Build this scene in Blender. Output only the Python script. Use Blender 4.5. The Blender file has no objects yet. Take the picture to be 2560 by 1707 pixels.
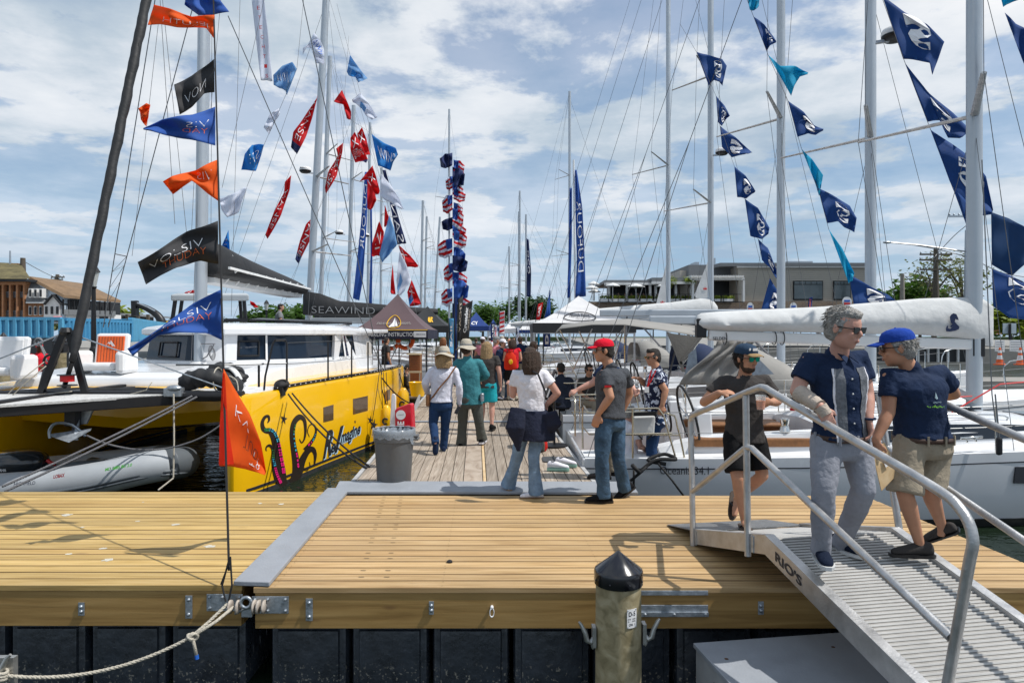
import bpy, bmesh, math, random
from mathutils import Vector, Matrix, noise
from math import sin, cos, pi, radians, sqrt
S = bpy.context.scene
col = S.collection
V = Vector
# ---------------------------------------------------------------- camera, sun, sky
FPX, HOR, CH = 1707.0, 838.0, 1.8
cam = bpy.data.objects.new('camera', bpy.data.cameras.new('camera'))
col.objects.link(cam); S.camera = cam
cam.data.sensor_width = 36; cam.data.lens = 24.0; cam.data.clip_end = 9000; cam.data.clip_start = .05
cam.location = (0, 0, CH); cam.rotation_euler = (pi/2, 0, 0)
cam.data.shift_y = (HOR-853.5)/2560
SUNV = V((-.60, .125, -1)).normalized()          # direction the light travels
sun = bpy.data.objects.new('sun', bpy.data.lights.new('sun', 'SUN'))
col.objects.link(sun); sun.location = (30, -4, 50)
sun.rotation_euler = SUNV.to_track_quat('-Z', 'Y').to_euler()
sun.data.energy = 4.0; sun.data.angle = radians(.55); sun.data.color = (1, .96, .9)
S.view_settings.view_transform = 'Standard'; S.view_settings.look = 'None'
S.view_settings.exposure = 0.15; S.view_settings.gamma = 1
S.cycles.max_bounces = 6; S.cycles.transparent_max_bounces = 12
S.cycles.use_denoising = True

def nodes(nt):
    nt.nodes.clear()
    def N(t, **k):
        n = nt.nodes.new(t)
        for a, b in k.items(): setattr(n, a, b)
        return n
    return N, nt.links.new
def ramp(N, L, src, stops):
    r = N('ShaderNodeValToRGB'); e = r.color_ramp.elements
    while len(e) < len(stops): e.new(.5)
    for k, (p, c) in enumerate(stops):
        e[k].position = p; e[k].color = (c, c, c, 1) if isinstance(c, (int, float)) else tuple(c)+(1,)
    L(src, r.inputs[0]); return r.outputs[0]
def mixc(N, L, f, a, b, t='MIX'):
    m = N('ShaderNodeMix', data_type='RGBA', blend_type=t)
    for k, s in ((0, f), (6, a), (7, b)):
        if isinstance(s, (int, float)): m.inputs[k].default_value = s
        elif isinstance(s, (tuple, list)): m.inputs[k].default_value = tuple(s)+(1,)
        else: L(s, m.inputs[k])
    return m.outputs[2]
def mth(N, L, op, a, b=0.0, clamp=False):
    m = N('ShaderNodeMath', operation=op, use_clamp=clamp)
    for k, s in ((0, a), (1, b)):
        if isinstance(s, (int, float)): m.inputs[k].default_value = s
        else: L(s, m.inputs[k])
    return m.outputs[0]

W = bpy.data.worlds.new('World'); S.world = W; W.use_nodes = True
N, L = nodes(W.node_tree)
sky = N('ShaderNodeTexSky', sky_type='NISHITA'); sky.sun_disc = False
sky.sun_elevation = math.asin(-SUNV.z); sky.sun_rotation = math.atan2(-SUNV.x, -SUNV.y)
sky.air_density = 1.0; sky.dust_density = .6; sky.ozone_density = 1.6
tc = N('ShaderNodeTexCoord'); sp = N('ShaderNodeSeparateXYZ'); L(tc.outputs['Generated'], sp.inputs[0])
zz = mth(N, L, 'ADD', mth(N, L, 'MAXIMUM', sp.outputs[2], 0.0), .10)
cx = N('ShaderNodeCombineXYZ'); L(mth(N, L, 'DIVIDE', sp.outputs[0], zz), cx.inputs[0]); L(mth(N, L, 'DIVIDE', sp.outputs[1], zz), cx.inputs[1])
mp = N('ShaderNodeMapping'); mp.inputs['Location'].default_value = (3.1, 1.75, 0); mp.inputs['Scale'].default_value = (1, 1, 1)
L(cx.outputs[0], mp.inputs[0])
n1 = N('ShaderNodeTexNoise', noise_dimensions='3D'); n1.inputs['Scale'].default_value = 1.35; n1.inputs['Detail'].default_value = 9; n1.inputs['Roughness'].default_value = .6; n1.inputs['Distortion'].default_value = .25
n2 = N('ShaderNodeTexNoise', noise_dimensions='3D'); n2.inputs['Scale'].default_value = .55; n2.inputs['Detail'].default_value = 4; n2.inputs['Roughness'].default_value = .5
n3 = N('ShaderNodeTexNoise', noise_dimensions='3D'); n3.inputs['Scale'].default_value = 3.2; n3.inputs['Detail'].default_value = 7; n3.inputs['Roughness'].default_value = .6
for n in (n1, n2, n3): L(mp.outputs[0], n.inputs['Vector'])
cov = ramp(N, L, mth(N, L, 'ADD', mth(N, L, 'MULTIPLY', n1.outputs[0], .8), mth(N, L, 'MULTIPLY', n3.outputs[0], .25)), [(.44, 0), (.54, 1)])
# thin veil everywhere, thicker low down
veil = ramp(N, L, sp.outputs[2], [(0, .82), (.12, .68), (.32, .48), (.5, .28)])
covt = mth(N, L, 'MAXIMUM', cov, veil)
# right-hand upper sky opens to blue
shade = ramp(N, L, mth(N, L, 'ADD', mth(N, L, 'MULTIPLY', n2.outputs[0], .75), mth(N, L, 'MULTIPLY', n3.outputs[0], .3)), [(.40, (3.4, 4.4, 5.6)), (.48, (4.9, 5.7, 6.5)), (.55, (7.0, 7.4, 7.9)), (.66, (8.6, 8.7, 8.9))])
skyc = mixc(N, L, 1.0, sky.outputs[0], (.76, 1.0, 1.15), 'MULTIPLY')
fin = mixc(N, L, covt, skyc, shade)
hz = ramp(N, L, sp.outputs[2], [(0, .75), (.06, .5), (.2, .12), (.4, 0)])
fin = mixc(N, L, hz, fin, (3.2, 4.8, 6.6))
bg = N('ShaderNodeBackground'); bg.inputs[1].default_value = .10; L(fin, bg.inputs[0])
wo = N('ShaderNodeOutputWorld'); L(bg.outputs[0], wo.inputs[0])

# ---------------------------------------------------------------- helpers
def P(px, py, Y): return V(((px-1280)/FPX*Y, Y, CH-(py-HOR)/FPX*Y))
def G(px, py, z=0.0):
    Y = FPX*(CH-z)/(py-HOR); return V(((px-1280)/FPX*Y, Y, z))
rnd = random.Random(5)

class MB:
    def __init__(s): s.v = []; s.f = []; s.m = []; s.c = 0
    def add(s, vs, fs):
        o = len(s.v); s.v += [tuple(v) for v in vs]; s.f += [tuple(i+o for i in f) for f in fs]; s.m += [s.c]*len(fs); return s
    def box(s, c, d, rot=None, taper=1.0):
        x, y, z = d[0]/2, d[1]/2, d[2]/2
        vs = [V((a*x*(taper if e > 0 else 1), b*y*(taper if e > 0 else 1), e*z)) for e in (-1, 1) for a, b in ((-1, -1), (1, -1), (1, 1), (-1, 1))]
        if rot is not None: vs = [rot @ v for v in vs]
        c = V(c); vs = [v+c for v in vs]
        return s.add(vs, [(3, 2, 1, 0), (4, 5, 6, 7), (0, 1, 5, 4), (1, 2, 6, 5), (2, 3, 7, 6), (3, 0, 4, 7)])
    def bar(s, a, b, w, h, up=(0, 0, 1)):          # rectangular bar from a to b
        a, b = V(a), V(b); t = (b-a).normalized(); u = V(up); r = t.cross(u)
        if r.length < 1e-4: r = t.cross(V((1, 0, 0)))
        r.normalize(); u = r.cross(t)
        vs = [p+r*(w/2*i)+u*(h/2*j) for p in (a, b) for i, j in ((-1, -1), (1, -1), (1, 1), (-1, 1))]
        return s.add(vs, [(0, 1, 2, 3), (7, 6, 5, 4), (4, 5, 1, 0), (5, 6, 2, 1), (6, 7, 3, 2), (7, 4, 0, 3)])
    def tube(s, pts, r, n=8, cap=True, flat=1.0, up=None):
        pts = [V(p) for p in pts]; k = len(pts)
        rs = r if isinstance(r, (list, tuple)) else [r]*k
        vs = []; fr = None
        for i, p in enumerate(pts):
            t = (pts[min(i+1, k-1)]-pts[max(i-1, 0)])
            if t.length < 1e-9: t = V((0, 0, 1))
            t.normalize()
            if fr is None:
                a = V(up) if up is not None else (V((0, 0, 1)) if abs(t.z) < .9 else V((0, 1, 0)))
                fr = t.cross(a).normalized()
            else:
                fr = fr - t*fr.dot(t)
                fr = fr.normalized() if fr.length > 1e-6 else t.orthogonal().normalized()
            b = t.cross(fr)
            for j in range(n):
                q = 2*pi*j/n; vs.append(p+fr*(cos(q)*rs[i])+b*(sin(q)*rs[i]*flat))
        fs = [(i*n+j, i*n+(j+1) % n, (i+1)*n+(j+1) % n, (i+1)*n+j) for i in range(k-1) for j in range(n)]
        if cap: fs += [tuple(range(n-1, -1, -1)), tuple((k-1)*n+j for j in range(n))]
        return s.add(vs, fs)
    def cyl(s, a, b, r, n=12): return s.tube([a, b], r, n)
    def lathe(s, prof, o=(0, 0, 0), n=20, M=None, sx=1, sy=1):
        o = V(o); vs = []
        for r, z in prof:
            for j in range(n):
                q = 2*pi*j/n; v = V((r*cos(q)*sx, r*sin(q)*sy, z)); vs.append((M @ v if M else v)+o)
        k = len(prof)
        fs = [(i*n+j, i*n+(j+1) % n, (i+1)*n+(j+1) % n, (i+1)*n+j) for i in range(k-1) for j in range(n)]
        fs += [tuple(range(n-1, -1, -1)), tuple((k-1)*n+j for j in range(n))]
        return s.add(vs, fs)
    def ell(s, c, r, M=None, n=14, m=9):
        c = V(c); r = (r, r, r) if isinstance(r, (int, float)) else r
        prof = [V((0, 0, -1))]; vs = []
        for i in range(1, m):
            a = -pi/2+pi*i/m
            for j in range(n):
                q = 2*pi*j/n; vs.append(V((cos(a)*cos(q)*r[0], cos(a)*sin(q)*r[1], sin(a)*r[2])))
        b = len(vs); vs += [V((0, 0, -r[2])), V((0, 0, r[2]))]
        fs = [(i*n+j, i*n+(j+1) % n, (i+1)*n+(j+1) % n, (i+1)*n+j) for i in range(m-2) for j in range(n)]
        fs += [(b, (j+1) % n, j) for j in range(n)] + [(b+1, (m-2)*n+j, (m-2)*n+(j+1) % n) for j in range(n)]
        return s.add([(M @ v if M else v)+c for v in vs], fs)
    def torus(s, c, R, r, M=None, n=32, m=8, a0=0, a1=2*pi):
        c = V(c); full = abs(a1-a0-2*pi) < 1e-6; k = n if full else n+1; vs = []
        for i in range(k):
            a = a0+(a1-a0)*i/n
            for j in range(m):
                q = 2*pi*j/m; v = V(((R+r*cos(q))*cos(a), (R+r*cos(q))*sin(a), r*sin(q))); vs.append((M @ v if M else v)+c)
        fs = [(i*m+j, ((i+1) % k)*m+j, ((i+1) % k)*m+(j+1) % m, i*m+(j+1) % m) for i in range(n) for j in range(m)]
        return s.add(vs, fs)
    def loft(s, secs, cap=True, closed=True):
        n = len(secs[0]); k = len(secs); vs = [p for q in secs for p in q]
        e = n if closed else n-1
        fs = [(i*n+j, i*n+(j+1) % n, (i+1)*n+(j+1) % n, (i+1)*n+j) for i in range(k-1) for j in range(e)]
        if cap: fs += [tuple(range(n-1, -1, -1)), tuple((k-1)*n+j for j in range(n))]
        return s.add(vs, fs)
    def prism(s, poly, vec):
        vec = V(vec); a = [V(p) for p in poly]; n = len(a)
        return s.add(a+[p+vec for p in a], [tuple(range(n-1, -1, -1)), tuple(range(n, 2*n))]+[(j, (j+1) % n, (j+1) % n+n, j+n) for j in range(n)])
    def grid(s, fn, nu, nv):
        vs = [fn(i/nu, j/nv) for j in range(nv+1) for i in range(nu+1)]
        return s.add(vs, [(j*(nu+1)+i, j*(nu+1)+i+1, (j+1)*(nu+1)+i+1, (j+1)*(nu+1)+i) for j in range(nv) for i in range(nu)])
    def build(s, name, mats, parent=None, smooth=False, bevel=0, sub=0, solid=0, recalc=True, origin=None):
        me = bpy.data.meshes.new(name); me.from_pydata(s.v, [], s.f)
        if not isinstance(mats, (list, tuple)): mats = [mats]
        for m in mats: me.materials.append(m)
        if len(mats) > 1: me.polygons.foreach_set('material_index', s.m)
        if recalc and s.f:
            bm = bmesh.new(); bm.from_mesh(me); bmesh.ops.recalc_face_normals(bm, faces=bm.faces); bm.to_mesh(me); bm.free()
        if smooth:
            me.polygons.foreach_set('use_smooth', [True]*len(me.polygons))
            if smooth is not True: me.set_sharp_from_angle(angle=radians(smooth))
        me.update()
        o = bpy.data.objects.new(name, me); col.objects.link(o)
        if origin is not None:
            me.transform(Matrix.Translation(-V(origin))); o.matrix_world = Matrix.Translation(V(origin))
        if parent: o.parent = parent; o.matrix_parent_inverse = parent.matrix_world.inverted() if parent.matrix_world else Matrix()
        if bevel:
            b = o.modifiers.new('b', 'BEVEL'); b.width = bevel; b.segments = 2; b.limit_method = 'ANGLE'; b.angle_limit = radians(40)
        if solid:
            b = o.modifiers.new('s', 'SOLIDIFY'); b.thickness = solid; b.offset = 0
        if sub:
            b = o.modifiers.new('u', 'SUBSURF'); b.levels = sub; b.render_levels = sub
        return o

def tag(o, label, cat, group=None):
    o['label'] = label; o['category'] = cat
    if group: o['group'] = group
    return o
def thing(name, label, cat, loc=(0, 0, 0), group=None):
    o = bpy.data.objects.new(name, None); col.objects.link(o); o.location = loc; o.empty_display_size = .2
    o.matrix_world = Matrix.Translation(V(loc))
    return tag(o, label, cat, group)
def struct(o, kind='structure'): o['kind'] = kind; return o
def copy_tree(o, M, label=None, parent=None):
    c = o.copy(); col.objects.link(c)
    if parent: c.parent = parent; c.matrix_parent_inverse = o.matrix_parent_inverse.copy()
    else: c.matrix_world = M @ o.matrix_world
    if label: c['label'] = label
    for ch in o.children: copy_tree(ch, M, None, c)
    return c

_tx = {}
def text2d(body, bold=0.0, shear=0.0):
    k = (body, bold, shear)
    if k in _tx: return _tx[k]
    cu = bpy.data.curves.new('t', 'FONT'); cu.body = body; cu.size = 1; cu.offset = bold; cu.shear = shear; cu.resolution_u = 3
    ob = bpy.data.objects.new('t', cu); me = ob.to_mesh()
    vs = [v.co.xy.copy() for v in me.vertices]; fs = [tuple(p.vertices) for p in me.polygons]
    ob.to_mesh_clear(); bpy.data.objects.remove(ob); bpy.data.curves.remove(cu)
    xs = [v.x for v in vs] or [0]; ys = [v.y for v in vs] or [0]
    x0, x1, y0, y1 = min(xs), max(xs), min(ys), max(ys)
    vs = [((v.x-x0)/(x1-x0+1e-9), (v.y-y0)/(y1-y0+1e-9)) for v in vs]
    _tx[k] = (vs, fs, (x1-x0)/(y1-y0+1e-9)); return _tx[k]
def lettering(body, o, ux, uy, m, parent, h, width=None, bold=0.0, shear=0.0, name='lettering', center=True, fn=None):
    vs, fs, ar = text2d(body, bold, shear)
    w = width or h*ar; ux = V(ux).normalized(); uy = V(uy).normalized(); o = V(o)
    b = MB()
    if fn: pts = [fn(x, y) for x, y in vs]
    else: pts = [o+ux*((x-(.5 if center else 0))*w)+uy*((y-.5)*h) for x, y in vs]
    b.add(pts, fs); return b.build(name, m, parent, recalc=False)

# ---------------------------------------------------------------- materials
_m = {}
def mat(name, c, rough=.5, metal=0, var=.12, vs=3.0, bump=0.0, bs=30.0, trans=0, spec=.5, coat=0, alpha=1, transl=0, emis=0, ior=1.45):
    if name in _m: return _m[name]
    m = bpy.data.materials.new(name); m.use_nodes = True; N, L = nodes(m.node_tree)
    b = N('ShaderNodeBsdfPrincipled'); o = N('ShaderNodeOutputMaterial')
    b.inputs['Roughness'].default_value = rough; b.inputs['Metallic'].default_value = metal
    b.inputs['Specular IOR Level'].default_value = spec; b.inputs['Coat Weight'].default_value = coat
    b.inputs['Coat Roughness'].default_value = .08
    b.inputs['Transmission Weight'].default_value = trans; b.inputs['Alpha'].default_value = alpha; b.inputs['IOR'].default_value = ior
    tc = N('ShaderNodeTexCoord')
    if var:
        n = N('ShaderNodeTexNoise'); n.inputs['Scale'].default_value = vs; n.inputs['Detail'].default_value = 6; n.inputs['Roughness'].default_value = .65
        L(tc.outputs['Object'], n.inputs['Vector'])
        f = ramp(N, L, n.outputs[0], [(.3, 1-var), (.7, 1+var*.6)])
        cc = mixc(N, L, 1.0, tuple(c), f, 'MULTIPLY'); L(cc, b.inputs['Base Color'])
        r = ramp(N, L, n.outputs[0], [(.25, max(0, rough-.07)), (.75, min(1, rough+.1))]); L(r, b.inputs['Roughness'])
    else: b.inputs['Base Color'].default_value = tuple(c)+(1,)
    if bump:
        n = N('ShaderNodeTexNoise'); n.inputs['Scale'].default_value = bs; n.inputs['Detail'].default_value = 4
        L(tc.outputs['Object'], n.inputs['Vector'])
        k = N('ShaderNodeBump'); k.inputs['Strength'].default_value = bump; k.inputs['Distance'].default_value = .02
        L(n.outputs[0], k.inputs['Height']); L(k.outputs[0], b.inputs['Normal'])
    out = b.outputs[0]
    if transl:
        t = N('ShaderNodeBsdfTranslucent'); t.inputs[0].default_value = tuple(min(1, x*1.25) for x in c)+(1,)
        mx = N('ShaderNodeMixShader'); mx.inputs[0].default_value = transl; L(out, mx.inputs[1]); L(t.outputs[0], mx.inputs[2]); out = mx.outputs[0]
    L(out, o.inputs[0]); _m[name] = m; return m

def woodmat(name, cols, axis=0, board=.142, off=0.0, length=4.0, rough=.62, fine=60, knots=True, along=1.6, gap=0.0, bump=.25, stain=.0):
    """boards run along `axis`, stacked along the other horizontal axis"""
    if name in _m: return _m[name]
    m = bpy.data.materials.new(name); m.use_nodes = True; N, L = nodes(m.node_tree)
    b = N('ShaderNodeBsdfPrincipled'); o = N('ShaderNodeOutputMaterial'); tc = N('ShaderNodeTexCoord')
    sp = N('ShaderNodeSeparateXYZ'); L(tc.outputs['Object'], sp.inputs[0])
    a, c = (0, 1) if axis == 0 else (1, 0)
    if axis == 3: a, c = 0, 2
    if axis == 4: a, c = 2, 0
    bi = mth(N, L, 'FLOOR', mth(N, L, 'DIVIDE', mth(N, L, 'ADD', sp.outputs[c], off), board))
    wn = N('ShaderNodeTexWhiteNoise', noise_dimensions='1D'); L(bi, wn.inputs['W'])
    al = mth(N, L, 'ADD', sp.outputs[a], mth(N, L, 'MULTIPLY', wn.outputs[0], 37.0))
    # grain
    g = N('ShaderNodeCombineXYZ'); L(mth(N, L, 'MULTIPLY', al, along), g.inputs[0]); L(mth(N, L, 'MULTIPLY', sp.outputs[c], fine*.55), g.inputs[1]); L(mth(N, L, 'MULTIPLY', sp.outputs[2], fine*.5 if c != 2 else 0.0), g.inputs[2])
    n = N('ShaderNodeTexNoise'); n.inputs['Scale'].default_value = 1; n.inputs['Detail'].default_value = 5; n.inputs['Distortion'].default_value = .6; L(g.outputs[0], n.inputs['Vector'])
    base = ramp(N, L, n.outputs[0], [(.3, cols[0]), (.5, cols[1]), (.7, cols[2])])
    tint = ramp(N, L, wn.outputs[0], [(0, .80), (.3, .95), (.6, 1.04), (1, 1.15)])
    base = mixc(N, L, 1.0, base, tint, 'MULTIPLY')
    wn2 = N('ShaderNodeTexWhiteNoise', noise_dimensions='1D'); L(mth(N, L, 'ADD', bi, 31.7), wn2.inputs['W'])
    base = mixc(N, L, mth(N, L, 'MULTIPLY', mth(N, L, 'GREATER_THAN', wn2.outputs[0], .8), .35), base, cols[3])
    if knots:
        kc = N('ShaderNodeCombineXYZ'); L(mth(N, L, 'MULTIPLY', al, 1.4), kc.inputs[0]); L(mth(N, L, 'MULTIPLY', sp.outputs[c], 5.0), kc.inputs[1])
        vo = N('ShaderNodeTexVoronoi'); vo.inputs['Scale'].default_value = 1.0; L(kc.outputs[0], vo.inputs['Vector'])
        kf = ramp(N, L, vo.outputs['Distance'], [(.0, 1), (.045, .8), (.10, 0)])
        wn3 = N('ShaderNodeSeparateColor'); L(vo.outputs['Color'], wn3.inputs[0])
        kf = mth(N, L, 'MULTIPLY', kf, mth(N, L, 'GREATER_THAN', wn3.outputs[0], .45))
        base = mixc(N, L, mth(N, L, 'MULTIPLY', kf, .6), base, cols[4])
    big = N('ShaderNodeTexNoise'); big.inputs['Scale'].default_value = 1.1; big.inputs['Detail'].default_value = 5; L(tc.outputs['Object'], big.inputs['Vector'])
    base = mixc(N, L, 1.0, base, ramp(N, L, big.outputs[0], [(.3, 1-.1-stain), (.7, 1.05)]), 'MULTIPLY')
    L(base, b.inputs['Base Color']); b.inputs['Roughness'].default_value = rough
    bp = N('ShaderNodeBump'); bp.inputs['Strength'].default_value = bump; bp.inputs['Distance'].default_value = .004; L(n.outputs[0], bp.inputs['Height']); L(bp.outputs[0], b.inputs['Normal'])
    L(b.outputs[0], o.inputs[0]); _m[name] = m; return m

NEWW = [(.33, .20, .082), (.465, .305, .140), (.54, .375, .195), (.41, .235, .09), (.16, .085, .035)]
m_deck = woodmat('deck_pine', NEWW, 0, .1405, -4.877+.1405*40)
m_deck2 = woodmat('deck_pine_yellow', [(.35, .22, .062), (.48, .325, .115), (.55, .39, .165), (.42, .25, .08), (.2, .11, .05)], 0, .1405, -4.92+.1405*40)
m_fascia = woodmat('fascia_pine', [(.24, .135, .035), (.36, .215, .065), (.44, .275, .095), (.29, .155, .04), (.10, .04, .015)], 3, .6, 1.0, fine=34, bump=.5, along=1.0)
m_old = woodmat('weathered_plank', [(.20, .155, .115), (.33, .27, .21), (.44, .375, .305), (.30, .25, .20), (.14, .1, .07)], 1, .145, 0.0, fine=70, along=2.0, rough=.8, bump=.6, stain=.08)
m_ply = woodmat('plywood', [(.26, .20, .15), (.37, .30, .235), (.44, .37, .30), (.35, .28, .22), (.3, .2, .1)], 1, 3.0, 1.0, fine=14, along=3.0, rough=.75, knots=False)
m_newply = woodmat('light_plywood', [(.50, .34, .17), (.60, .43, .24), (.66, .5, .3), (.6, .4, .2), (.3, .2, .1)], 1, 3.0, 1.0, fine=20, along=3.0, knots=False)
m_grayp = mat('gray_painted_board', (.27, .29, .32), .55, var=.12, vs=4, bump=.15, bs=60)
m_edge_shade = mat('board_edge_shade', (.17, .105, .045), .8, var=.3, vs=6)  # board sides coloured dark for the shade in the gaps and joint dirt
m_black = mat('black_plastic', (.012, .012, .014), .34, var=.4, vs=5, bump=.12, bs=25)
m_galv = mat('galvanised_steel', (.42, .46, .5), .42, .85, var=.35, vs=22, bump=.1, bs=60)
m_alu = mat('aluminium', (.52, .52, .52), .42, .8, var=.22, vs=9, bump=.12, bs=90)
m_alud = mat('aluminium_deck', (.32, .31, .295), .58, .4, var=.2, vs=9, bump=.15, bs=120)
m_steel = mat('stainless_steel', (.7, .7, .68), .18, 1, var=.1)
m_gold = mat('stainless_warm', (.62, .55, .42), .22, 1, var=.1)
m_mast = mat('mast_aluminium', (.44, .48, .52), .38, .45, var=.08, vs=2)
m_mastw = mat('mast_white', (.72, .73, .73), .35, 0, var=.06, vs=2)
m_gel = mat('white_gelcoat', (.70, .71, .725), .25, var=.05, vs=1.2, coat=.4)
m_gelg = mat('grey_white_gelcoat', (.60, .625, .66), .22, var=.06, vs=.8, coat=.5)
m_yel = mat('yellow_gelcoat', (.84, .47, .005), .2, var=.04, vs=1, coat=.6)
m_glass = mat('tinted_glass', (.008, .016, .03), .03, var=0, spec=.45)
m_wire = mat('rigging_wire', (.13, .135, .14), .4, .6, var=0)
m_rope_k = mat('black_rope', (.012, .012, .013), .7, var=.3, vs=40)
m_rope_w = mat('cream_rope', (.52, .48, .40), .8, var=.3, vs=60, bump=.6, bs=200)
m_rope_g = mat('grey_rope', (.16, .16, .17), .75, var=.4, vs=60, bump=.6, bs=150)
m_white = mat('white_plastic', (.75, .75, .75), .4, var=.08)
m_whitec = mat('white_canvas', (.58, .59, .59), .75, var=.14, vs=2.5, bump=.5, bs=10)
m_blk = mat('black_metal', (.02, .02, .022), .4, .3, var=.2)
m_blkc = mat('black_canvas', (.018, .019, .021), .62, var=.3, vs=4, bump=.5, bs=9)
m_greyc = mat('grey_canvas', (.34, .33, .31), .8, var=.12, vs=3, bump=.3, bs=14, transl=.2)
m_red = mat('red_plastic', (.55, .01, .012), .3, var=.1)
m_ink = mat('dark_ink', (.02, .022, .03), .5, var=0)
m_navy = mat('navy_print', (.01, .02, .07), .5, var=0)
m_wht = mat('white_print', (.8, .8, .82), .55, var=0)
m_teak = mat('teak', (.23, .10, .035), .5, var=.3, vs=14)
m_blue = mat('bright_blue', (.02, .12, .5), .5, var=.1)
m_orange = mat('orange_plastic', (.75, .12, .02), .5, var=.1)
def flagm(name, c, tl=.48): return mat('cloth_'+name, c, .75, var=.1, vs=6, transl=tl, bump=.12, bs=20)
F_OR, F_BK, F_BL = flagm('orange', (.80, .15, .015)), flagm('black', (.035, .035, .038), .15), flagm('royal', (.03, .11, .42), .3)
F_NV, F_CY, F_SK = flagm('navy', (.012, .07, .26), .35), flagm('cyan', (.01, .40, .60)), flagm('sky_blue', (.03, .26, .60))
F_LB, F_WH, F_RD, F_DN = flagm('light_blue', (.22, .42, .66)), flagm('white', (.70, .73, .80)), flagm('red', (.62, .012, .02)), flagm('dark_navy', (.015, .03, .12), .25)
def lerpl(pts, t):
    k = min(int(t*(len(pts)-1)), len(pts)-2); q = t*(len(pts)-1)-k; return pts[k].lerp(pts[k+1], q) if isinstance(pts[0], Vector) else pts[k]+(pts[k+1]-pts[k])*q
# ---------------------------------------------------------------- water and ground
WZ = -.8
def water_mat():
    m = bpy.data.materials.new('water'); m.use_nodes = True; N, L = nodes(m.node_tree)
    b = N('ShaderNodeBsdfPrincipled'); o = N('ShaderNodeOutputMaterial'); tc = N('ShaderNodeTexCoord')
    b.inputs['Base Color'].default_value = (.010, .018, .010, 1); b.inputs['Roughness'].default_value = .03; b.inputs['IOR'].default_value = 1.33
    mp = N('ShaderNodeMapping'); mp.inputs['Scale'].default_value = (1.0, 1.6, 1); L(tc.outputs['Object'], mp.inputs[0])
    n = N('ShaderNodeTexNoise'); n.inputs['Scale'].default_value = 2.6; n.inputs['Detail'].default_value = 3; n.inputs['Distortion'].default_value = .5; L(mp.outputs[0], n.inputs['Vector'])
    k = N('ShaderNodeBump'); k.inputs['Strength'].default_value = .35; k.inputs['Distance'].default_value = .09; L(n.outputs[0], k.inputs['Height']); L(k.outputs[0], b.inputs['Normal'])
    L(b.outputs[0], o.inputs[0]); return m
b = MB(); b.grid(lambda u, v: ((u-.5)*3000, -20+v*2500, WZ), 8, 8)
struct(b.build('water', water_mat()))

# ---------------------------------------------------------------- new floating docks
SK = -.045
def shx(x, y): return x+SK*(y-4.9)
def tub(b, x0, x1, y0, y1, z0, z1):
    w = x1-x0; xc = (x0+x1)/2
    def pr(ins, y, zt, zb): return [(x0+ins, y, zb), (x1-ins, y, zb), (x1-ins, y, zt), (x0+ins, y, zt)]
    b.loft([pr(.0, y1, z1, z0), pr(0, y0+.05, z1, z0), pr(.015, y0+.02, z1-.02, z0+.02), pr(.035, y0+.012, z1-.05, z0+.02)], cap=True)
    b.loft([pr(.055, y0+.014, z1-.07, z0+.06), pr(.065, y0-.006, z1-.08, z0+.07), pr(.085, y0-.014, z1-.11, z0+.1)], cap=True)
    b.tube([(x0-.005, y0+.01, z1-.012), (xc-.1, y0-.004, z1-.006), (xc, y0+.006, z1-.02), (xc+.1, y0-.004, z1-.006), (x1+.005, y0+.01, z1-.012)], .012, 6)
def tub_mat():
    m = mat('float_polyethylene', (.030, .037, .048), .28, var=.5, vs=5, bump=.45, bs=14, coat=.35)
    nt = m.node_tree; N = lambda t, **k: nt.nodes.new(t); L = nt.links.new
    b = [n for n in nt.nodes if n.type == 'BSDF_PRINCIPLED'][0]; src = b.inputs['Base Color'].links[0].from_socket
    tc = [n for n in nt.nodes if n.type == 'TEX_COORD'][0]; sp = N('ShaderNodeSeparateXYZ'); L(tc.outputs['Object'], sp.inputs[0])
    def NN(t, **k):
        n = nt.nodes.new(t)
        for a, c in k.items(): setattr(n, a, c)
        return n
    n = N('ShaderNodeTexNoise'); n.inputs['Scale'].default_value = 45; n.inputs['Detail'].default_value = 3; L(tc.outputs['Object'], n.inputs['Vector'])
    f = ramp(NN, L, mth(NN, L, 'ADD', mth(NN, L, 'MULTIPLY', sp.outputs[2], -4.0), mth(NN, L, 'MULTIPLY', n.outputs[0], 1.3)), [(.98, 0), (1.0, 1)])
    z = mth(NN, L, 'MULTIPLY', ramp(NN, L, mth(NN, L, 'MULTIPLY', sp.outputs[2], -1), [(.60, 0), (.68, 1)]), ramp(NN, L, n.outputs[0], [(.60, 0), (.68, .7)]))
    s = N('ShaderNodeTexNoise'); s.inputs['Scale'].default_value = 9; s.inputs['Detail'].default_value = 8; s.inputs['Roughness'].default_value = .8; L(tc.outputs['Object'], s.inputs['Vector'])
    z2 = ramp(NN, L, s.outputs[0], [(.52, 0), (.75, .22)])
    c = mixc(NN, L, z2, src, (.16, .18, .21)); c = mixc(NN, L, z, c, (.36, .33, .27)); L(c, b.inputs['Base Color'])
    return m
m_tub = tub_mat()
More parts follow.
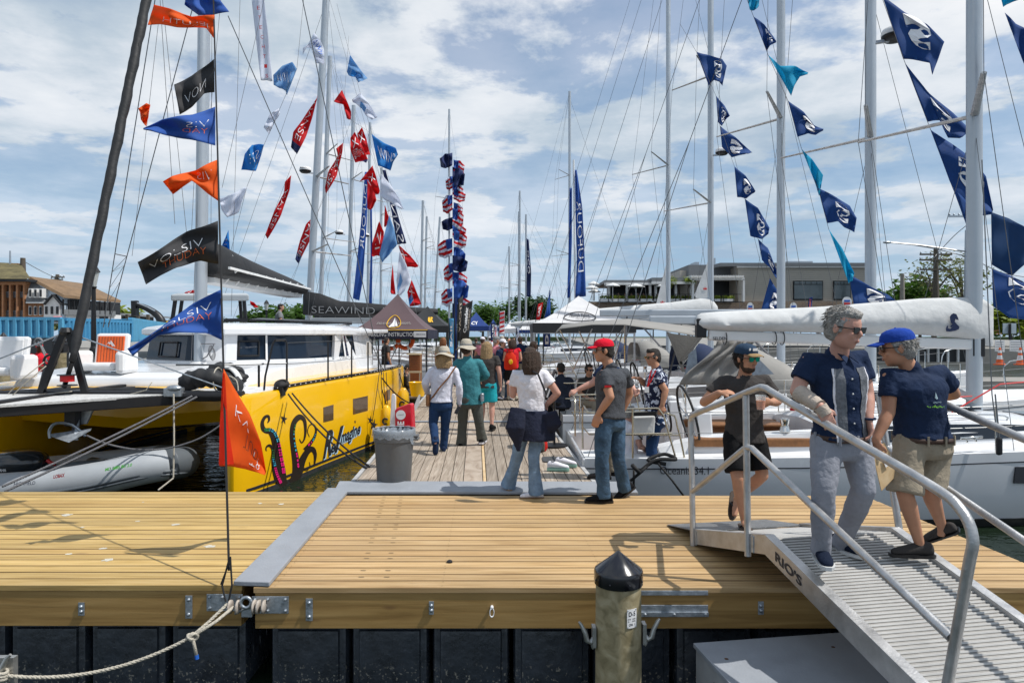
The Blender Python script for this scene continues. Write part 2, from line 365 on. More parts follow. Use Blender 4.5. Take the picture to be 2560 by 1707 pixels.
def dock(name, label, x0, x1, y0, n, dm, tubs):
    t = thing(name, label, 'dock', ((x0+x1)/2, y0+1.4, 0))
    b = MB(); w = .1405
    for k in range(n):
        ya = y0+k*w+.004; yb = y0+(k+1)*w-.005-.005*rnd.random(); z = -.002*rnd.random()
        e = .004*rnd.uniform(-1, 1)
        xa, xb = x0+e, x1+e; c = rnd.choice((.001, .002, .003, .005))
        sec = lambda x, y: None
        pa = [(shx(xa, ya), ya, z-.038), (shx(xa, ya), ya, z-c), (shx(xa, ya), ya+c, z), (shx(xa, yb), yb-c, z), (shx(xa, yb), yb, z-c), (shx(xa, yb), yb, z-.038)]
        pb = [(q[0]+(xb-xa), q[1], q[2]) for q in pa]
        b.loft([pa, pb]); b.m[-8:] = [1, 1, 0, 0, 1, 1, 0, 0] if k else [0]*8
    b.build('deck', [dm, m_edge_shade], t)
    yb = y0+n*w
    f = MB(); f.box(((x0+x1)/2, y0+.03, -.17), (x1-x0-.01, .038, .256)); f.build('fascia_board', m_fascia, t, bevel=.004)
    f = MB()
    for x in (x0+.02, x1-.02):
        f.add([(shx(x+a, y), y, z) for a in (-.019, .019) for y in (y0+.052, yb-.05) for z in (-.30, -.042)], [(0, 1, 3, 2), (4, 6, 7, 5), (0, 4, 5, 1), (2, 3, 7, 6), (1, 5, 7, 3), (0, 2, 6, 4)])
    f.box((shx((x0+x1)/2, yb), yb-.03, -.17), (x1-x0, .038, .255)); f.build('frame', m_fascia, t)
    for (a, c) in tubs:
        q = MB(); tub(q, a, c, y0+.17, yb-.15, -1.15, -.304); q.build('float', m_tub, t, smooth=35)
    return t
def plate(t, x, y, z0, z1, w=.045, bolts=2, mm=None):
    b = MB(); b.box((x, y, (z0+z1)/2), (w, .008, z1-z0)); p = b.build('bracket_plate', mm or m_galv, t, bevel=.002)
    q = MB()
    for k in range(bolts):
        z = z0+.03+(z1-z0-.06)*k/max(1, bolts-1)
        q.ell((x, y-.006, z), (.014, .012, .014), n=10, m=6)
    q.build('bolt_heads', m_galv, p, smooth=True)
XL, XR = -1.95, -1.845
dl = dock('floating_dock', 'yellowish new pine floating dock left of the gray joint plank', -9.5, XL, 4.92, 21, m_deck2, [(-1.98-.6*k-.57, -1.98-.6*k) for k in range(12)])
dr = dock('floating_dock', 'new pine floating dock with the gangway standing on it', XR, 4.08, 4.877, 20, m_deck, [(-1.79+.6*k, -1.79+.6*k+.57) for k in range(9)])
def fx(px): return (px-1280)/FPX*4.9
plate(dl, fx(198), 4.925, -.22, -.125); plate(dl, fx(468), 4.925, -.24, -.075, .05); plate(dr, fx(775), 4.882, -.24, -.08, .05)
plate(dr, fx(1079), 4.882, -.195, -.1, .035); plate(dr, fx(1900), 4.882, -.195, -.1, .04)
for (a, c, z0, z1) in ((1560, 1768, -.055, -.022), (1560, 1768, -.20, -.125)):
    b = MB(); b.box((fx((a+c)/2), 4.880, (z0+z1)/2), (fx(c)-fx(a), .012, z1-z0)); p = b.build('steel_angle', m_galv, dr, bevel=.002)
    if z1 < -.1:
        b = MB(); b.box((fx((a+c)/2), 4.868, z0+.012), (fx(c)-fx(a), .012, .03))
        for x in (1610, 1682, 1760): b.ell((fx(x), 4.86, z0+.014), .012, n=8, m=5)
        b.build('flange', m_galv, p)
# hinge between the docks
for (t, a, c, y) in ((dl, 513, 604, 4.925), (dr, 632, 724, 4.882)):
    b = MB(); b.box((fx((a+c)/2), y, -.125), (fx(c)-fx(a), .010, .122)); p = b.build('hinge_plate', m_galv, t, bevel=.002)
    q = MB()
    for x in ((a+8), (a+40), (c-8)):
        for z in (-.085, -.165): q.ell((fx(x), y-.007, z), .012, n=8, m=5)
    q.build('bolt_heads', m_galv, p)
hz = thing('steel_connector', 'round steel hinge joining the two docks under the gray plank', 'connector', (-1.9, 4.85, -.1))
b = MB(); b.torus((-1.885, 4.84, -.092), .036, .013, Matrix.Rotation(pi/2, 3, 'X'))
b.box((-1.885, 4.86, -.165), (.075, .02, .07)); b.tube([(-1.97, 4.86, -.18), (-1.90, 4.845, -.14), (-1.83, 4.86, -.13)], .009, 6)
b.build('ring', m_galv, hz, smooth=50)
b = MB()
for x in (-2.0, -1.945, -1.83, -1.80, -1.76): b.lathe([(.012, -.006), (.048, -.006), (.048, .006), (.012, .006)], (x, 4.845, -.125), 16, Matrix.Rotation(pi/2, 3, 'Y'))
b.build('washers', mat('worn_nylon', (.42, .37, .32), .6, var=.4, vs=30), hz, smooth=40)
# shackle ring on the fascia
t = thing('mooring_eye', 'small white steel eye bolt in the fascia of the pine dock', 'eye bolt', (fx(1230), 4.88, -.15))
b = MB(); b.torus((fx(1230), 4.865, -.175), .024, .005, Matrix.Rotation(pi/2, 3, 'X') @ Matrix.Rotation(.3, 3, 'Y') @ Matrix.Diagonal((.65, 1.25, 1))); b.cyl((fx(1230), 4.89, -.14), (fx(1230), 4.86, -.14), .012, 8)
b.build('ring', m_white, t, smooth=True)
# tiny black cap lying on deck
b = MB(); b.lathe([(.024, 0), (.022, .012), (.008, .02)], G(1124, 1405), 12)
tag(b.build('rubber_cap', m_black, smooth=40), 'tiny black cap lying on the pine boards', 'cap')
# joint planks
b = MB(); y0, y1 = 4.90, 7.9
a = [(-2.0, y0), (-1.735, y0-.02), (-1.735+SK*3, y1), (-2.0+SK*3, y1)]
b.prism([(x, y, .004) for x, y in a], (0, 0, .034))
tag(b.build('joint_plank', m_grayp, bevel=.006), 'gray painted plank covering the joint between the two pine docks', 'plank')
b = MB(); b.prism([(-2.02, 7.72, .004), (1.42, 7.69, .004), (1.40, 8.05, .05), (-2.04, 8.07, .05)], (0, 0, .03))
tag(b.build('threshold_plank', m_grayp, bevel=.005), 'wide gray painted board between pine dock and weathered pier', 'plank')

# ---------------------------------------------------------------- weathered pier
PS = -.052
def px_(x, y): return x+PS*(y-8)
pr = thing('pier', 'weathered gray plank pier leading away between the boats', 'pier', (-.4, 8.1, 0))
b = MB(); bp_ = MB(); bn = MB(); w = .1465; x = -1.9; Y0, Y1 = 8.03, 90.0
while x < 1.02:
    tgt = b
    ww = w
    if -.62 < x+.02 < -.55: ww, tgt = .245, bp_
    elif -.40 < x < -.30: ww, tgt = .045, bn
    ys = [Y0] + ([14.05, 14.16] if True else []) + [20.2+rnd.uniform(-1, 1), 27, 40, Y1]
    for k in range(len(ys)-1):
        ya, yb = ys[k]+.006, ys[k+1]-.006
        if 14.04 < ya < 14.1: continue
        xa, xb = x+.005, x+ww-.005; z = .004*rnd.random()
        tgt.add([(px_(q, y), y, zz) for q in (xa, xb) for y in (ya, yb) for zz in (-.04, z)], [(0, 1, 3, 2), (4, 6, 7, 5), (0, 4, 5, 1), (2, 3, 7, 6), (1, 5, 7, 3), (0, 2, 6, 4)])
    x += ww
b.build('deck', m_old, pr); bp_.build('plywood_strip', m_ply, pr); bn.build('new_lath', m_newply, pr)
b = MB()
for x in (-1.96, 1.0):
    b.add([(px_(x+a, y), y, z) for a in (0, .05) for y in (8.03, 90) for z in (-.28, .012)], [(0, 1, 3, 2), (4, 6, 7, 5), (0, 4, 5, 1), (2, 3, 7, 6), (1, 5, 7, 3), (0, 2, 6, 4)])
b.build('edge_board', mat('whitish_edge', (.42, .42, .42), .7, var=.3, vs=6), pr)
b = MB(); b.prism([(px_(-1.9, 14.06), 14.06, .006), (px_(1.0, 14.06), 14.06, .006), (px_(1.0, 14.2), 14.2, .006), (px_(-1.9, 14.2), 14.2, .006)], (0, 0, .022)); b.build('joint_strip', m_grayp, pr)
b = MB(); b.add([(px_(-1.85+a, y), y, z) for a in (0, 2.75) for y in (8.06, 90) for z in (-.8, -.05)], [(0, 1, 3, 2), (4, 6, 7, 5), (0, 4, 5, 1), (2, 3, 7, 6), (1, 5, 7, 3), (0, 2, 6, 4)])
b.build('float', m_tub, pr)

# ---------------------------------------------------------------- piling with cap, sign, horn cleats
PX, PYY = (1546-1280)/FPX*4.5, 4.5
pl = thing('piling', 'green treated round piling with black cone cap and white tag', 'piling', (PX, PYY, -1))
m_pile = woodmat('piling_wood', [(.20, .165, .085), (.33, .275, .155), (.43, .37, .235), (.28, .25, .15), (.08, .05, .025)], 4, 5.0, 2.5, fine=26, along=1.2, bump=.6, rough=.75, stain=.15)
b = MB(); b.lathe([(.155, -1.6), (.152, -.6), (.148, .2)], (PX, PYY, 0), 40); b.build('post', m_pile, pl, smooth=50)
b = MB(); b.lathe([(.157, .170), (.160, .174), (.161, .245), (.158, .26), (.152, .268), (.075, .325), (.006, .381), (.001, .382)], (PX, PYY, 0), 40)
cp = b.build('cap', mat('cap_plastic', (.012, .012, .015), .16, var=.3, vs=8, coat=.5), pl, smooth=45)
b = MB()
for a in range(8):
    q = a*pi/4+.3; b.ell((PX+.162*cos(q), PYY+.162*sin(q), .205), .006, n=8, m=5)
b.build('nails', m_ink, cp)
def oncyl(r, cxp):            # (u,v) metres on the piling's front
    def f(u, v):
        a = -pi/2+u/r; return V((PX+r*cos(a), PYY+r*sin(a), v))
    return f
sf = oncyl(.1535, 0); u0, u1, z0, z1 = .002, .105, -.068, .052
u0 += .03; u1 += .0
b = MB(); b.grid(lambda u, v: sf(u0+(u1-u0)*u, z0+(z1-z0)*v), 8, 2); sg = b.build('tag', m_white, pl, solid=.002)
sf2 = oncyl(.1555, 0)
def ptxt(s, uc, zc, h, w):
    lettering(s, (0, 0, 0), (1, 0, 0), (0, 0, 1), m_ink, sg, h, fn=lambda x, y: sf2(uc+(x-.5)*w, zc+(y-.5)*h), bold=.02)
ptxt('D-5', .069, .022, .03, .05); ptxt('D.N.   AND', .067, -.010, .009, .056); ptxt('A -     DVRS', .067, -.024, .009, .056); ptxt('ON  /', .068, -.046, .015, .045)
b = MB()
for u in (u0+.006, u1-.006):
    for z in (z0+.006, z1-.006): b.ell(sf2(u, z), .004, n=6, m=4)
b.build('nails', m_galv, sg)
def horn(sx, z, tall):
    t = thing('horn_cleat', ('cast metal horn cleat on the left of the piling', 'cast metal horn cleat on the right of the piling')[sx > 0], 'cleat', (PX+sx*.16, PYY, z), 'horn cleats on the piling')
    b = MB(); x = PX+sx*.152
    b.box((x+sx*.012, PYY-.02, z-.01), (.024, .07, .13))
    b.tube([(x+sx*.015, PYY-.03, z-.02), (x+sx*.035, PYY-.04, z-.045), (x+sx*.06, PYY-.04, z-.03), (x+sx*.072, PYY-.04, z+.02), (x+sx*.10, PYY-.04, z+.075), (x+sx*.112, PYY-.04, z+.09)], [.015, .017, .018, .016, .012, .007], 10)
    b.tube([(x+sx*.015, PYY-.03, z-.03), (x+sx*.024, PYY-.035, z-.07), (x+sx*.02, PYY-.03, z-.09)], [.014, .011, .006], 8)
    b.build('horn', mat('cast_metal', (.42, .42, .40), .35, .7, var=.2, vs=20), t, smooth=60)
horn(-1, -.16, 0); horn(1, -.14, 0)
# ---------------------------------------------------------------- foreground rope and its cleat
def cat(a, b, sag, n=16):
    a, b = V(a), V(b); return [a.lerp(b, k/n)-V((0, 0, sag*4*(k/n)*(1-k/n))) for k in range(n+1)]
def rope(name, label, pts, r, m, group=None, strands=True):
    b = MB(); n = len(pts)
    if strands:
        pts = [V(p) for p in pts]; L_ = sum((pts[i+1]-pts[i]).length for i in range(n-1)); k = min(1600, max(8, int(L_/(r*1.1))))
        seg = []; acc = [0]
        for i in range(n-1): acc.append(acc[-1]+(pts[i+1]-pts[i]).length)
        def at(d):
            for i in range(n-1):
                if d <= acc[i+1]+1e-9: return pts[i].lerp(pts[i+1], (d-acc[i])/max(1e-9, acc[i+1]-acc[i]))
            return pts[-1]
        pp = [at(L_*i/k) for i in range(k+1)]
        for s3 in range(3):
            q = []
            for i, p in enumerate(pp):
                tdir = (pp[min(i+1, k)]-pp[max(0, i-1)]).normalized(); a1 = tdir.orthogonal() if abs(tdir.z) > .95 else tdir.cross(V((0, 0, 1))); a1.normalize(); b1 = tdir.cross(a1)
                an = i*r*1.1/(r*6.5)*2*pi+s3*2*pi/3; q.append(p+a1*(cos(an)*r*.5)+b1*(sin(an)*r*.5))
            b.tube(q, r*.62, 5)
    else: b.tube(pts, r, 6)
    o = b.build(name, m, smooth=True); tag(o, label, 'rope', group); return o
A = V((fx(582), 4.83, -.10)); K = P(480, 1590, 4.6); E = P(12, 1688, 4.2)
main = cat(K, E, .10)
r1 = rope('mooring_rope', 'cream three strand rope sagging from dock hinge to left cleat', [A+V((-.01, 0, 0)), A.lerp(K, .5)+V((-.01, 0, -.01)), K]+main[1:], .0115, m_rope_w)
b = MB(); r2 = [A+V((.035, 0, -.02)), A.lerp(K, .5)+V((.035, 0, -.012)), K+V((.02, 0, .01))]
for c in range(3): b.torus(K+V((.012*c-.01, 0, -.004)), .022, .010, Matrix.Rotation(.7+c*.6, 3, 'Y') @ Matrix.Rotation(.5*c, 3, 'X'), 16, 6)
b.tube(r2, .0115, 6); b.tube([K, K+V((.015, 0, -.06)), K+V((.03, 0, -.13))], .012, 6); q = b.build('knot', m_rope_w, r1, smooth=True)
b = MB(); b.tube([K+V((.03, 0, -.125)), K+V((.034, 0, -.152))], .0135, 8); b.build('whipped_end', m_blue, r1)
t = thing('horn_cleat', 'gray horn cleat at the left edge holding the cream rope', 'cleat', P(5, 1680, 4.2))
b = MB(); c = P(8, 1670, 4.2)
b.tube([c+V((-.06, 0, -.05)), c+V((-.02, 0, -.03)), c+V((.02, 0, .06)), c+V((.045, 0, .085))], [.024, .022, .014, .008], 10); b.cyl(c+V((0, 0, -.05)), c+V((0, .03, -.14)), .022, 10); b.box(c+V((-.06, .05, -.05)), (.2, .04, .2)); b.build('horn', bpy.data.materials['cast_metal'], t, smooth=60)
b = MB()
for k in range(3): b.torus(c+V((-.01, 0, -.02-.018*k)), .03, .011, Matrix.Rotation(.25, 3, 'Y'), 18, 6)
b.build('rope_turns', m_rope_w, t, smooth=True)

# ---------------------------------------------------------------- gangway
gw = thing('gangway', 'aluminium gangway ramp with tube handrails over the dock edge', 'gangway', (1.9, 5, 0))
GO, GD, GN = V((1.596, 5.86, 0)), V((.177, -.984, 0)), V((.984, .177, 0))
def gp(s, n, z): return GO+GD*s+GN*n+V((0, 0, z))
def gz(s): return .14+(.417-.14)*s/1.128 if s < 1.128 else .417-.242*(s-1.128)
SE = 5.0
for n0, nm in ((-.02, 'near'), (.97, 'far')):
    b = MB(); secs = []
    for s, lo in ((-.0, .0), (1.128, .278), (SE, None)):
        t_ = gz(s); bo = t_-.14 if lo is None else lo
        if lo is not None and s == 0: bo = .012
        secs.append([gp(s, n0-.02, bo), gp(s, n0-.02, t_), gp(s, n0+.05, t_), gp(s, n0+.05, t_-.012), gp(s, n0-.008, t_-.014), gp(s, n0-.008, bo+.014), gp(s, n0+.05, bo+.012), gp(s, n0+.05, bo)])
    b.loft(secs); b.build('side_beam', m_alu, gw, bevel=.002)
dk = MB(); s0 = .0
dk.loft([[gp(s, 0, gz(s)-.035), gp(s, .97, gz(s)-.035), gp(s, .97, gz(s)-.06), gp(s, 0, gz(s)-.06)] for s in (0, 1.128, SE)])
dp = dk.build('deck_plate', m_alud, gw)
rb = MB(); s = .03
while s < SE-.02:
    z = gz(s)-.035; rb.loft([[gp(s, n, z), gp(s+.004, n, z+.007), gp(s+.011, n, z+.007), gp(s+.015, n, z)] for n in (.005, .965)]); s += .0315
rb.build('tread_ribs', mat('rib_aluminium', (.50, .49, .47), .5, .35, var=.15), dp)
b = MB(); b.loft([[gp(-.62, -.02, .004), gp(-.62, 1.0, .004), gp(-.62, 1.0, .010), gp(-.62, -.02, .010)], [gp(.04, -.02, .125), gp(.04, 1.0, .125), gp(.04, 1.0, .135), gp(.04, -.02, .135)]])
fl = b.build('entry_flap', mat('tread_plate', (.26, .27, .28), .45, .7, var=.2, vs=20, bump=.7, bs=120), gw)
TR = .0245
def smoothpath(pts, k=5):
    pts = [V(p) for p in pts]; out = []
    for i in range(len(pts)-1):
        p0, p1, p2, p3 = pts[max(0, i-1)], pts[i], pts[i+1], pts[min(len(pts)-1, i+2)]
        for j in range(k):
            t = j/k; out.append(.5*((2*p1)+(p2-p0)*t+(2*p0-5*p1+4*p2-p3)*t*t+(3*p1-p0-3*p2+p3)*t**3))
    return out+[pts[-1]]
for n, far in ((-.045, 0), (1.045, 1)):
    top = [gp(.0, n, .0), gp(-.02, n, .55), gp(-.045, n, 1.0), gp(-.03, n, 1.09), gp(.05, n, 1.135), gp(.5, n, 1.265), gp(1.0, n, 1.415), gp(1.128, n, 1.435), gp(1.26, n, 1.405), gp(2.0, n, 1.225), gp(2.62, n, 1.075), gp(2.78, n, 1.01), gp(2.85, n, .90), gp(2.82, n, .72), gp(2.68, n, .02), gp(2.66, n, -.07)]
    if far: top = [gp(.9, n, 1.36), gp(1.128, n, 1.425), gp(2.0, n, 1.215), gp(3.4, n, .88), gp(3.6, n, .75), gp(3.5, n, -.15)]
    b = MB(); b.tube(smoothpath(top, 4), TR, 14)
    b.build('handrail', m_alu, gw, smooth=50)
    b = MB(); b.tube([gp(.91, n, .20) if not far else gp(1.12, n, .27), gp(.88, n, 1.36)], TR, 12); b.build('post', m_alu, gw, smooth=50)
    b = MB(); b.tube([gp(-.01, n, .46), gp(.89, n, .985), gp(.96, n, .99), gp(2.73, n, .40)] if not far else [gp(.9, n, .985), gp(3.53, n, .13)], TR*.95, 12); b.build('mid_rail', m_alu, gw, smooth=50)
b = MB()
for s in (.05, .97):
    b.box(gp(s, -.042, gz(s)-.075), (.03, .008, .12), Matrix.Rotation(.18+pi/2, 3, 'Z'))
b.build('post_bracket', m_galv, gw, bevel=.002)
sl = V((GD.x, GD.y, -.242)).normalized()
lettering("RIO'S", gp(1.40, -.0425, gz(1.40)-.072), sl, (0, 0, 1), m_ink, gw, .085, .30, .03, fn=lambda x, y: gp(1.26+x*.30, -.0425, gz(1.26+x*.30)-.105+y*.065))
# gray platform under it
pt = thing('boarding_step', 'low gray painted wooden platform under the gangway ramp', 'platform', (2.2, 4.2, -.6))
c = V((1.22, 4.60, -.3)); ex = V((.985, .15, 0)); ey = V((.14, -.99, 0))
b = MB(); b.prism([c, c+ex*2.3, c+ex*2.3+ey*1.7, c+ey*1.7], (0, 0, .03)); b.build('top', m_grayp, pt, bevel=.004)
b = MB(); q = [c+ex*.015+ey*.015, c+ex*2.28+ey*.015, c+ex*2.28+ey*1.68, c+ex*.015+ey*1.68]; b.prism([p-V((0, 0, .3)) for p in q], (0, 0, .298)); b.build('side', mat('step_side', (.36, .37, .38), .6, var=.2, vs=5), pt)
b = MB()
for q in (.3, .9, 1.5):
    p = c+ex*.013+ey*q+V((0, 0, -.1)); b.ell(p, (.003, .014, .014), n=8, m=5)
for u, v in ((.12, .25), (.9, .2), (1.4, .9)): b.ell(c+ex*u+ey*v+V((0, 0, .031)), (.014, .014, .002), n=8, m=5)
b.build('bolt_holes', mat('rust', (.10, .045, .02), .8, var=.3), pt)
t = rope('hanging_rope', 'short double rope hanging beneath the gangway at the dock edge', [P(2095, 1555, 4.84), P(2100, 1575, 4.82), P(2110, 1600, 4.8), P(2112, 1640, 4.78)], .012, m_rope_w, strands=True)
# ---------------------------------------------------------------- flags: a cloth grid between a hoist edge and a fly edge
def interp(pl, t):
    pl = [V((p[0], p[1], 0)) for p in pl]; d = [0]
    for i in range(len(pl)-1): d.append(d[-1]+(pl[i+1]-pl[i]).length)
    t *= d[-1]
    for i in range(len(pl)-1):
        if t <= d[i+1]+1e-9: return pl[i].lerp(pl[i+1], (t-d[i])/max(1e-9, d[i+1]-d[i]))
    return pl[-1]
def flag(name, label, top, bot, Y, m, group=None, amp=.05, waves=2.2, Yf=None, texts=(), hem=None, seed=0, thick=.003, cat='flag', bands=()):
    """top / bot: pixel polylines of the two edges from hoist to fly; real folds in depth"""
    Yf = Y if Yf is None else Yf
    def fn(u, v, off=0.0):
        a, c = interp(top, u), interp(bot, u); p = a.lerp(c, v)
        ph = seed*1.7
        dd = amp*(sin(waves*2*pi*u+ph+v*1.8)*(.25+.75*u)+.5*sin(waves*3.7*u+v*4.1+ph*2)*u+.25*sin(9*v+5*u+ph))
        dz = 2.5*noise.noise(V((u*3+seed, v*3, seed)))
        Yp = Y+(Yf-Y)*u+dd
        q = P(p.x, p.y+dz*(u > 0), Yp)
        return q-V((0, off, 0))
    b = MB(); b.grid(fn, 22, 12)
    if bands:
        b.m = [0]*len(b.m)
        for k in range(len(b.f)):
            u = ((k % 22)+.5)/22; v = ((k//22)+.5)/12
            for (ax, lo, hi, mi) in bands:
                if lo <= (u if ax == 'u' else v) <= hi: b.m[k] = mi
    o = b.build(name, m, smooth=True, solid=thick); tag(o, label, cat, group)
    for (s, u0, u1, v0, v1, tm, bold) in texts:
        if s != 'S': bold = -.022 if Y < 20 else -.01
        lettering(s, (0, 0, 0), (1, 0, 0), (0, 0, 1), tm, o, 1, fn=lambda x, y: fn(u0+(u1-u0)*x, v1+(v0-v1)*y, thick/2+.006*Y/6), bold=bold, name='lettering')
    return o
def wires(lst, r, m, parent, name='rigging', rf=None):
    for k, (a, c) in enumerate(lst):
        b = MB(); b.tube([a, c], r, 5, cap=False); b.build(name, m, parent)
# ================================================================ yellow catamaran
ct = thing('catamaran', 'bright yellow catamaran with octopus artwork moored left of the pier', 'catamaran', (-6.6, 15, WZ))
OUT = [(-4.33, 10.62), (-4.235, 10.70), (-4.15, 10.95), (-3.98, 11.6), (-3.66, 13.4), (-3.34, 15.0), (-3.15, 15.9), (-3.0, 17.4), (-2.95, 18.6), (-3.05, 19.2)]
def hullx(y, pl=OUT):
    for i in range(len(pl)-1):
        if y <= pl[i+1][1]: t = (y-pl[i][1])/(pl[i+1][1]-pl[i][1]); return pl[i][0]+t*(pl[i+1][0]-pl[i][0])
    return pl[-1][0]
CX = lambda y: -6.95+.06*(y-10.7)
def half(y): return min(.62, .06+.62*(1-math.exp(-(y-10.6)/1.3)))
def sheer(y): return .86+.012*(y-10.7)
def hullmesh(side):
    b = MB(); secs = []
    for y in (10.62, 10.66, 10.75, 10.95, 11.3, 11.8, 12.6, 13.4, 14.4, 15.4, 15.9, 17, 18, 19.2):
        xo = hullx(max(y, 10.62)); w = half(y)*2 if y > 10.64 else .05
        xi = xo-w
        z = sheer(y)
        s = [(xo-.03 if y > 10.7 else xo, y, WZ-.3), (xo, y, -.55), (xo, y, z-.07), (xo-.02, y, z-.02), (xo-min(.07, w*.4), y, z), (xi+min(.07, w*.4), y, z), (xi, y, z-.06), (xi+.05*min(1, w), y, WZ-.3)]
        if side < 0: s = [(2*CX(y)-p[0], p[1], p[2]) for p in s]
        secs.append([V(p) for p in s])
    b.loft(secs); return b
def HS(px, py, off=.006):     # point on the near hull's outer side under a pixel
    a = (px-1280)/FPX; lo, hi = 10.7, 19.2
    for _ in range(40):
        y = (lo+hi)/2
        if a*y-hullx(y) > 0: lo, hi = lo, hi
        f = a*y-hullx(y)
        if f > 0: lo = y
        else: hi = y
    y = (lo+hi)/2; x = hullx(y); return V((x+off, y, CH-(py-HOR)/FPX*y))
hn = hullmesh(1).build('hull', m_yel, ct, smooth=40)
hf = hullmesh(-1).build('hull', m_yel, ct, smooth=40)
def hband(z0, z1, m, nm, off=.004, ya=10.8, yb=19.15):
    b = MB(); ys = [ya+(yb-ya)*k/40 for k in range(41)]
    b.loft([[V((hullx(y)+off, y, z0)), V((hullx(y)+off, y, z1)), V((hullx(y)-.01, y, z1)), V((hullx(y)-.01, y, z0))] for y in ys]); b.build(nm, m, hn)
    b = MB(); b.loft([[V((2*CX(y)-hullx(y)+half(y)*2+off, y, z0)), V((2*CX(y)-hullx(y)+half(y)*2+off, y, z1)), V((2*CX(y)-hullx(y)+half(y)*2-.04, y, z1)), V((2*CX(y)-hullx(y)+half(y)*2-.04, y, z0))] for y in ys[4:]]); b.build(nm, m, hf)
hband(-.675, -.635, m_ink, 'boot_stripe'); hband(WZ-.1, -.72, mat('antifouling', (.03, .033, .035), .5, var=.3, vs=9), 'antifouling')
# gunwale track with holes
b = MB(); ys = [11.6+.3*k for k in range(26)]
b.loft([[V((hullx(y)-.05, y, sheer(y)+.002)), V((hullx(y)-.05, y, sheer(y)+.055)), V((hullx(y)-.075, y, sheer(y)+.055)), V((hullx(y)-.075, y, sheer(y)+.002))] for y in ys]); tr = b.build('toe_rail', m_blk, ct)
b = MB()
for k in range(37):
    y = 11.7+.2*k; b.box((hullx(y)-.048, y, sheer(y)+.03), (.004, .07, .018))
o = b.build('rail_slots', m_white, tr); o['kind'] = 'stuff'
# hull windows
m_win = mat('brown_hull_window', (.085, .055, .035), .12, var=.3, vs=6, coat=.6)
for q in ([(808, 1018), (833, 1011), (833, 1049), (808, 1055)], [(882, 997), (919, 989), (919, 1026), (882, 1036)], [(962, 979), (975, 971), (975, 998), (962, 1004)]):
    b = MB(); b.prism([HS(x, y) for x, y in q], (-.02, 0, 0)); b.build('hull_window', m_win, hn)
# octopus arms, painted on the side: tapering strips
TEN = [
 ([(706, 1205), (703, 1180), (697, 1150), (692, 1120), (686, 1095), (676, 1078), (664, 1076), (657, 1070), (655, 1056), (661, 1043), (670, 1040), (672, 1050), (668, 1056)], [10, 10, 10, 9.5, 8.5, 7, 6, 5, 4, 3.5, 3, 2.2, 1]),
 ([(712, 1214), (700, 1200), (690, 1180), (684, 1160), (682, 1140), (681, 1122), (674, 1113), (666, 1116), (664, 1124), (667, 1126)], [11, 10, 8, 5, 3.5, 3, 3, 2, 1.2, .6]),
 ([(738, 1200), (740, 1170), (737, 1140), (732, 1110), (730, 1080), (735, 1055), (748, 1042), (760, 1050), (763, 1075), (760, 1097), (753, 1106), (748, 1097)], [8, 9, 8, 6.5, 6, 6, 6.5, 4, 3, 2, 1.3, .8]),
 ([(730, 1208), (745, 1180), (755, 1150), (768, 1128), (780, 1122), (787, 1135), (786, 1155), (784, 1165)], [11, 10, 8, 6.5, 6, 4, 2, .6]),
 ([(762, 1125), (775, 1108), (786, 1090), (789, 1072), (782, 1060), (773, 1063), (768, 1078), (773, 1092)], [6, 4, 3, 2, 1.4, 1.1, .8, .5]),
 ([(758, 1170), (768, 1173), (774, 1163), (772, 1154)], [1.6, 1.2, .9, .5])]
def strip(pts, w, off):
    q = smoothpath([(x, y, 0) for x, y in pts], 5); n = len(q); a = []; c = []
    for i, p in enumerate(q):
        t = (q[min(i+1, n-1)]-q[max(i-1, 0)]).normalized(); f = i/(n-1)*(len(w)-1); k = int(min(f, len(w)-2)); ww = w[k]+(w[k+1]-w[k])*(f-k)
        nn = V((-t.y, t.x, 0))*ww*1.08; a.append(HS(p.x+nn.x, p.y+nn.y, off)); c.append(HS(p.x-nn.x, p.y-nn.y, off))
    b.add(a+c, [(i, i+1, n+i+1, n+i) for i in range(n-1)])
b = MB()
for k, (p, w) in enumerate(TEN): strip(p, w, .005+.0006*k)
b.build('octopus_arms', mat('black_artwork', (.025, .018, .015), .35, var=0), hn, recalc=False)
m_pink, m_cy, m_gr = mat('pink_paint', (.75, .015, .20), .4, var=0), mat('cyan_paint', (.05, .45, .65), .4, var=0), mat('green_paint', (.05, .42, .12), .4, var=0)
dots = {0: MB(), 1: MB(), 2: MB()}
def dot(px, py, r, k):
    n = 8; r *= 1.12; dots[k].add([HS(px+r*.8*cos(a*2*pi/n), py+r*1.25*sin(a*2*pi/n), .013) for a in range(n)], [tuple(range(n))])
def dotrun(pts, r0, r1, n, cols_, side=0):
    q = smoothpath([(x, y, 0) for x, y in pts], 8)
    for i in range(n):
        f = i/(n-1); p = q[int(f*(len(q)-1))]; t = (q[min(int(f*(len(q)-1))+1, len(q)-1)]-q[max(0, int(f*(len(q)-1))-1)]).normalized()
        k = cols_[min(len(cols_)-1, int(f*len(cols_)))]; r = r0+(r1-r0)*f
        dot(p.x-t.y*side, p.y+t.x*side, r, k)
A0 = [(708, 1180), (705, 1160), (701, 1140), (697, 1115), (692, 1095), (683, 1078), (670, 1073), (660, 1074)]
dotrun(A0, 2.4, 1.1, 24, (0, 0, 0, 1, 1, 2), -2.6); dotrun(A0, 2.4, 1.0, 24, (0, 0, 0, 1, 1, 2), 1.8)
A1 = [(700, 1205), (691, 1185), (686, 1165), (682, 1145), (681, 1125)]
dotrun(A1, 2.4, .9, 16, (0, 0, 1, 2), -1.8); dotrun(A1, 2.1, .7, 16, (0, 0, 1, 2), 1.6)
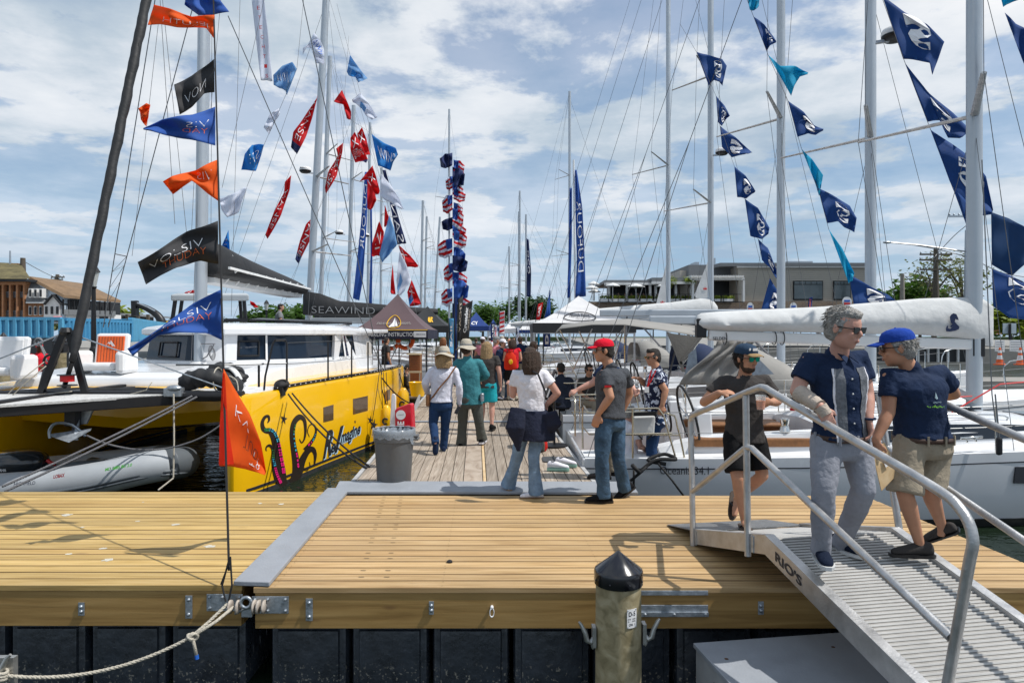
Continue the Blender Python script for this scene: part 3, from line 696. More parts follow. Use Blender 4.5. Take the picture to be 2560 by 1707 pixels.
dotrun([(744, 1165), (741, 1140), (736, 1115), (733, 1085), (736, 1062)], 2.8, 1.2, 13, (0, 0, 1, 1, 2)); dotrun([(770, 1112), (781, 1100), (787, 1085)], 2, 1, 7, (0, 1))
for k, (nm, mm) in enumerate((('pink_suckers', m_pink), ('cyan_suckers', m_cy), ('green_suckers', m_gr))): o = dots[k].build(nm, mm, hn, recalc=False); o['kind'] = 'stuff'
b = MB()
for cx_, cy_, R_ in ((709, 1047, 15), (925, 1050, 12), (934, 1062, 17), (887, 1054, 5)):
    b.add([HS(cx_+(R_ if k % 2 == 0 else R_*.33)*.62*sin(k*pi/5+.2), cy_-(R_ if k % 2 == 0 else R_*.33)*cos(k*pi/5+.2), .006) for k in range(10)]+[HS(cx_, cy_, .006)], [(k, (k+1) % 10, 10) for k in range(10)])
b.build('painted_stars', m_ink, hn, recalc=False)
def bil(q, u, v):
    a = (q[0][0]+(q[1][0]-q[0][0])*u, q[0][1]+(q[1][1]-q[0][1])*u); c = (q[3][0]+(q[2][0]-q[3][0])*u, q[3][1]+(q[2][1]-q[3][1])*u)
    return (a[0]+(c[0]-a[0])*v, a[1]+(c[1]-a[1])*v)
def hulltext(s, q, m, off, bold, shear=.35, d=(0, 0)):      # q: bottom-left, bottom-right, top-right, top-left pixels
    lettering(s, (0, 0, 0), (1, 0, 0), (0, 0, 1), m, hn, 1, fn=lambda x, y: HS(*[c+e for c, e in zip(bil(q, x, y), d)], off), bold=bold, shear=shear)
for s, q in (('R', [(806, 1148), (828, 1136), (832, 1070), (808, 1082)]), ('e', [(826, 1134), (838, 1128), (838, 1106), (826, 1112)]), ('I', [(834, 1134), (852, 1124), (858, 1062), (838, 1070)]), ('magine', [(850, 1120), (900, 1092), (900, 1056), (850, 1080)])):
    hulltext(s, q, mat('pale_blue_paint', (.45, .65, .8), .4, var=0), .008, .035, d=(2.0, 2.5)); hulltext(s, q, m_ink, .012, .03)
# bridge deck and nacelle between the hulls
b = MB(); secs = []
for y, zb, zt in ((12.15, .35, .86), (12.35, .12, .90), (13.2, .0, .93), (16, -.05, .95), (19, -.02, .95)):
    xl, xr = 2*CX(y)-hullx(y)+.4, hullx(y)-.4
    secs.append([V((xl+(xr-xl)*k/10, y, zb+.22*(1-abs(k/5-1))*-1+.2)) for k in range(11)]+[V((xr, y, zt)), V((xl, y, zt))])
b.loft(secs); b.build('bridge_deck', m_yel, ct, smooth=40)
# decks
b = MB(); secs = []
for y in (10.95, 11.3, 12.0, 13.4, 15, 17, 18, 19.15):
    xo = hullx(y)-.07; xi = hullx(y)-half(y)*2+.03
    secs.append([V((xi, y, sheer(y)-.03)), V((xo, y, sheer(y)-.03)), V((xo, y, sheer(y)+.006)), V((xi, y, sheer(y)+.006))])
b.loft(secs); b.loft([[V((2*CX(p.y)-p.x, p.y, p.z)) for p in s] for s in secs]); b.build('side_deck', m_gel, ct)
b = MB(); z0, z1 = .90, 1.09
def dk_(y, z, ins=0): return [V((2*CX(y)-hullx(y)+.9+ins, y, z)), V((hullx(y)-.9-ins, y, z))]
a = []
for y, zt in ((12.25, 1.0), (12.3, 1.06), (12.45, 1.09), (13.5, 1.15), (14.7, 1.2), (19, 1.2)):
    l0, r0 = dk_(y, .88); l1, r1 = dk_(y, zt-.03, .05); l2, r2 = dk_(y, zt, .12); a.append([l0, r0, r1, r2, l2, l1])
b.loft(a); fd = b.build('foredeck', m_gel, ct, smooth=50)
b = MB()
for k, (u, v) in enumerate(((.3, .4), (.42, .5), (.55, .3), (.63, .6), (.7, .35), (.5, .75), (.8, .7))): b.box((-8.1+2.9*u+.3, 12.6+1.6*v, 1.11+.055*v), (.09, .02, .012))
b.build('deck_hinges', m_galv, fd)
b = MB(); b.box((-6.9, 13.2, 1.139), (1.2, .9, .012), Matrix.Rotation(.055, 3, 'X')); b.box((-5.6, 13.2, 1.139), (.9, .9, .012), Matrix.Rotation(.055, 3, 'X')); b.build('locker_lid', m_gel, fd, bevel=.004)
# cabin
m_gl = m_glass
CY0 = 14.45
plan_b = [(-8.35, 15.5), (-7.0, 14.55), (-6.55, 14.45), (-6.1, 14.55), (-4.75, 15.9), (-4.25, 17.6), (-4.15, 20.3), (-9.0, 20.3), (-8.7, 17)]
def ring(sc, z, dx=0): 
    c = V((-6.55, 17.6)); return [V((c.x+(x-c.x)*sc, c.y+(y-c.y)*sc, z)) for x, y in plan_b]
b = MB(); b.loft([ring(1.0, .9), ring(1.0, 1.24), ring(.985, 1.26)]); cb = b.build('cabin_base', m_gel, ct, smooth=30)
b = MB(); b.loft([ring(.985, 1.25), ring(.95, 1.80)]); wd = b.build('windscreen', m_gl, ct)
b = MB(); r0, r1 = ring(.992, 1.25), ring(.957, 1.82)
def post(i, t0, t1):
    def at(r, t): a, c = r[i], r[(i+1) % len(r)]; return a.lerp(c, t)
    q = [at(r0, t0), at(r0, t1), at(r1, t1), at(r1, t0)]; d = V((0, -.02, 0)); b.prism(q, d)
post(1, .55, 1.0); post(2, .0, 1.0); post(3, .0, .12)
post(5, .35, 1.0); post(4, .96, 1.0)
b.build('window_pillar', m_gel, ct)
b = MB()
q = [r0[3].lerp(r0[4], t) for t in (.47, .49)]+[r1[3].lerp(r1[4], t) for t in (.49, .47)]
b.prism(q, (0, -.025, 0)); b.build('window_mullion', m_white, ct)
def onwin(u, v, off=.03):
    lo = r0[3].lerp(r0[4], u); hi = r1[3].lerp(r1[4], u); n = V((.66, -.75, 0)); return lo.lerp(hi, v)+n*off
b = MB(); hatch = [onwin(u, v, .012) for u, v in ((.14, .18), (.38, .18), (.38, .74), (.14, .74))]
b.tube(hatch+[hatch[0]], .022, 8); b.build('hatch_frame', m_blk, ct, smooth=True)
lo = lambda u, v: (r0[0].lerp(r0[1], u)).lerp(r1[0].lerp(r1[1], u), v)+V((-.3, -.9, 0)).normalized()*.012
b = MB(); hq = [lo(u, v) for u, v in ((.35, .15), (.8, .15), (.8, .7), (.35, .7))]; b.tube(hq+[hq[0]], .02, 8); b.build('hatch_frame', m_blk, ct, smooth=True)
b = MB(); b.prism([P(653, 914, 15.2), P(698, 912, 15.8), P(696, 933, 15.8), P(663, 934, 15.2)], (0, .03, 0)); b.build('step_window', m_ink, ct)
# roof
b = MB(); b.loft([ring(.985, 1.80), ring(1.02, 1.83), ring(1.02, 1.93), ring(.98, 1.985), ring(.8, 2.06), ring(.4, 2.1)])
rf = b.build('roof', m_gel, ct, smooth=25)
b = MB(); b.prism([(-4.25, 17.6, 1.84), (-3.95, 20.2, 1.86), (-3.9, 21.5, 1.87), (-9.1, 21.5, 1.87), (-8.9, 17.6, 1.86)], (0, 0, .11)); b.build('aft_roof', m_gel, ct, bevel=.03)
b = MB(); b.prism([P(672, 817, 16.2), P(790, 823, 17.2), P(872, 812, 21), P(700, 806, 21)], (0, 0, .04)); sp_ = b.build('solar_panel', mat('solar_cells', (.02, .025, .035), .12, var=.2, vs=3, coat=1), ct, bevel=.006)
b = MB(); b.lathe([(.36, 0), (.36, .03), (.3, .045)], (-6.05, 16.2, 2.03), 24, sx=1.2); b.build('roof_hatch', m_glass, ct, smooth=30)
b = MB(); b.prism([P(838, 838, 17.0), P(862, 836, 17.8), P(905, 918, 18.6), P(845, 930, 17.2), P(835, 895, 16.9)], (-.08, .05, 0)); b.build('cabin_side', m_gel, ct)
b = MB(); b.tube([P(905, 820, 19.5), P(880, 829, 19), P(856, 833, 18.5)], .03, 8); b.build('rolled_curtain', m_whitec, ct, smooth=True)
lettering('VIBRO II', P(866, 895, 17.0), (1, .35, 0), (0, 0, 1), m_galv, ct, .09, .35)
# interior hints behind glass are left dark; helm hardtop
b = MB(); b.prism([P(427, 752, 19), P(622, 752, 19), P(618, 747, 21.5), P(440, 747, 21.5)], (0, 0, .18)); ht = b.build('helm_roof', mat('helm_roof_grey', (.42, .45, .47), .4, var=.05), ct, bevel=.04)
b = MB()
for p in ((438, 19.1), (610, 19.1), (600, 21.3), (455, 21.3)): b.bar(P(p[0], 750, p[1]), P(p[0]-8 if p[0] < 500 else p[0]+4, 805, p[1]), .08, .08)
b.bar(P(560, 801, 19), P(618, 800, 19), .06, .1); b.build('helm_roof_frame', m_blk, ct)
b = MB(); b.prism([P(622, 803, 19.5), P(880, 812, 21), P(880, 808, 24), P(650, 799, 24)], (0, 0, .06)); b.build('aft_coaming', m_blk, ct)
# mast, boom, bag
MY = 14.55; MX = (500-1280)/FPX*MY
mtop = V((MX+.05, MY+.35, 19))
def mastmesh(a, c, w, l, n=14):
    b = MB(); d = (c-a); k = 5
    b.loft([[a+d*(i/k)+V((cos(2*pi*j/n)*w/2, sin(2*pi*j/n)*l/2, 0)) for j in range(n)] for i in range(k+1)]); return b
b = mastmesh(V((MX, MY, 1.15)), mtop, .235, .33); b.build('mast', m_mast, ct, smooth=50)
b = MB(); b.lathe([(.2, 0), (.2, .03), (.15, .05)], (MX, MY, 1.19), 18); b.build('mast_foot', m_white, ct, smooth=40)
b = MB(); b.bar(V((MX+.1, MY-.15, 1.62)), V((MX+.38, MY-.15, 1.62)), .06, .02); b.tube([(MX+.36, MY-.15, 1.6), (MX+.2, MY-.13, 1.35), (MX+.1, MY-.12, 1.3)], .012, 6)
for k in range(5): b.torus((MX+.32+.01*k, MY-.2, 1.47-.02*k), .09, .007, Matrix.Rotation(pi/2, 3, 'X') @ Matrix.Rotation(.2*k, 3, 'Y') @ Matrix.Diagonal((.6, 1.3, 1)), 16, 5)
b.build('halyard_coils', m_rope_g, ct)
ba, bc = V((MX, MY+.25, 3.02)), P(738, 738, 20.3)
b = MB(); b.bar(ba, bc, .42, .16)
for k in range(9):
    p = ba.lerp(bc, .08+.1*k); b.prism([p+V((.2, 0, .09)), p+V((.5, 0, .26)), p+V((.5, 0, .22)), p+V((.2, 0, -.07))], (0, .04, 0))
b.bar(ba+V((.52, 0, .24)), bc+V((.45, 0, .18)), .05, .05); b.build('boom', m_mastw, ct)
b = MB(); secs = []
for t, h, w in ((-.03, .62, .18), (.02, .72, .22), (.1, .66, .30), (.3, .52, .34), (.6, .38, .34), (.9, .26, .3), (1.0, .18, .25), (1.02, .08, .15)):
    p = ba.lerp(bc, t)+V((.18, 0, .12)); n = 14
    secs.append([p+V((cos(2*pi*j/n)*w, 0, (h if sin(2*pi*j/n) > 0 else .10)*sin(2*pi*j/n)*(1+.05*sin(7*t+j)))) for j in range(n)])
b.loft(secs); bg_ = b.build('sail_bag', m_blkc, ct, smooth=60, sub=1)
b = MB(); b.lathe([(.09, 0), (.09, .01)], P(573, 643, 15.3), 20, Matrix.Rotation(pi/2, 3, 'X')); b.build('badge', m_white, bg_)
# furled headsail and stays
fs = P(180, 905, 10.6); ft = P(366, 0, 12.4); ft2 = fs+(ft-fs)*1.05
b = MB(); n = 46; b.tube([fs.lerp(ft2, k/n)+V((.006*sin(k*1.3), 0, 0)) for k in range(n+1)], [(.070+.012*(k/n)+.004*sin(k*1.3)+.003*sin(k*3.1)) if k > 1 else .05 for k in range(n+1)], 12)
b.build('furled_headsail', m_blkc, ct, smooth=True)
b = MB(); b.cyl(fs, P(160, 968, 10.7), .035, 10); b.lathe([(.14, -.10), (.14, -.085), (.02, -.08)], P(168, 948, 10.65), 20); b.lathe([(.14, .06), (.14, .075), (.02, .08)], P(168, 948, 10.65), 20); b.build('furler', m_blk, ct, smooth=40)
b = MB(); b.lathe([(.10, -.06), (.10, .045)], P(168, 944, 10.65), 20); b.build('furler_line', m_red, ct, smooth=40)
W_ = [(P(258, 818, 15.5), P(392, -30, 15.0)), (P(270, 818, 15.8), P(492, -20, 15.1)), (P(955, 935, 16.3), P(752, -20, 15.0)), (P(962, 935, 16.8), P(570, 40, 15.0)),
      (P(505, 180, 14.6), P(478, 905, 14.3)), (P(515, 560, 14.9), P(520, 0, 14.9)), (P(527, 620, 15), P(530, 0, 15.0)), (P(437, 560, 12), P(400, 0, 12)), (P(476, 640, 14), P(486, 430, 14)),
      (P(330, 640, 14.4), P(400, 20, 14.4)), (P(466, 580, 13), P(406, 0, 13)), (P(500, 560, 15), P(552, 0, 15)), (P(578, 790, 17), P(600, 0, 17)), (P(555, 470, 16), P(660, 0, 16))]
for k, (a, c) in enumerate(W_): b = MB(); b.tube([a, c], .011 if k < 4 else .005, 5, cap=False); b.build('stay', m_wire if k < 4 else m_rope_g, ct)
b = MB()
A_, B_ = W_[0][0], W_[0][1]; C_, D_ = W_[1][0], W_[1][1]
pt_ = lambda a, c, py: a.lerp(c, (a.z-(CH-(py-HOR)/FPX*15.4))/(a.z-c.z))
ra = [pt_(A_, B_, y) for y in (635, 680, 720, 760)]; rc = [pt_(C_, D_, y) for y in (638, 660, 700, 740)]
zz_ = [ra[0], rc[0], ra[1], rc[1], ra[2], rc[2], ra[3]]
b.tube([ra[0], rc[0]], .012, 5); b.tube(zz_[1:], .006, 5); b.build('shroud_lacing', m_wire, ct)
# crossbeam, striker, bowsprit, trampoline
bz = .84
b = MB(); b.tube([(-9.6, 10.85, bz), (-4.25, 10.8, bz)], .085, 14, flat=1.0); cbm = b.build('crossbeam', m_blk, ct, smooth=50)
ap = P(165, 830, 10.75)
b = MB(); b.bar((P(100, 985, 10.8)), ap+V((-.02, 0, .02)), .10, .06, (0, 1, 0)); b.bar(P(214, 985, 10.8), ap+V((.04, 0, .02)), .10, .06, (0, 1, 0)); b.lathe([(.06, -.05), (.1, 0), (.07, .07)], ap, 14); b.build('striker', m_blk, ct)
for a, c in ((ap, V((-4.35, 10.75, .90))), (ap, V((-9.4, 10.75, .9)))):
    b = MB(); b.tube([a, c], .012, 6); b.build('striker_stay', m_galv, ct)
b = MB(); tip = V((-7.25, 9.4, .80)); L0, R0 = V((-8.3, 10.8, bz)), V((-5.35, 10.8, bz))
b.prism([L0, R0, tip+V((.12, 0, 0)), tip-V((.12, 0, 0))], (0, 0, .035)); b.build('bow_net', mat('net_white', (.55, .55, .54), .8, var=.3, vs=25, bump=.6, bs=60), ct)
b = MB(); 
for a in (L0, R0): b.bar(a-V((0, 0, .06)), tip-V((0, 0, .06)), .05, .16)
b.bar(V((-6.95, 12.2, .85)), tip+V((0, -.1, 0)), .14, .16); b.build('bowsprit', m_blk, ct, bevel=.01)
b = MB(); b.prism([(-8.6, 10.95, .80), (-4.95, 10.95, .80), (-4.75, 12.2, .84), (-8.7, 12.2, .84)], (0, 0, .015)); tp = b.build('trampoline', mat('trampoline_net', (.5, .5, .5), .8, var=.3, vs=30, bump=.6, bs=80), ct)
b = MB()
for x in (-8.0, -6.85, -5.7): b.bar((x, 10.95, .83), (x+.05, 12.2, .87), .14, .04)
for x0, x1 in ((-8.3, -6.0), (-7.4, -5.2)): b.tube([(x0, 11.2, .87), ((x0+x1)/2, 11.5, .9), (x1, 11.3, .87)], .03, 8)
b.build('net_webbing', m_blkc, ct)
# anchor and bow roller below the sprit
b = MB(); c = P(190, 1040, 10.3)
b.box(c+V((0, 0, -.02)), (.16, .3, .22)); b.bar(c, P(186, 1098, 10.2), .07, .1)
b.build('anchor_roller', m_blk, ct)
b = MB(); b.tube(smoothpath([P(125, 1095, 10.1), P(124, 1075, 10.1), P(140, 1058, 10.1), P(180, 1062, 10.15), P(214, 1090, 10.2)], 4), .022, 8)
b.prism([P(124, 1090, 10.0), P(172, 1106, 10.0), P(226, 1076, 10.2), P(200, 1092, 10.4)], (0, .03, .03)); b.bar(P(195, 1040, 10.3), P(190, 1098, 10.1), .05, .06); b.prism([P(200, 1010, 10.3), P(240, 1010, 10.3), P(228, 1032, 10.3), P(215, 1060, 10.3), P(198, 1060, 10.3)], (0, .04, 0)); b.build('anchor', m_galv, ct)
# bow cleat, stanchions, lifelines
b = MB(); c = HS(712, 972, -.06); b.ell(c+V((0, 0, .05)), (.10, .14, .09)); b.torus(c+V((0, 0, .08)), .1, .03, Matrix.Rotation(.6, 3, 'X'), 18, 6); b.torus(c+V((0, 0, .04)), .12, .03, Matrix.Rotation(-.4, 3, 'Y'), 18, 6); b.box(c+V((.04, 0, -.04)), (.05, .3, .14)); b.build('bow_cleat', m_rope_k, ct, smooth=60)
def stan(px, y1, y0, Y): return P(px, y0, Y), P(px, y1, Y)
tops = []
for px, y1, y0, Y in ((820, 853, 952, 13.4), (879, 853, 944, 14.4), (920, 856, 935, 15.3), (946, 850, 925, 16.2), (962, 850, 920, 17.3)):
    a, c = stan(px, y1, y0, Y); b = MB(); b.cyl(a, c, .017, 8); b.build('stanchion', m_blk, ct, smooth=50); tops.append(c)
b = MB(); b.tube([P(660, 975, 11.5), P(663, 940, 11.5), P(682, 858, 11.7), P(688, 850, 11.7), P(713, 850, 12.0), P(717, 858, 12.0), P(717, 968, 12.0)], .018, 8); b.build('pulpit', m_blk, ct, smooth=50)
a, c = stan(647, 913, 967, 11.2); b = MB(); b.cyl(a, c, .02, 8); b.build('stanchion', m_blk, ct)
b = MB(); b.tube([P(717, 857, 12)]+tops, .005, 5, cap=False); b.tube([P(717, 910, 12)]+[P(820, 903, 13.4), P(879, 897, 14.4), P(920, 893, 15.3), P(962, 888, 17.3)], .005, 5, cap=False); b.tube([P(440, 912, 11.3), P(560, 912, 11.3), P(717, 908, 12.0)], .016, 6); b.build('lifeline', m_wire, ct)
# hull fenders (own things)
for k, (px, y0, y1, Y, lab) in enumerate(((1008, 968, 1035, 17.2, 'larger yellow cylinder fender hanging beside the pier'), (966, 1012, 1075, 15.3, 'smaller yellow fender hanging at the catamaran waterline'))):
    t = P(px, y0, Y); bo = P(px, y1, Y); h = t.z-bo.z; r = h*.23
    o = thing('fender', lab, 'fender', t, 'yellow fenders on the catamaran')
    b = MB(); b.lathe([(.01, 0), (r*.35, -.01*h), (r*.5, -.06*h), (r*.95, -.22*h), (r, -.5*h), (r*.98, -.8*h), (r*.7, -.95*h), (.02, -h)], t, 20); q = b.build('body', m_yel, o, smooth=True)
    b = MB(); b.torus(t+V((.0, -r*1.0, -.62*h)), r*.45, .02, Matrix.Rotation(pi/2, 3, 'X'), 20, 6, .6, 5.4); b.build('mark', m_ink, q)
    b = MB(); b.cyl(t, t+V((-.1, 0, .35)), .012, 6); b.build('lanyard', m_rope_k, o)
# mooring lines of the catamaran
rope('mooring_rope', 'doubled black dock line from yellow bow to pier edge', cat(HS(706, 985, .1), V((-1.95, 9.15, .02)), .12), .014, m_rope_k)
rope('mooring_rope', 'second black dock line running beside the doubled bow line', cat(HS(716, 983, .1), V((-1.93, 9.25, .02)), .08), .014, m_rope_k)
rope('spring_rope', 'black line from the catamaran rail down to the far pier edge', cat(P(955, 945, 15.9), V((-2.4, 17.5, .02)), .15), .016, m_rope_k)
for k, (x0, x1, y1) in enumerate(((944, 951, 1090), (950, 958, 1085), (957, 965, 1075), (940, 918, 1110))):
    rope('hanging_rope', ('thin black line hanging straight down the yellow hull', 'black line hanging next to the hull window', 'black line hanging nearest the small fender', 'thin black line slanting forward down the yellow hull')[k], [HS(x0, 930, .08), HS((x0+x1)/2+2, 1010, .06), HS(x1, y1, .03)], .008, m_rope_k, strands=False)
rope('dock_line', 'thick gray twin rope from crossbeam down to lower left', cat(P(492, 992, 10.7), P(12, 1228, 8.6), .03), .016, m_rope_g)
rope('dock_line', 'second thick gray rope just above its twin by the crossbeam', cat(P(480, 990, 10.7), P(5, 1216, 8.6), .03), .016, m_rope_g)
rope('anchor_bridle', 'gray rope sagging over dark water under the crossbeam', smoothpath([P(210, 1085, 10.2), P(270, 1110, 10.2), P(350, 1124, 10.3), P(430, 1118, 10.4), P(500, 1095, 10.5), P(552, 1062, 10.6)], 5), .014, m_rope_g)
rope('painter', 'cream rope hanging from the crossbeam to the dinghy bow', [P(434, 985, 10.65), P(435, 1100, 10.5), P(433, 1195, 10.4), P(395, 1225, 10.2)], .013, m_rope_w)
for k, pts in enumerate(([(115, 915), (60, 960), (27, 992)], [(110, 905), (52, 950), (20, 985)], [(30, 998), (110, 985), (180, 978)], [(380, 955), (365, 975), (325, 985)])):
    rope('control_line', ('thin pale line from the wheel down to the bow net', 'upper thin pale line near the black wheel', 'thin pale line lying across the bow net', 'thin pale line draped from the foredeck fairlead')[k], [P(x, y, 10.6) for x, y in pts], .008, m_rope_w, strands=False)
b = MB(); b.torus(P(125, 903, 10.9), .10, .02, Matrix.Rotation(pi/2, 3, 'X') @ Matrix.Rotation(.5, 3, 'Z'), 20, 8); b.tube([P(118, 900, 10.9), P(132, 906, 10.9)], .01, 5); b.tube([P(128, 897, 10.9), P(122, 909, 10.9)], .01, 5); b.bar(P(118, 910, 10.9), P(100, 980, 10.8), .06, .06); b.build('furling_wheel', m_blk, ct, smooth=50)
b = MB(); b.box(P(435, 980, 10.75), (.28, .12, .14)); b.ell(P(435, 970, 10.7), (.12, .07, .05)); b.build('beam_roller', m_galv, ct, bevel=.01)
b = MB(); b.box(P(152, 870, 10.9), (.16, .16, .16)); b.build('spotlight', m_blk, ct, bevel=.02)
# rolled sail bundle
sb_ = thing('sail_bundle', 'rolled black sail bundle lashed on the yellow catamaran deck', 'sail bag', P(520, 985, 11.3))
b = MB()
def blob(pts, r, f=.9): b.tube(smoothpath(pts, 6), [r*(1+.12*sin(i*1.7)+.06*sin(i*3.1)) if 1 < i < (len(pts)-1)*6-1 else r*.6 for i in range((len(pts)-1)*6+1)], 12, flat=f)
blob([P(455, 965, 11.2), P(485, 948, 11.2), P(530, 945, 11.2), P(575, 960, 11.3), P(600, 975, 11.4)], .17); blob([P(520, 932, 11.6), P(560, 925, 11.6), P(590, 935, 11.6), P(606, 958, 11.6)], .15)
b.build('folded_cloth', m_blkc, sb_, smooth=True)
b = MB(); b.tube(smoothpath([P(565, 918, 11.45), P(580, 922, 11.42), P(592, 935, 11.42), P(600, 950, 11.42)], 5), .075, 10, flat=.4); b.build('pale_patch', m_whitec, sb_, smooth=True)
b = MB(); b.torus(P(545, 948, 11.25), .19, .012, Matrix.Rotation(pi/2, 3, 'Y'), 20, 6); b.tube(smoothpath([P(560, 935, 11.2), P(590, 950, 11.2), P(596, 985, 11.2)], 5), .01, 6); b.tube(smoothpath([P(460, 985, 11), P(490, 975, 10.95), P(515, 980, 10.95), P(500, 990, 10.9)], 5), .014, 6); b.build('lashing', m_rope_w, sb_)
# inflatable deck chairs
def chair(name, lab, px, py, Y, s, full=True):
    t = thing(name, lab, 'deck seat', P(px, py, Y)); c = P(px, py, Y)
    b = MB(); b.box(c+V((0, .25, .42*s)), (.62*s, .12, .62*s), Matrix.Rotation(-.15, 3, 'X')); bk = b.build('backrest', m_white, t, bevel=.05)
    b = MB(); b.box(c+V((0, .18, .43*s)), (.5*s, .03, .5*s), Matrix.Rotation(-.15, 3, 'X')); pn = b.build('panel', m_orange if full else m_white, t, bevel=.02)
    if full:
        b = MB()
        for k in range(9): b.box(c+V(((-.22+.055*k)*s, .163, .43*s)), (.004, .004, .48*s), Matrix.Rotation(-.15, 3, 'X'))
        b.build('panel_grooves', m_ink, pn)
        b = MB(); q = lambda u, v: c+V((u*s, .15+.13*v*.0, .45*s+v*s)); b.prism([q(-.10, .02), q(-.03, .10), q(-.015, .085), q(0, .07), q(.012, .1), q(.0, .13), q(.0, .10), q(-.02, .12)], (0, .004, 0)); b.prism([q(.02, .15), q(.10, .04), q(.05, .04), q(.01, .09)], (0, .004, 0)); b.build('mountain_mark', m_white, pn)
    b = MB(); b.box(c+V((0, .0, .12*s)), (.62*s, .5*s, .14)); b.build('seat', m_white, t, bevel=.05)
    for sx in (-1, 1): b = MB(); b.box(c+V((sx*.42*s, -.02, .2*s)), (.17*s, .55*s, .42*s)); b.build('armrest', m_white, t, bevel=.07)
chair('inflatable_seat', 'white inflatable deck seat with orange panelled backrest', 262, 932, 12.6, 1.0)
chair('inflatable_seat', 'plain white inflatable seat cut off by the left edge', 3, 945, 12.0, 1.0, False)
# ---------------------------------------------------------------- dinghy
dg = thing('dinghy', 'gray inflatable dinghy with outboard floating under the catamaran bow', 'dinghy', P(240, 1200, 10.8))
near = smoothpath([P(-260, 1238, 10.0), P(60, 1220, 10.1), P(220, 1200, 10.2), P(350, 1172, 10.4), P(415, 1160, 10.6)], 6)
nose = smoothpath([P(415, 1160, 10.6), P(448, 1157, 10.85), P(458, 1154, 11.1), P(445, 1150, 11.4), P(400, 1148, 11.6)], 6)
farp = smoothpath([P(400, 1148, 11.6), P(300, 1158, 11.7), P(160, 1172, 11.7), P(0, 1185, 11.7), P(-200, 1195, 11.7)], 6)
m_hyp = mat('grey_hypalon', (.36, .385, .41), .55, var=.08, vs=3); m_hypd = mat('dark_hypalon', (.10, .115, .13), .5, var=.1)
b = MB(); b.tube(near, .245, 20); nt_ = b.build('tube', m_hyp, dg, smooth=True)
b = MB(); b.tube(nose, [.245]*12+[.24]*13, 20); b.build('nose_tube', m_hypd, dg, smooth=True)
b = MB(); b.tube(farp, .24, 16); b.build('tube', m_hyp, dg, smooth=True)
b = MB()
for dz, r in ((-.07, .03), (-.12, .022)): b.tube([p+V((0, -.235, dz)) for p in near]+[p+V((.1+.1*min(1, i/10), -.23+.05*i/6, dz)) for i, p in enumerate(nose[1:9])], r, 8)
b.build('rub_strake', m_hypd, dg, smooth=True)
b = MB(); b.prism([near[2]-V((0, -.1, .1)), near[-1]-V((0, -.1, .1)), farp[0]-V((0, 0, .15)), farp[-1]-V((0, 0, .15))], (0, 0, .05)); b.build('floor', m_hypd, dg)
b = MB(); b.tube(smoothpath([P(120, 1180, 10.9), P(180, 1165, 10.9), P(250, 1160, 11), P(300, 1158, 11.1)], 4), .07, 10); b.tube([P(230, 1160, 11.4), P(300, 1172, 10.6)], .12, 12); b.build('seat_roll', m_hypd, dg, smooth=True)
def dtext(s, x0, x1, y0, y1, m, bold=.01, shear=.2):
    lettering(s, (0, 0, 0), (1, 0, 0), (0, 0, 1), m, nt_, 1, bold=bold, shear=shear, fn=lambda x, y: (lambda px: P(px, (y0[0]+(y0[1]-y0[0])*x)*(1-y)+(y1[0]+(y1[1]-y1[0])*x)*y, (10.1 if px < 200 else 10.1+.2*(px-200)/150)-.262))(x0+(x1-x0)*x))
dtext('HIGHFIELD', 34, 88, (1214, 1211), (1205, 1202), m_navy); dtext('MD 5885 BU 2.0', 262, 330, (1178, 1165), (1170, 1157), mat('lime_print', (.1, .6, .04), .5, var=0), .03); dtext('LOBAX', 133, 162, (1196, 1192), (1187, 1182), m_red, .04)
b = MB(); ob = P(42, 1158, 10.9)
b.loft([[ob+V((cos(a*2*pi/16)*w*.42, sin(a*2*pi/16)*w*.3, z)) for a in range(16)] for z, w in ((-.2, .9), (-.12, 1.08), (.02, 1.15), (.12, 1.08), (.19, .85), (.215, .45))]); om = b.build('outboard_cowl', mat('cowl_black', (.02, .025, .03), .15, var=.1, coat=.6), dg, smooth=50)
lettering('YAMAHA', ob+V((-.02, -.352, -.04)), (1, 0, 0), (0, 0, 1), m_white, om, .045, .22, .02)
b = MB(); b.box(ob+V((0, 0, -.45)), (.18, .22, .6)); b.tube([ob+V((.3, -.1, -.1)), ob+V((.7, -.15, -.12)), ob+V((.9, -.15, -.1))], .03, 8); b.build('outboard_leg', m_blk, dg, bevel=.02)
b = MB(); b.tube([P(118, 1150, 10.9), P(128, 1158, 10.9), P(138, 1160, 10.9)], .03, 8); b.build('kill_cord', m_red, dg)
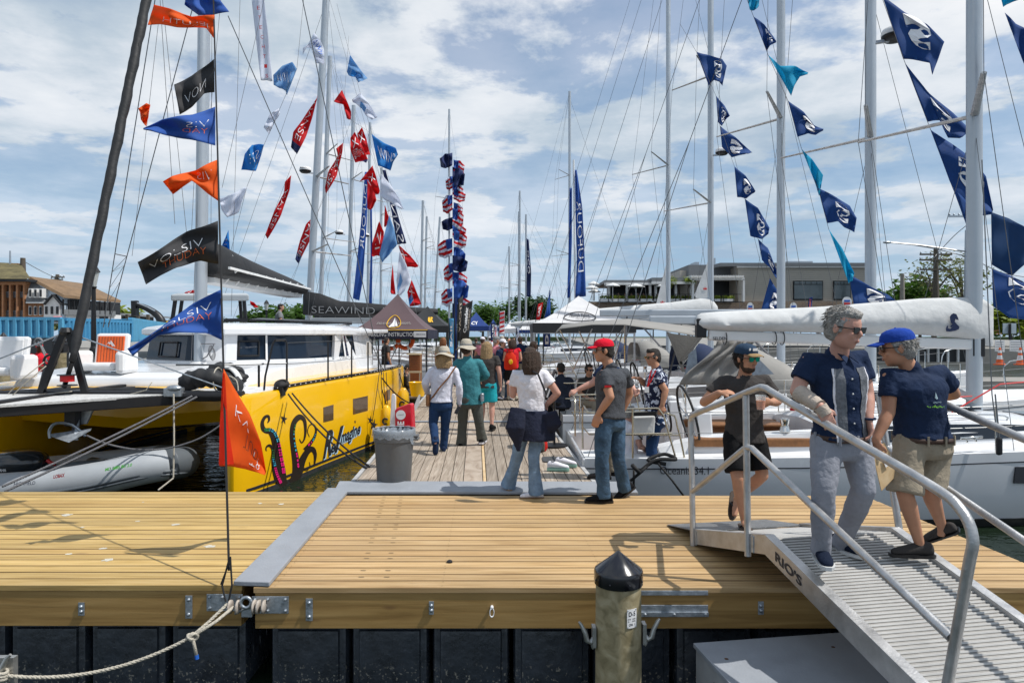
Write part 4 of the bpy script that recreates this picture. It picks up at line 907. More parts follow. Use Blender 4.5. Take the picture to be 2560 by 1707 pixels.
# ================================================================ sailboats
def mast_rig(t, mb, mt, w, spr, beam, Lh, ub, bow, stern, chain, near=True, r=.006, lines=True, side=1):
    """mast from mb to mt; spr list of z; ub unit vector to bow; spreaders swept aft"""
    vb = V((-ub.y, ub.x, 0))
    b = mastmesh(mb, mt, w*.75, w) if abs(ub.y) > .7 else mastmesh(mb, mt, w, w*.75); b.build('mast', m_mast, t, smooth=50)
    tips = {1: [], -1: []}
    for k, z in enumerate(spr):
        f = (z-mb.z)/(mt.z-mb.z); c = mb.lerp(mt, f); s = 1-.18*k
        for sd in (1, -1):
            tip = c+vb*(sd*beam*.5*s)-ub*(beam*.30*s)+V((0, 0, .05)); tips[sd].append(tip)
            b = MB(); b.tube([c, tip], [w*.26, w*.15], 6, flat=.5); b.build('spreader', m_alu, t)
    if lines:
        for sd in (1, -1):
            ch = chain+vb*(sd*beam*.47)
            b = MB(); b.tube([ch]+tips[sd]+[mt], r, 4, cap=False); b.build('shroud', m_wire, t)
            b = MB(); b.tube([ch-ub*.3, mb.lerp(mt, (spr[0]-mb.z-.1)/(mt.z-mb.z))], r*.9, 4, cap=False); b.build('shroud', m_wire, t)
        b = MB(); b.tube([mt-V((0, 0, .5)), bow], r*1.2, 5, cap=False); b.build('forestay', m_wire, t)
        for sd in (1, -1): b = MB(); b.tube([mt, mt.lerp(stern, .72), stern+vb*(sd*beam*.4)], r*.9, 4, cap=False); b.build('backstay', m_wire, t)
    return tips
m_soft = mat('cabin_window', (.012, .018, .028), .08, var=0, spec=.5)
m_ns = mat('nonskid_deck', (.70, .71, .72), .55, var=.06, vs=5)
def sailboat(label, st, ub, Lh, B, fb, Y0mast, mtop, detail=2, hullm=None, rise=.22, spr=(5.2, 9.5), mw=.2, boomL=4.2, boomz=1.65, cover=None, name='sailboat', group=None, rake=0):
    """st: stern centre at deck level; ub: heading"""
    ub = V(ub).normalized(); vb = V((-ub.y, ub.x, 0)); st = V(st)
    t = thing(name, label, 'sailboat', (st.x, st.y, WZ), group)
    hm = hullm or m_gelg
    def hw(u):
        x = u/Lh
        return B/2*((.88+.12*sin(min(1, x/.42)*pi/2)) if x < .42 else max(0.0, 1-((x-.42)/.58)**2.3))
    def zs(u): return fb+rise*(u/Lh)**1.6
    def Q(u, v, z): return st+ub*u+vb*v+V((0, 0, z-st.z))
    us = [0, .06, .15, .28, .42, .55, .68, .8, .9, .96, 1.0]
    secs = []
    for x in us:
        u = x*Lh; w = max(.02, hw(u)); z = zs(u); f = 1-.25*max(0, x-.5)
        pr = [(-1, z), (-1.0, z-.10), (-.985*f**.3, .45*z+.55*WZ), (-.94*f, WZ+.12), (-.8*f, WZ-.2), (0, WZ-.35)]
        s = [Q(u, w*a, b_) for a, b_ in pr]+[Q(u, -w*a, b_) for a, b_ in reversed(pr[:-1])]
        secs.append(s)
    b = MB(); b.loft(secs, closed=False, cap=False); b.add(secs[0], [tuple(range(len(secs[0])))]); h = b.build('hull', hm, t, smooth=45)
    # stripe and antifouling
    for z0, z1, mm, nm, o in ((-.06, -.045, m_ink, 'sheer_stripe', .004), (None, None, mat('antifouling', (.03, .033, .035)), 'antifouling', .006)):
        b = MB()
        for sd in (1, -1):
            rows = []
            for x in us[:-1]:
                u = x*Lh; w = hw(u); f = 1-.25*max(0, x-.5); z = zs(u)
                if z0 is not None: rows.append([Q(u, sd*(w+o), z+z0-.08), Q(u, sd*(w+o), z+z1-.08), Q(u, sd*(w-.01), z+z1-.08), Q(u, sd*(w-.01), z+z0-.08)])
                else: rows.append([Q(u, sd*(w*.86*f+o), WZ-.1), Q(u, sd*(w*.95*f+o), WZ+.12), Q(u, sd*(w*.9*f-.02), WZ+.12), Q(u, sd*(w*.85*f-.02), WZ-.1)])
            b.loft(rows)
        b.build(nm, mm, h)
    # deck: side decks + foredeck + cockpit well
    ck = .34*Lh; b = MB()
    dsec = [[Q(u, -hw(u)+.01, zs(u)), Q(u, -hw(u)*.62, zs(u)+.03), Q(u, 0, zs(u)+.05), Q(u, hw(u)*.62, zs(u)+.03), Q(u, hw(u)-.01, zs(u)), Q(u, 0, zs(u)-.06)] for u in [ck]+[x*Lh for x in us if x*Lh > ck]]
    b.loft(dsec)
    for sd in (1, -1):
        b.loft([[Q(u, sd*(hw(u)-.01), zs(u)), Q(u, sd*hw(u)*.60, zs(u)+.02), Q(u, sd*hw(u)*.60, zs(u)-.3), Q(u, sd*(hw(u)-.05), zs(u)-.3)] for u in (0, .15*Lh, ck+.01)])
    b.build('deck', m_ns, t, smooth=30)
    b = MB(); b.loft([[Q(u, -hw(u)*.6, zs(u)-.42), Q(u, hw(u)*.6, zs(u)-.42), Q(u, hw(u)*.6, zs(u)-.5), Q(u, -hw(u)*.6, zs(u)-.5)] for u in (0, ck)]); b.build('cockpit_sole', m_teak, t)
    if detail > 0:
        for sd in (1, -1):
            b = MB(); b.loft([[Q(u, sd*hw(u)*.60, zs(u)-.05), Q(u, sd*hw(u)*.60, zs(u)+hh), Q(u, sd*(hw(u)*.60+.18), zs(u)+hh-.02), Q(u, sd*(hw(u)*.60+.26), zs(u)-.02)] for u, hh in ((.10*Lh, .10), (.16*Lh, .24), (ck, .30), (ck+.5, .34))]); b.build('coaming', m_gel, t, smooth=30)
            b = MB(); c = Q(.27*Lh, sd*(hw(ck)*.6+.10), zs(ck)+.27); b.lathe([(.075, 0), (.06, .05), (.05, .09), (.065, .13), (.065, .17), (.03, .19)], c, 14); b.build('winch', m_steel, t, smooth=40)
    # coachroof
    c0, c1, hb = ck-.1, .80*Lh, .36
    cs = []
    for x, hz_, wf in ((0, .30, .60), (.02, .36, .60), (.25, .42, .60), (.5, .36, .56), (.75, .22, .46), (.93, .07, .3), (1.0, .0, .12)):
        u = c0+(c1-c0)*x; w = hw(u)*wf+.02; z = zs(u)+.01
        cs.append([Q(u, -w-.1, z-.03), Q(u, -w-.05, z+hz_*.45), Q(u, -w+.02, z+hz_*.85), Q(u, -w*.7, z+hz_), Q(u, 0, z+hz_+.04), Q(u, w*.7, z+hz_), Q(u, w-.02, z+hz_*.85), Q(u, w+.05, z+hz_*.45), Q(u, w+.1, z-.03)])
    b = MB(); b.loft(cs, closed=True); cr = b.build('coachroof', m_gel, t, smooth=35)
    b = MB()
    for sd in (0, 1):
        rows = []
        for k in range(1, 5):
            s = cs[k]; i = (0, 1, 2) if sd == 0 else (8, 7, 6); sg = -1 if sd == 0 else 1; o = vb*(sg*.012)
            rows.append([s[i[0]].lerp(s[i[1]], .55)+o, s[i[1]].lerp(s[i[2]], .75)+o, s[i[1]].lerp(s[i[2]], .75)-o, s[i[0]].lerp(s[i[1]], .55)-o])
        b.loft(rows)
    b.build('window_band', m_soft, cr)
    if detail:
        for x, sz in ((.50, .5), (.72, .42)):
            b = MB(); u = c0+(c1-c0)*x; zz_ = lerpl([s_[4] for s_ in cs], {.50: .5, .72: .667}[x]).z; b.box(Q(u, 0, zz_+.02), (sz*abs(ub.x)+.45*abs(ub.y), .45, .03)); b.build('deck_hatch', m_soft, cr, bevel=.01)
        for sd in (1, -1):
            w = hw(c0+.3*(c1-c0))*.5; b = MB(); b.tube(smoothpath([Q(c0+.25, sd*w, zs(c0)+.36), Q(c0+.35, sd*w, zs(c0)+.46), Q(c0+.5*(c1-c0), sd*w*.95, zs(c0)+.47), Q(c0+.55*(c1-c0), sd*w*.93, zs(c0)+.38)], 4), .013, 6); b.build('grab_rail', m_steel, t, smooth=True)
            b = MB()
            for j in range(3): b.tube([Q(Y0mast-.2, sd*.2, zs(Y0mast)+.42), Q(c0+.5, sd*(.35+.09*j), zs(c0)+.44)], .007, 4)
            b.torus(Q(c0+.25, sd*.55, zs(c0)+.40), .12, .03, None, 14, 6); b.build('deck_lines', m_red if sd > 0 else m_rope_k, t)
    # mast
    mb = Q(0, 0, zs(.5*Lh)+.4)+ub*Y0mast; mt = mb+V((0, 0, mtop-mb.z))-ub*rake
    tips = mast_rig(t, mb, mt, mw, spr, B, Lh, ub, Q(Lh-.05, 0, zs(Lh)), Q(.05, 0, fb), Q(Y0mast-.2, 0, fb))
    if boomL:
        be = mb-ub*boomL; be.z = boomz-.02; bs = mb.copy(); bs.z = boomz
        b = MB(); b.bar(bs-ub*.15, be, .12, .19); b.build('boom', m_mast, t, bevel=.03)
        b = MB(); b.tube([be.lerp(bs, .15), Q(.20*Lh, 0, fb+.1)], .02, 6); b.tube([bs.lerp(be, .3), mb+V((0, 0, .1))-ub*.1], .04, 6); b.build('vang_and_sheet', m_rope_g, t)
        if cover:
            b = MB(); rows = []; n = 12
            for f, hh, ww in ((-.05, .3, .10), (.0, .62, .14), (.1, .56, .17), (.3, .44, .18), (.6, .32, .17), (.9, .2, .14), (1.0, .1, .08)):
                c = bs.lerp(be, f)+V((0, 0, .06)); rows.append([c+vb*(cos(2*pi*j/n)*ww)+V((0, 0, (hh if sin(2*pi*j/n) > 0 else .06)*sin(2*pi*j/n))) for j in range(n)])
            b.loft(rows); b.build('sail_cover', cover, t, smooth=60)
    # rails
    if detail > 0:
        for sd in (1, -1):
            tp = []
            for k, x in enumerate((.02, .2, .36, .52, .68, .82, .92)):
                u = x*Lh; a = Q(u, sd*(hw(u)-.06), zs(u)); c = a+V((0, 0, .62)); tp.append(c)
                if detail > 1 or k % 2 == 0: b = MB(); b.cyl(a, c, .013, 6); b.build('stanchion', m_steel, t)
            b = MB(); b.tube(tp, .005, 4, cap=False); b.tube([p-V((0, 0, .28)) for p in tp], .004, 4, cap=False); b.build('lifeline', m_wire, t)
            w = hw(0)-.08
            b = MB(); b.tube(smoothpath([Q(.05, sd*w*.45, fb), Q(.05, sd*w*.45, fb+.6), Q(.05, sd*w*.9, fb+.62), Q(.12, sd*w, fb+.62), Q(1.1, sd*(hw(1.1)-.08), fb+.62), Q(1.25, sd*(hw(1.2)-.08), fb+.45), Q(1.35, sd*(hw(1.2)-.08), fb)], 3), .014, 7)
            b.tube([Q(.05, sd*w*.45, fb+.32), Q(.06, sd*w, fb+.32), Q(1.3, sd*(hw(1.2)-.08), fb+.32)], .011, 6); b.build('pushpit', m_gold, t, smooth=60)
        bw = Lh; b = MB(); b.tube(smoothpath([Q(bw-1.3, -hw(bw-1.3)+.05, zs(bw)), Q(bw-1.2, -hw(bw-1.2), zs(bw)+.6), Q(bw, 0, zs(bw)+.68), Q(bw-1.2, hw(bw-1.2), zs(bw)+.6), Q(bw-1.3, hw(bw-1.3)-.05, zs(bw))], 4), .014, 7); b.build('pulpit', m_steel, t, smooth=60)
    return t, Q, hw, zs, mb, mt, tips
def wheel(t, c, ax, R=.45, r=.018, mm=None):
    M = V(ax).to_track_quat('Z', 'Y').to_matrix(); b = MB(); b.torus(c, R, r, M, 30, 7); w = b.build('wheel', mm or m_blkc, t, smooth=True)
    b = MB()
    for k in range(5): q = 2*pi*k/5+.3; b.tube([c, c+M @ V((R*cos(q), R*sin(q), 0))], .008, 5)
    b.ell(c, .05, n=8, m=6); b.build('spokes', m_steel, w)
def bimini(t, pts, posts, m, name='bimini', sag=.06):
    """pts: two or more rows of (near,far) points along the boat"""
    b = MB(); n = 8
    rows = [[a.lerp(c, k/n)+V((0, 0, sag*4*(k/n)*(1-k/n))) for k in range(n+1)] for a, c in pts]
    nr = len(rows); vs = [p for r_ in rows for p in r_]; b.add(vs, [(i*(n+1)+j, i*(n+1)+j+1, (i+1)*(n+1)+j+1, (i+1)*(n+1)+j) for i in range(nr-1) for j in range(n)])
    bm = b.build(name, m, t, smooth=True, solid=.012)
    for a, c in posts: b = MB(); b.tube([a, c], .014, 6); b.build('canopy_frame', m_steel, t)
    return bm
# -------- nearest boat (text on its side)
tA, QA, hwA, zsA, mbA, mtA, tipsA = sailboat('nearest white sailboat with sea horse sail cover behind the gangway', (1.0, 10.75, .12), (1, 0, 0), 10.6, 3.3, .12, 6.28, 17, 2, m_gelg, .3, (5.25, 10), .24, 0)
YA = 10.75
def sailcover(t, top, bot, Y, w, m, name='sail_cover', n=14, nfold=1.0):
    b = MB(); rows = []; k = 60
    for i in range(k+1):
        u = i/k; a, c = interp(top, u), interp(bot, u); s = []
        for j in range(n):
            q = 2*pi*j/n; v = (1-sin(q))/2; p = a.lerp(c, v); dp = cos(q)
            ww = w*(.35+.65*min(1, v*1.6))*min(1, .25+8*u, .25+8*(1-u)) ; ww *= 1+nfold*.05*sin(u*60+v*9)+nfold*.035*sin(u*113-v*5)
            s.append(P(p.x, p.y, Y+dp*ww))
        rows.append(s)
    b.loft(rows); return b.build(name, m, t, smooth=60)
cvA = sailcover(tA, [(1738, 800), (1745, 783), (1800, 778), (2050, 766), (2200, 754), (2300, 745), (2400, 742), (2455, 743), (2484, 765)], [(1738, 812), (1760, 826), (1850, 829), (2050, 832), (2200, 836), (2300, 838), (2420, 848), (2450, 862), (2484, 868)], YA, .2, m_whitec)
b = MB(); b.bar(P(1770, 838, YA), P(2428, 861, YA), .13, .165); bmA = b.build('boom', m_mastw, tA, bevel=.03)
lettering('SELDEN', P(1800, 846, YA-.075), (1, 0, 0), (0, 0, 1), m_ink, bmA, .05, .22, .01)
b = MB(); b.box(P(1752, 820, YA), (.16, .14, .3)); b.box(P(2440, 868, YA), (.2, .16, .3)); b.build('boom_fitting', m_blk, tA, bevel=.02)
for px in (1935, 1955, 1812): b = MB(); b.torus(P(px, 845, YA), .105, .008, Matrix.Rotation(pi/2, 3, 'Y'), 16, 5); b.build('boom_strap', m_blk, tA)
def decal(t, poly, Y, m, name='emblem', th=.004):
    b = MB(); b.prism([P(x, y, Y) for x, y in poly], (0, th, 0)); return b.build(name, m, t)
S1 = [(2384, 783), (2391, 785), (2395, 793), (2397, 800), (2392, 799), (2389, 797), (2387, 804), (2393, 811), (2399, 817), (2397, 823), (2388, 827), (2375, 829), (2366, 828), (2365, 821), (2368, 815), (2371, 813), (2370, 820), (2376, 822), (2382, 817), (2376, 818), (2377, 813), (2382, 811), (2378, 806), (2376, 800), (2375, 792), (2379, 786)]
decal(cvA, S1, YA-.215, m_navy)
# transom, lettering
def sideA(px, py, off=.01):
    a = (px-1280)/FPX; y = 9.0
    for _ in range(12):
        u = a*y-1.0; y = YA-hwA(u)-off
    return V((a*y, y, CH-(py-HOR)/FPX*y))
lettering('Oceanis 34.1', (0, 0, 0), (1, 0, 0), (0, 0, 1), m_ink, tA, 1, fn=lambda x, y: sideA(1650+122*x, 1185-20*y+1.5*x, .012))
b = MB(); b.box((.985, YA, -.27), (.05, 2.9, .78)); tr_ = b.build('transom', m_gelg, tA, bevel=.02)
lettering('Blue Pearl', (0, 0, 0), (1, 0, 0), (0, 0, 1), m_ink, tr_, 1, shear=.3, fn=lambda x, y: V((.955, 11.6-1.9*x, -.32+.26*y)))
# extra cockpit furniture
wheel(tA, QA(1.55, -.85, .62), (1, 0, .25), .46); wheel(tA, QA(1.55, .85, .62), (1, 0, .25), .46)
for v in (-.85, .85): b = MB(); b.box(QA(1.75, v, .25), (.32, .36, .9), taper=.7); b.lathe([(.1, 0), (.09, .06), (.02, .08)], QA(1.72, v, .70), 14); b.build('helm_pedestal', m_gel, tA, bevel=.04)
b = MB(); b.prism([P(1585, 1042, 9.25), P(1639, 1040, 9.25), P(1636, 1090, 9.25), P(1586, 1086, 9.25)], (0, .10, 0)); bgA = b.build('rail_bag', m_whitec, tA, bevel=.02)
b = MB(); b.bar(P(1584, 1035, 9.22), P(1641, 1033, 9.22), .04, .05); b.bar(P(1596, 1088, 9.24), P(1606, 1098, 9.24), .02, .02); b.bar(P(1630, 1086, 9.24), P(1618, 1098, 9.24), .02, .02); b.build('bag_straps', m_blk, bgA)
b = MB()
for (a, c) in (((1545, 1141), (1545, 1025)), ((1545, 1023), (1645, 1020)), ((1645, 1020), (1660, 1040)), ((1660, 1040), (1688, 1140)), ((1530, 1086), (1680, 1083)), ((1582, 1022), (1582, 1145))): b.tube([P(*a, 9.2), P(*c, 9.2)], .014, 7)
b.build('boarding_rail', m_gold, tA, smooth=60)
b = MB(); b.box(QA(2.6, 0, .15), (1.1, .5, .5)); b.box(QA(2.6, 0, .42), (1.2, .7, .04)); b.build('cockpit_table', m_teak, tA, bevel=.01)
b = MB(); b.box(QA(2.7, -1.05, .30), (2.3, .35, .12)); b.box(QA(2.7, 1.05, .30), (2.3, .35, .12)); b.build('cockpit_seat', m_teak, tA, bevel=.02)
b = MB(); b.tube(smoothpath([P(1598, 1180, 9.0), P(1640, 1150, 9.0), P(1690, 1148, 9.0), P(1660, 1135, 9.1), P(1620, 1150, 9.05), P(1665, 1160, 9.0)], 5), .025, 7); b.tube([P(1560, 1215, 8.95), P(1602, 1180, 8.98), P(1625, 1158, 9.0)], .02, 6); b.torus(P(1590, 1172, 8.97), .06, .03, Matrix.Rotation(.8, 3, 'Y'), 14, 6); b.tube([P(1585, 1175, 8.97), P(1584, 1225, 8.97)], .016, 6)
tag(b.build('rope_coil', m_rope_k, smooth=True), 'black dock lines knotted at the stern cleat of the nearest sailboat', 'rope')
rope('dock_line', 'black doubled line running down the nearest white hull', [P(1645, 1158, 8.98), P(1680, 1200, 8.9), P(1712, 1243, 8.82)], .014, m_rope_k, strands=False)
# second: hull details seen right of the gangway: flush windows, chrome cleat, fairlead blocks
b = MB(); q = [sideA(2540, 1167), sideA(2590, 1167), sideA(2590, 1208), sideA(2536, 1208)]; b.prism(q, (0, .02, 0)); b.build('hull_window', m_ink, tA)
b = MB(); b.tube([P(2402, 1096, 9.2), P(2456, 1092, 9.2)], .02, 7); b.cyl(P(2418, 1096, 9.2), P(2418, 1106, 9.2), .015, 6); b.cyl(P(2440, 1094, 9.2), P(2440, 1104, 9.2), .015, 6); b.build('deck_cleat', m_steel, tA, smooth=True)
b = MB(); b.box(P(2498, 1115, 9.0), (.08, .06, .24)); b.build('shroud_block', m_blk, tA, bevel=.03)
b = MB(); b.tube([P(2493, 1090, 9.0), P(2480, 985, 9.1), P(2455, 400, 9.6)], .008, 5); b.tube([P(2498, 1090, 9.0), P(2488, 985, 9.1)], .01, 5); b.build('shroud_tackle', m_wire, tA)
b = MB(); b.tube([P(2380, 1030, 9.8), P(2500, 960, 9.9), P(2560, 955, 9.9)], .012, 5); b.tube([P(2260, 1000, 10.2), P(2430, 990, 10.3)], .010, 5); b.build('control_line', m_red, tA)
b = MB(); b.bar(P(2330, 950, 10.5), P(2440, 1000, 10.4), .12, .1); b.tube([P(2300, 930, 10.6), P(2430, 995, 10.5)], .03, 8); b.build('kicker', m_alu, tA)
# -------- second boat with gray bimini
tB, QB, hwB, zsB, mbB, mtB, tipsB = sailboat('second white sailboat with gray bimini and sprayhood beyond the nearest one', (.95, 14.9, .25), (1, .02, 0), 11.8, 3.9, .25, 6.95, 20, 2, m_gel, .35, (6.15, 11), .24, 4.9, 2.15)
YB = 14.9
bm_ = [(P(1387, 838, 13.3), P(1400, 825, 16.2)), (P(1400, 822, 13.2), P(1415, 815, 16.2)), (P(1480, 812, 13.1), P(1500, 806, 16.3)), (P(1562, 812, 13.1), P(1575, 800, 16.3)), (P(1660, 826, 13.1), P(1660, 808, 16.3)), (P(1756, 842, 13.2), P(1740, 815, 16.3))]
gb = bimini(tB, bm_, [(P(1388, 836, 13.3), P(1440, 935, 13.3)), (P(1448, 828, 13.1), P(1480, 900, 13.3)), (P(1480, 822, 13.1), P(1430, 930, 13.3)), (P(1562, 813, 13.1), P(1562, 905, 13.3)), (P(1562, 813, 13.1), P(1535, 900, 13.3)), (P(1400, 825, 16.2), P(1440, 905, 16.2)), (P(1575, 800, 16.3), P(1500, 900, 16.2)), (P(1756, 842, 13.2), P(1700, 920, 13.2))], m_greyc)
b = MB(); b.prism([P(1455, 818, 13.6), P(1515, 808, 13.6), P(1530, 803, 15), P(1470, 811, 15)], (0, 0, .015)); b.build('solar_panel', m_hypd, tB)
b = MB(); b.prism([P(1668, 832, 13.05), P(1756, 843, 13.1), P(1700, 908, 13.05)], (0, .03, 0)); b.prism([P(1668, 830, 13.0), P(1675, 832, 13.0), P(1715, 930, 13.0), P(1706, 930, 13.0)], (0, .03, 0)); b.prism([P(1750, 842, 13.0), P(1757, 843, 13.0), P(1703, 912, 13.0), P(1699, 906, 13.0)], (0, .03, 0)); b.build('canopy_side', mat('canvas_taupe', (.17, .16, .145), .85, var=.15, vs=3, bump=.3), tB)
wheel(tB, QB(1.6, -.9, .75), (1, 0, .2), .5); wheel(tB, QB(1.6, .9, .75), (1, 0, .2), .5)
# sprayhood on the second boat: arched canvas with clear panels
def sprayhood(t, c, ub, w, h, l, m):
    ub = V(ub); vb = V((-ub.y, ub.x, 0)); b = MB(); n = 14; rows = []
    for f, s, hh in ((0, 1, 1), (.35, 1, 1.02), (.7, .97, .72), (1.0, .94, .12)):
        rows.append([c+ub*(l*f)+vb*(w/2*s*math.copysign(abs(cos(pi*k/n))**.6, cos(pi*k/n)))+V((0, 0, h*hh*sin(pi*k/n)**.55 if 0 < k < n else 0)) for k in range(n+1)])
    n_ = n+1; vs = [p for r_ in rows for p in r_]; fs = [(i*n_+j, i*n_+j+1, (i+1)*n_+j+1, (i+1)*n_+j) for i in range(3) for j in range(n)]
    b.add(vs, fs); sh = b.build('sprayhood', m, t, smooth=60, solid=.012)
    b = MB(); 
    for j0, j1 in ((1, 3), (4, 6), (8, 10), (11, 13)):
        q = [rows[1][j0].lerp(rows[3][j0], .25), rows[1][j1].lerp(rows[3][j1], .25), rows[1][j1].lerp(rows[3][j1], .85), rows[1][j0].lerp(rows[3][j0], .85)]; o = V((.02, 0, .03)) if ub.x > .5 else V((0, .02, .03))
        b.prism([p+o for p in q], (0, 0, .008))
    b.build('clear_panel', mat('clear_vinyl', (.25, .30, .36), .08, var=.3, vs=8, alpha=.75), sh)
sprayhood(tB, QB(3.7, 0, .55), (1, 0, 0), 2.7, .95, 1.5, m_greyc)
b = MB(); q = [P(1800, 848, 12.4), P(1836, 850, 12.4), P(1880, 905, 12.4), P(1850, 955, 12.4), P(1800, 960, 12.4), P(1700, 958, 12.4)]
def foldsurf(u, v):
    a, c = interp([(1795, 850), (1890, 850)], u), interp([(1700, 962), (1840, 962)], u); p = a.lerp(c, v); return P(p.x+8*sin(v*6+u*3), p.y, 12.35+.06*sin(u*22+v*7)+.04*sin(v*13))
b = MB(); b.grid(foldsurf, 24, 10); b.build('cockpit_curtain', m_greyc, tA, smooth=True, solid=.008)
b = MB(); b.prism([P(1722, 885, 12.5), P(1740, 870, 12.5), P(1748, 955, 12.5), P(1708, 958, 12.5)], (0, .02, 0)); b.prism([P(1890, 890, 12.4), P(1935, 935, 12.4), P(1870, 938, 12.4)], (0, .02, 0)); b.build('clear_panel', bpy.data.materials['clear_vinyl'], tA)
# -------- boats three to seven down the right side
b3 = sailboat('third white sailboat down the right side with pale aluminium boom', (.7, 19.4, .35), (1, .02, 0), 12.5, 4.0, .35, 7.0, 22, 2, m_gel, .4, (8.0, 14), .24, 5.2, 2.45)
tC, QC = b3[0], b3[1]
b4 = sailboat('fourth sailboat on the right with a furled white mainsail', (.4, 24.6, .4), (1, .02, 0), 12, 4.0, .4, 6.8, 22, 1, m_gel, .4, (6.6, 11.2), .22, 4.8, 2.5, m_whitec)
b5 = sailboat('fifth sailboat on the right beneath the brick restaurant', (.1, 30.0, .4), (1, .02, 0), 12, 4.0, .4, 6.8, 22, 1, m_gel, .4, (9.3,), .2, 4.8, 2.5, m_whitec)
b6 = sailboat('distant sailboat on the right side flying a tall blue banner', (-1.0, 52, .4), (1, .02, 0), 12, 4.0, .4, 5.4, 20.4, 1, m_gel, .4, (8, 14), .2, 4.5, 2.6, m_whitec)
b7 = sailboat('far small sailboat whose mast carries a dark dressing line', (-2.6, 70, .4), (1, .02, 0), 11, 3.8, .4, 3.4, 16.6, 0, m_gel, .4, (9,), .2, 4, 2.6)
sprayhood(tC, QC(4.1, 0, .65), (1, 0, 0), 2.8, .9, 1.5, mat('navy_canvas', (.012, .025, .07), .8, var=.2))
wheel(tC, QC(1.6, -.95, .85), (1, 0, .2), .5); wheel(tC, QC(1.6, .95, .85), (1, 0, .2), .5)
for tt, c, Y in ((b4[0], 1, 0), (b5[0], 0, 0)):
    Qq = b4[1] if c else b5[1]; sprayhood(tt, Qq(4.0, 0, .7), (1, 0, 0), 2.7, .85, 1.4, m_greyc if c else bpy.data.materials['navy_canvas'])
# hoisted white jibs with a small red mark, between masts three and five
for k, (pts, Y, lab) in enumerate((([(1650, 772), (1640, 762), (1671, 640), (1676, 772)], 31.5, 'narrow white triangular sail with red crown beside the fifth mast'), ([(1740, 745), (1736, 738), (1772, 650), (1776, 750)], 26.2, 'white triangular sail with red crown beside the fourth mast'))):
    b = MB(); b.prism([P(x, y, Y) for x, y in pts], (0, .03, 0)); o = b.build('staysail', m_whitec); tag(o, lab, 'sail')
    cx_, cy_ = (1656, 756) if k == 0 else (1763, 722); b = MB(); b.prism([P(cx_-4, cy_+2, Y-.02), P(cx_-5, cy_-3, Y-.02), P(cx_-2, cy_, Y-.02), P(cx_, cy_-5, Y-.02), P(cx_+2, cy_, Y-.02), P(cx_+5, cy_-3, Y-.02), P(cx_+4, cy_+2, Y-.02)], (0, .01, 0)); b.build('crown_mark', m_red, o)
# ================================================================ left side boats beyond the catamaran
def pe(Y): return -2.1-.052*(Y-8)
LB = [(31, 767, 17.5, 'white catamaran class boat with black boom bag beyond the maroon tent', .33, 5.6, 2.5, .9), (36.5, 797, 16.7, 'sailboat with slim mast right behind the black boom bag', .24, 4.5, 2.6, .6),
      (42.5, 868, 16.1, 'left row sailboat whose mast stands amid the red flags', .24, 4.5, 2.6, .4), (48.5, 918, 16.9, 'left row sailboat with mast behind the light blue flag', .2, 4.5, 2.6, .2),
      (55, 951, 15.3, 'left row sailboat with short mast behind the maroon tent top', .2, 4.5, 2.6, .1), (70, 1050, 15.6, 'distant left sailboat, leftmost of three bare masts', .26, 0, 2.6, .3),
      (76, 1060, 15, 'distant left sailboat, middle of three bare masts', .24, 0, 2.6, .3), (82, 1081, 16, 'distant left sailboat, rightmost of three bare masts', .26, 0, 2.6, .9)]
for Y, px, zt, lab, w, bl, bz_, rk in LB:
    mx = (px-1280)/FPX*Y; sx = pe(Y)-.2
    sailboat(lab, (sx, Y, .4), (-1, 0, 0), (sx-mx)/.55, 4.2, .4, sx-mx, zt, 1 if Y < 50 else 0, m_gel, .4, (7.0, 11.5) if Y > 33 else (5.6, 9.0), w, bl, bz_, None if Y == 31 else m_blkc, rake=rk)
# big black boom bag with white lettering
bgt = [o for o in col.objects if o.get('label', '').startswith('white catamaran class')][0]
bb = sailcover(bgt, [(757, 738), (762, 727), (800, 733), (850, 752), (930, 758), (1000, 765), (1095, 772)], [(757, 788), (800, 790), (900, 789), (1000, 788), (1095, 786)], 30.6, .25, m_blkc, 'boom_bag')
lettering('SEAWIND 1170', P(900, 776, 30.3), (1, 0, -.02), (0, 0, 1), mat('pale_bag_print', (.40, .41, .42), .7, var=.1), bb, .30, 4.3, -.02)
# dressed mast in the middle distance
sb6 = sailboat('narrow sailboat with fully flag dressed mast beside the pier', (-5.6, 57, .4), (-.02, 1, 0), 10, 2.9, .4, 5.0, 22.3, 0, m_gel, .4, (9.0, 14.2), .24, 0)
# other far boats, right of the pier
for Y, px, zt, lab in ((84, 1297, 17, 'far right side boat with the thinnest of the central masts'), (90, 1273, 13.5, 'far boat with short bare mast left of the central masts'), (78, 1315, 15.6, 'far boat whose mast carries the small dark banner')):
    sailboat(lab, ((px-1280)/FPX*Y-3.4, Y, .4), (1, 0, 0), 10, 3.6, .4, 3.4, zt, 0, m_gel, .4, (8,), .22, 0)
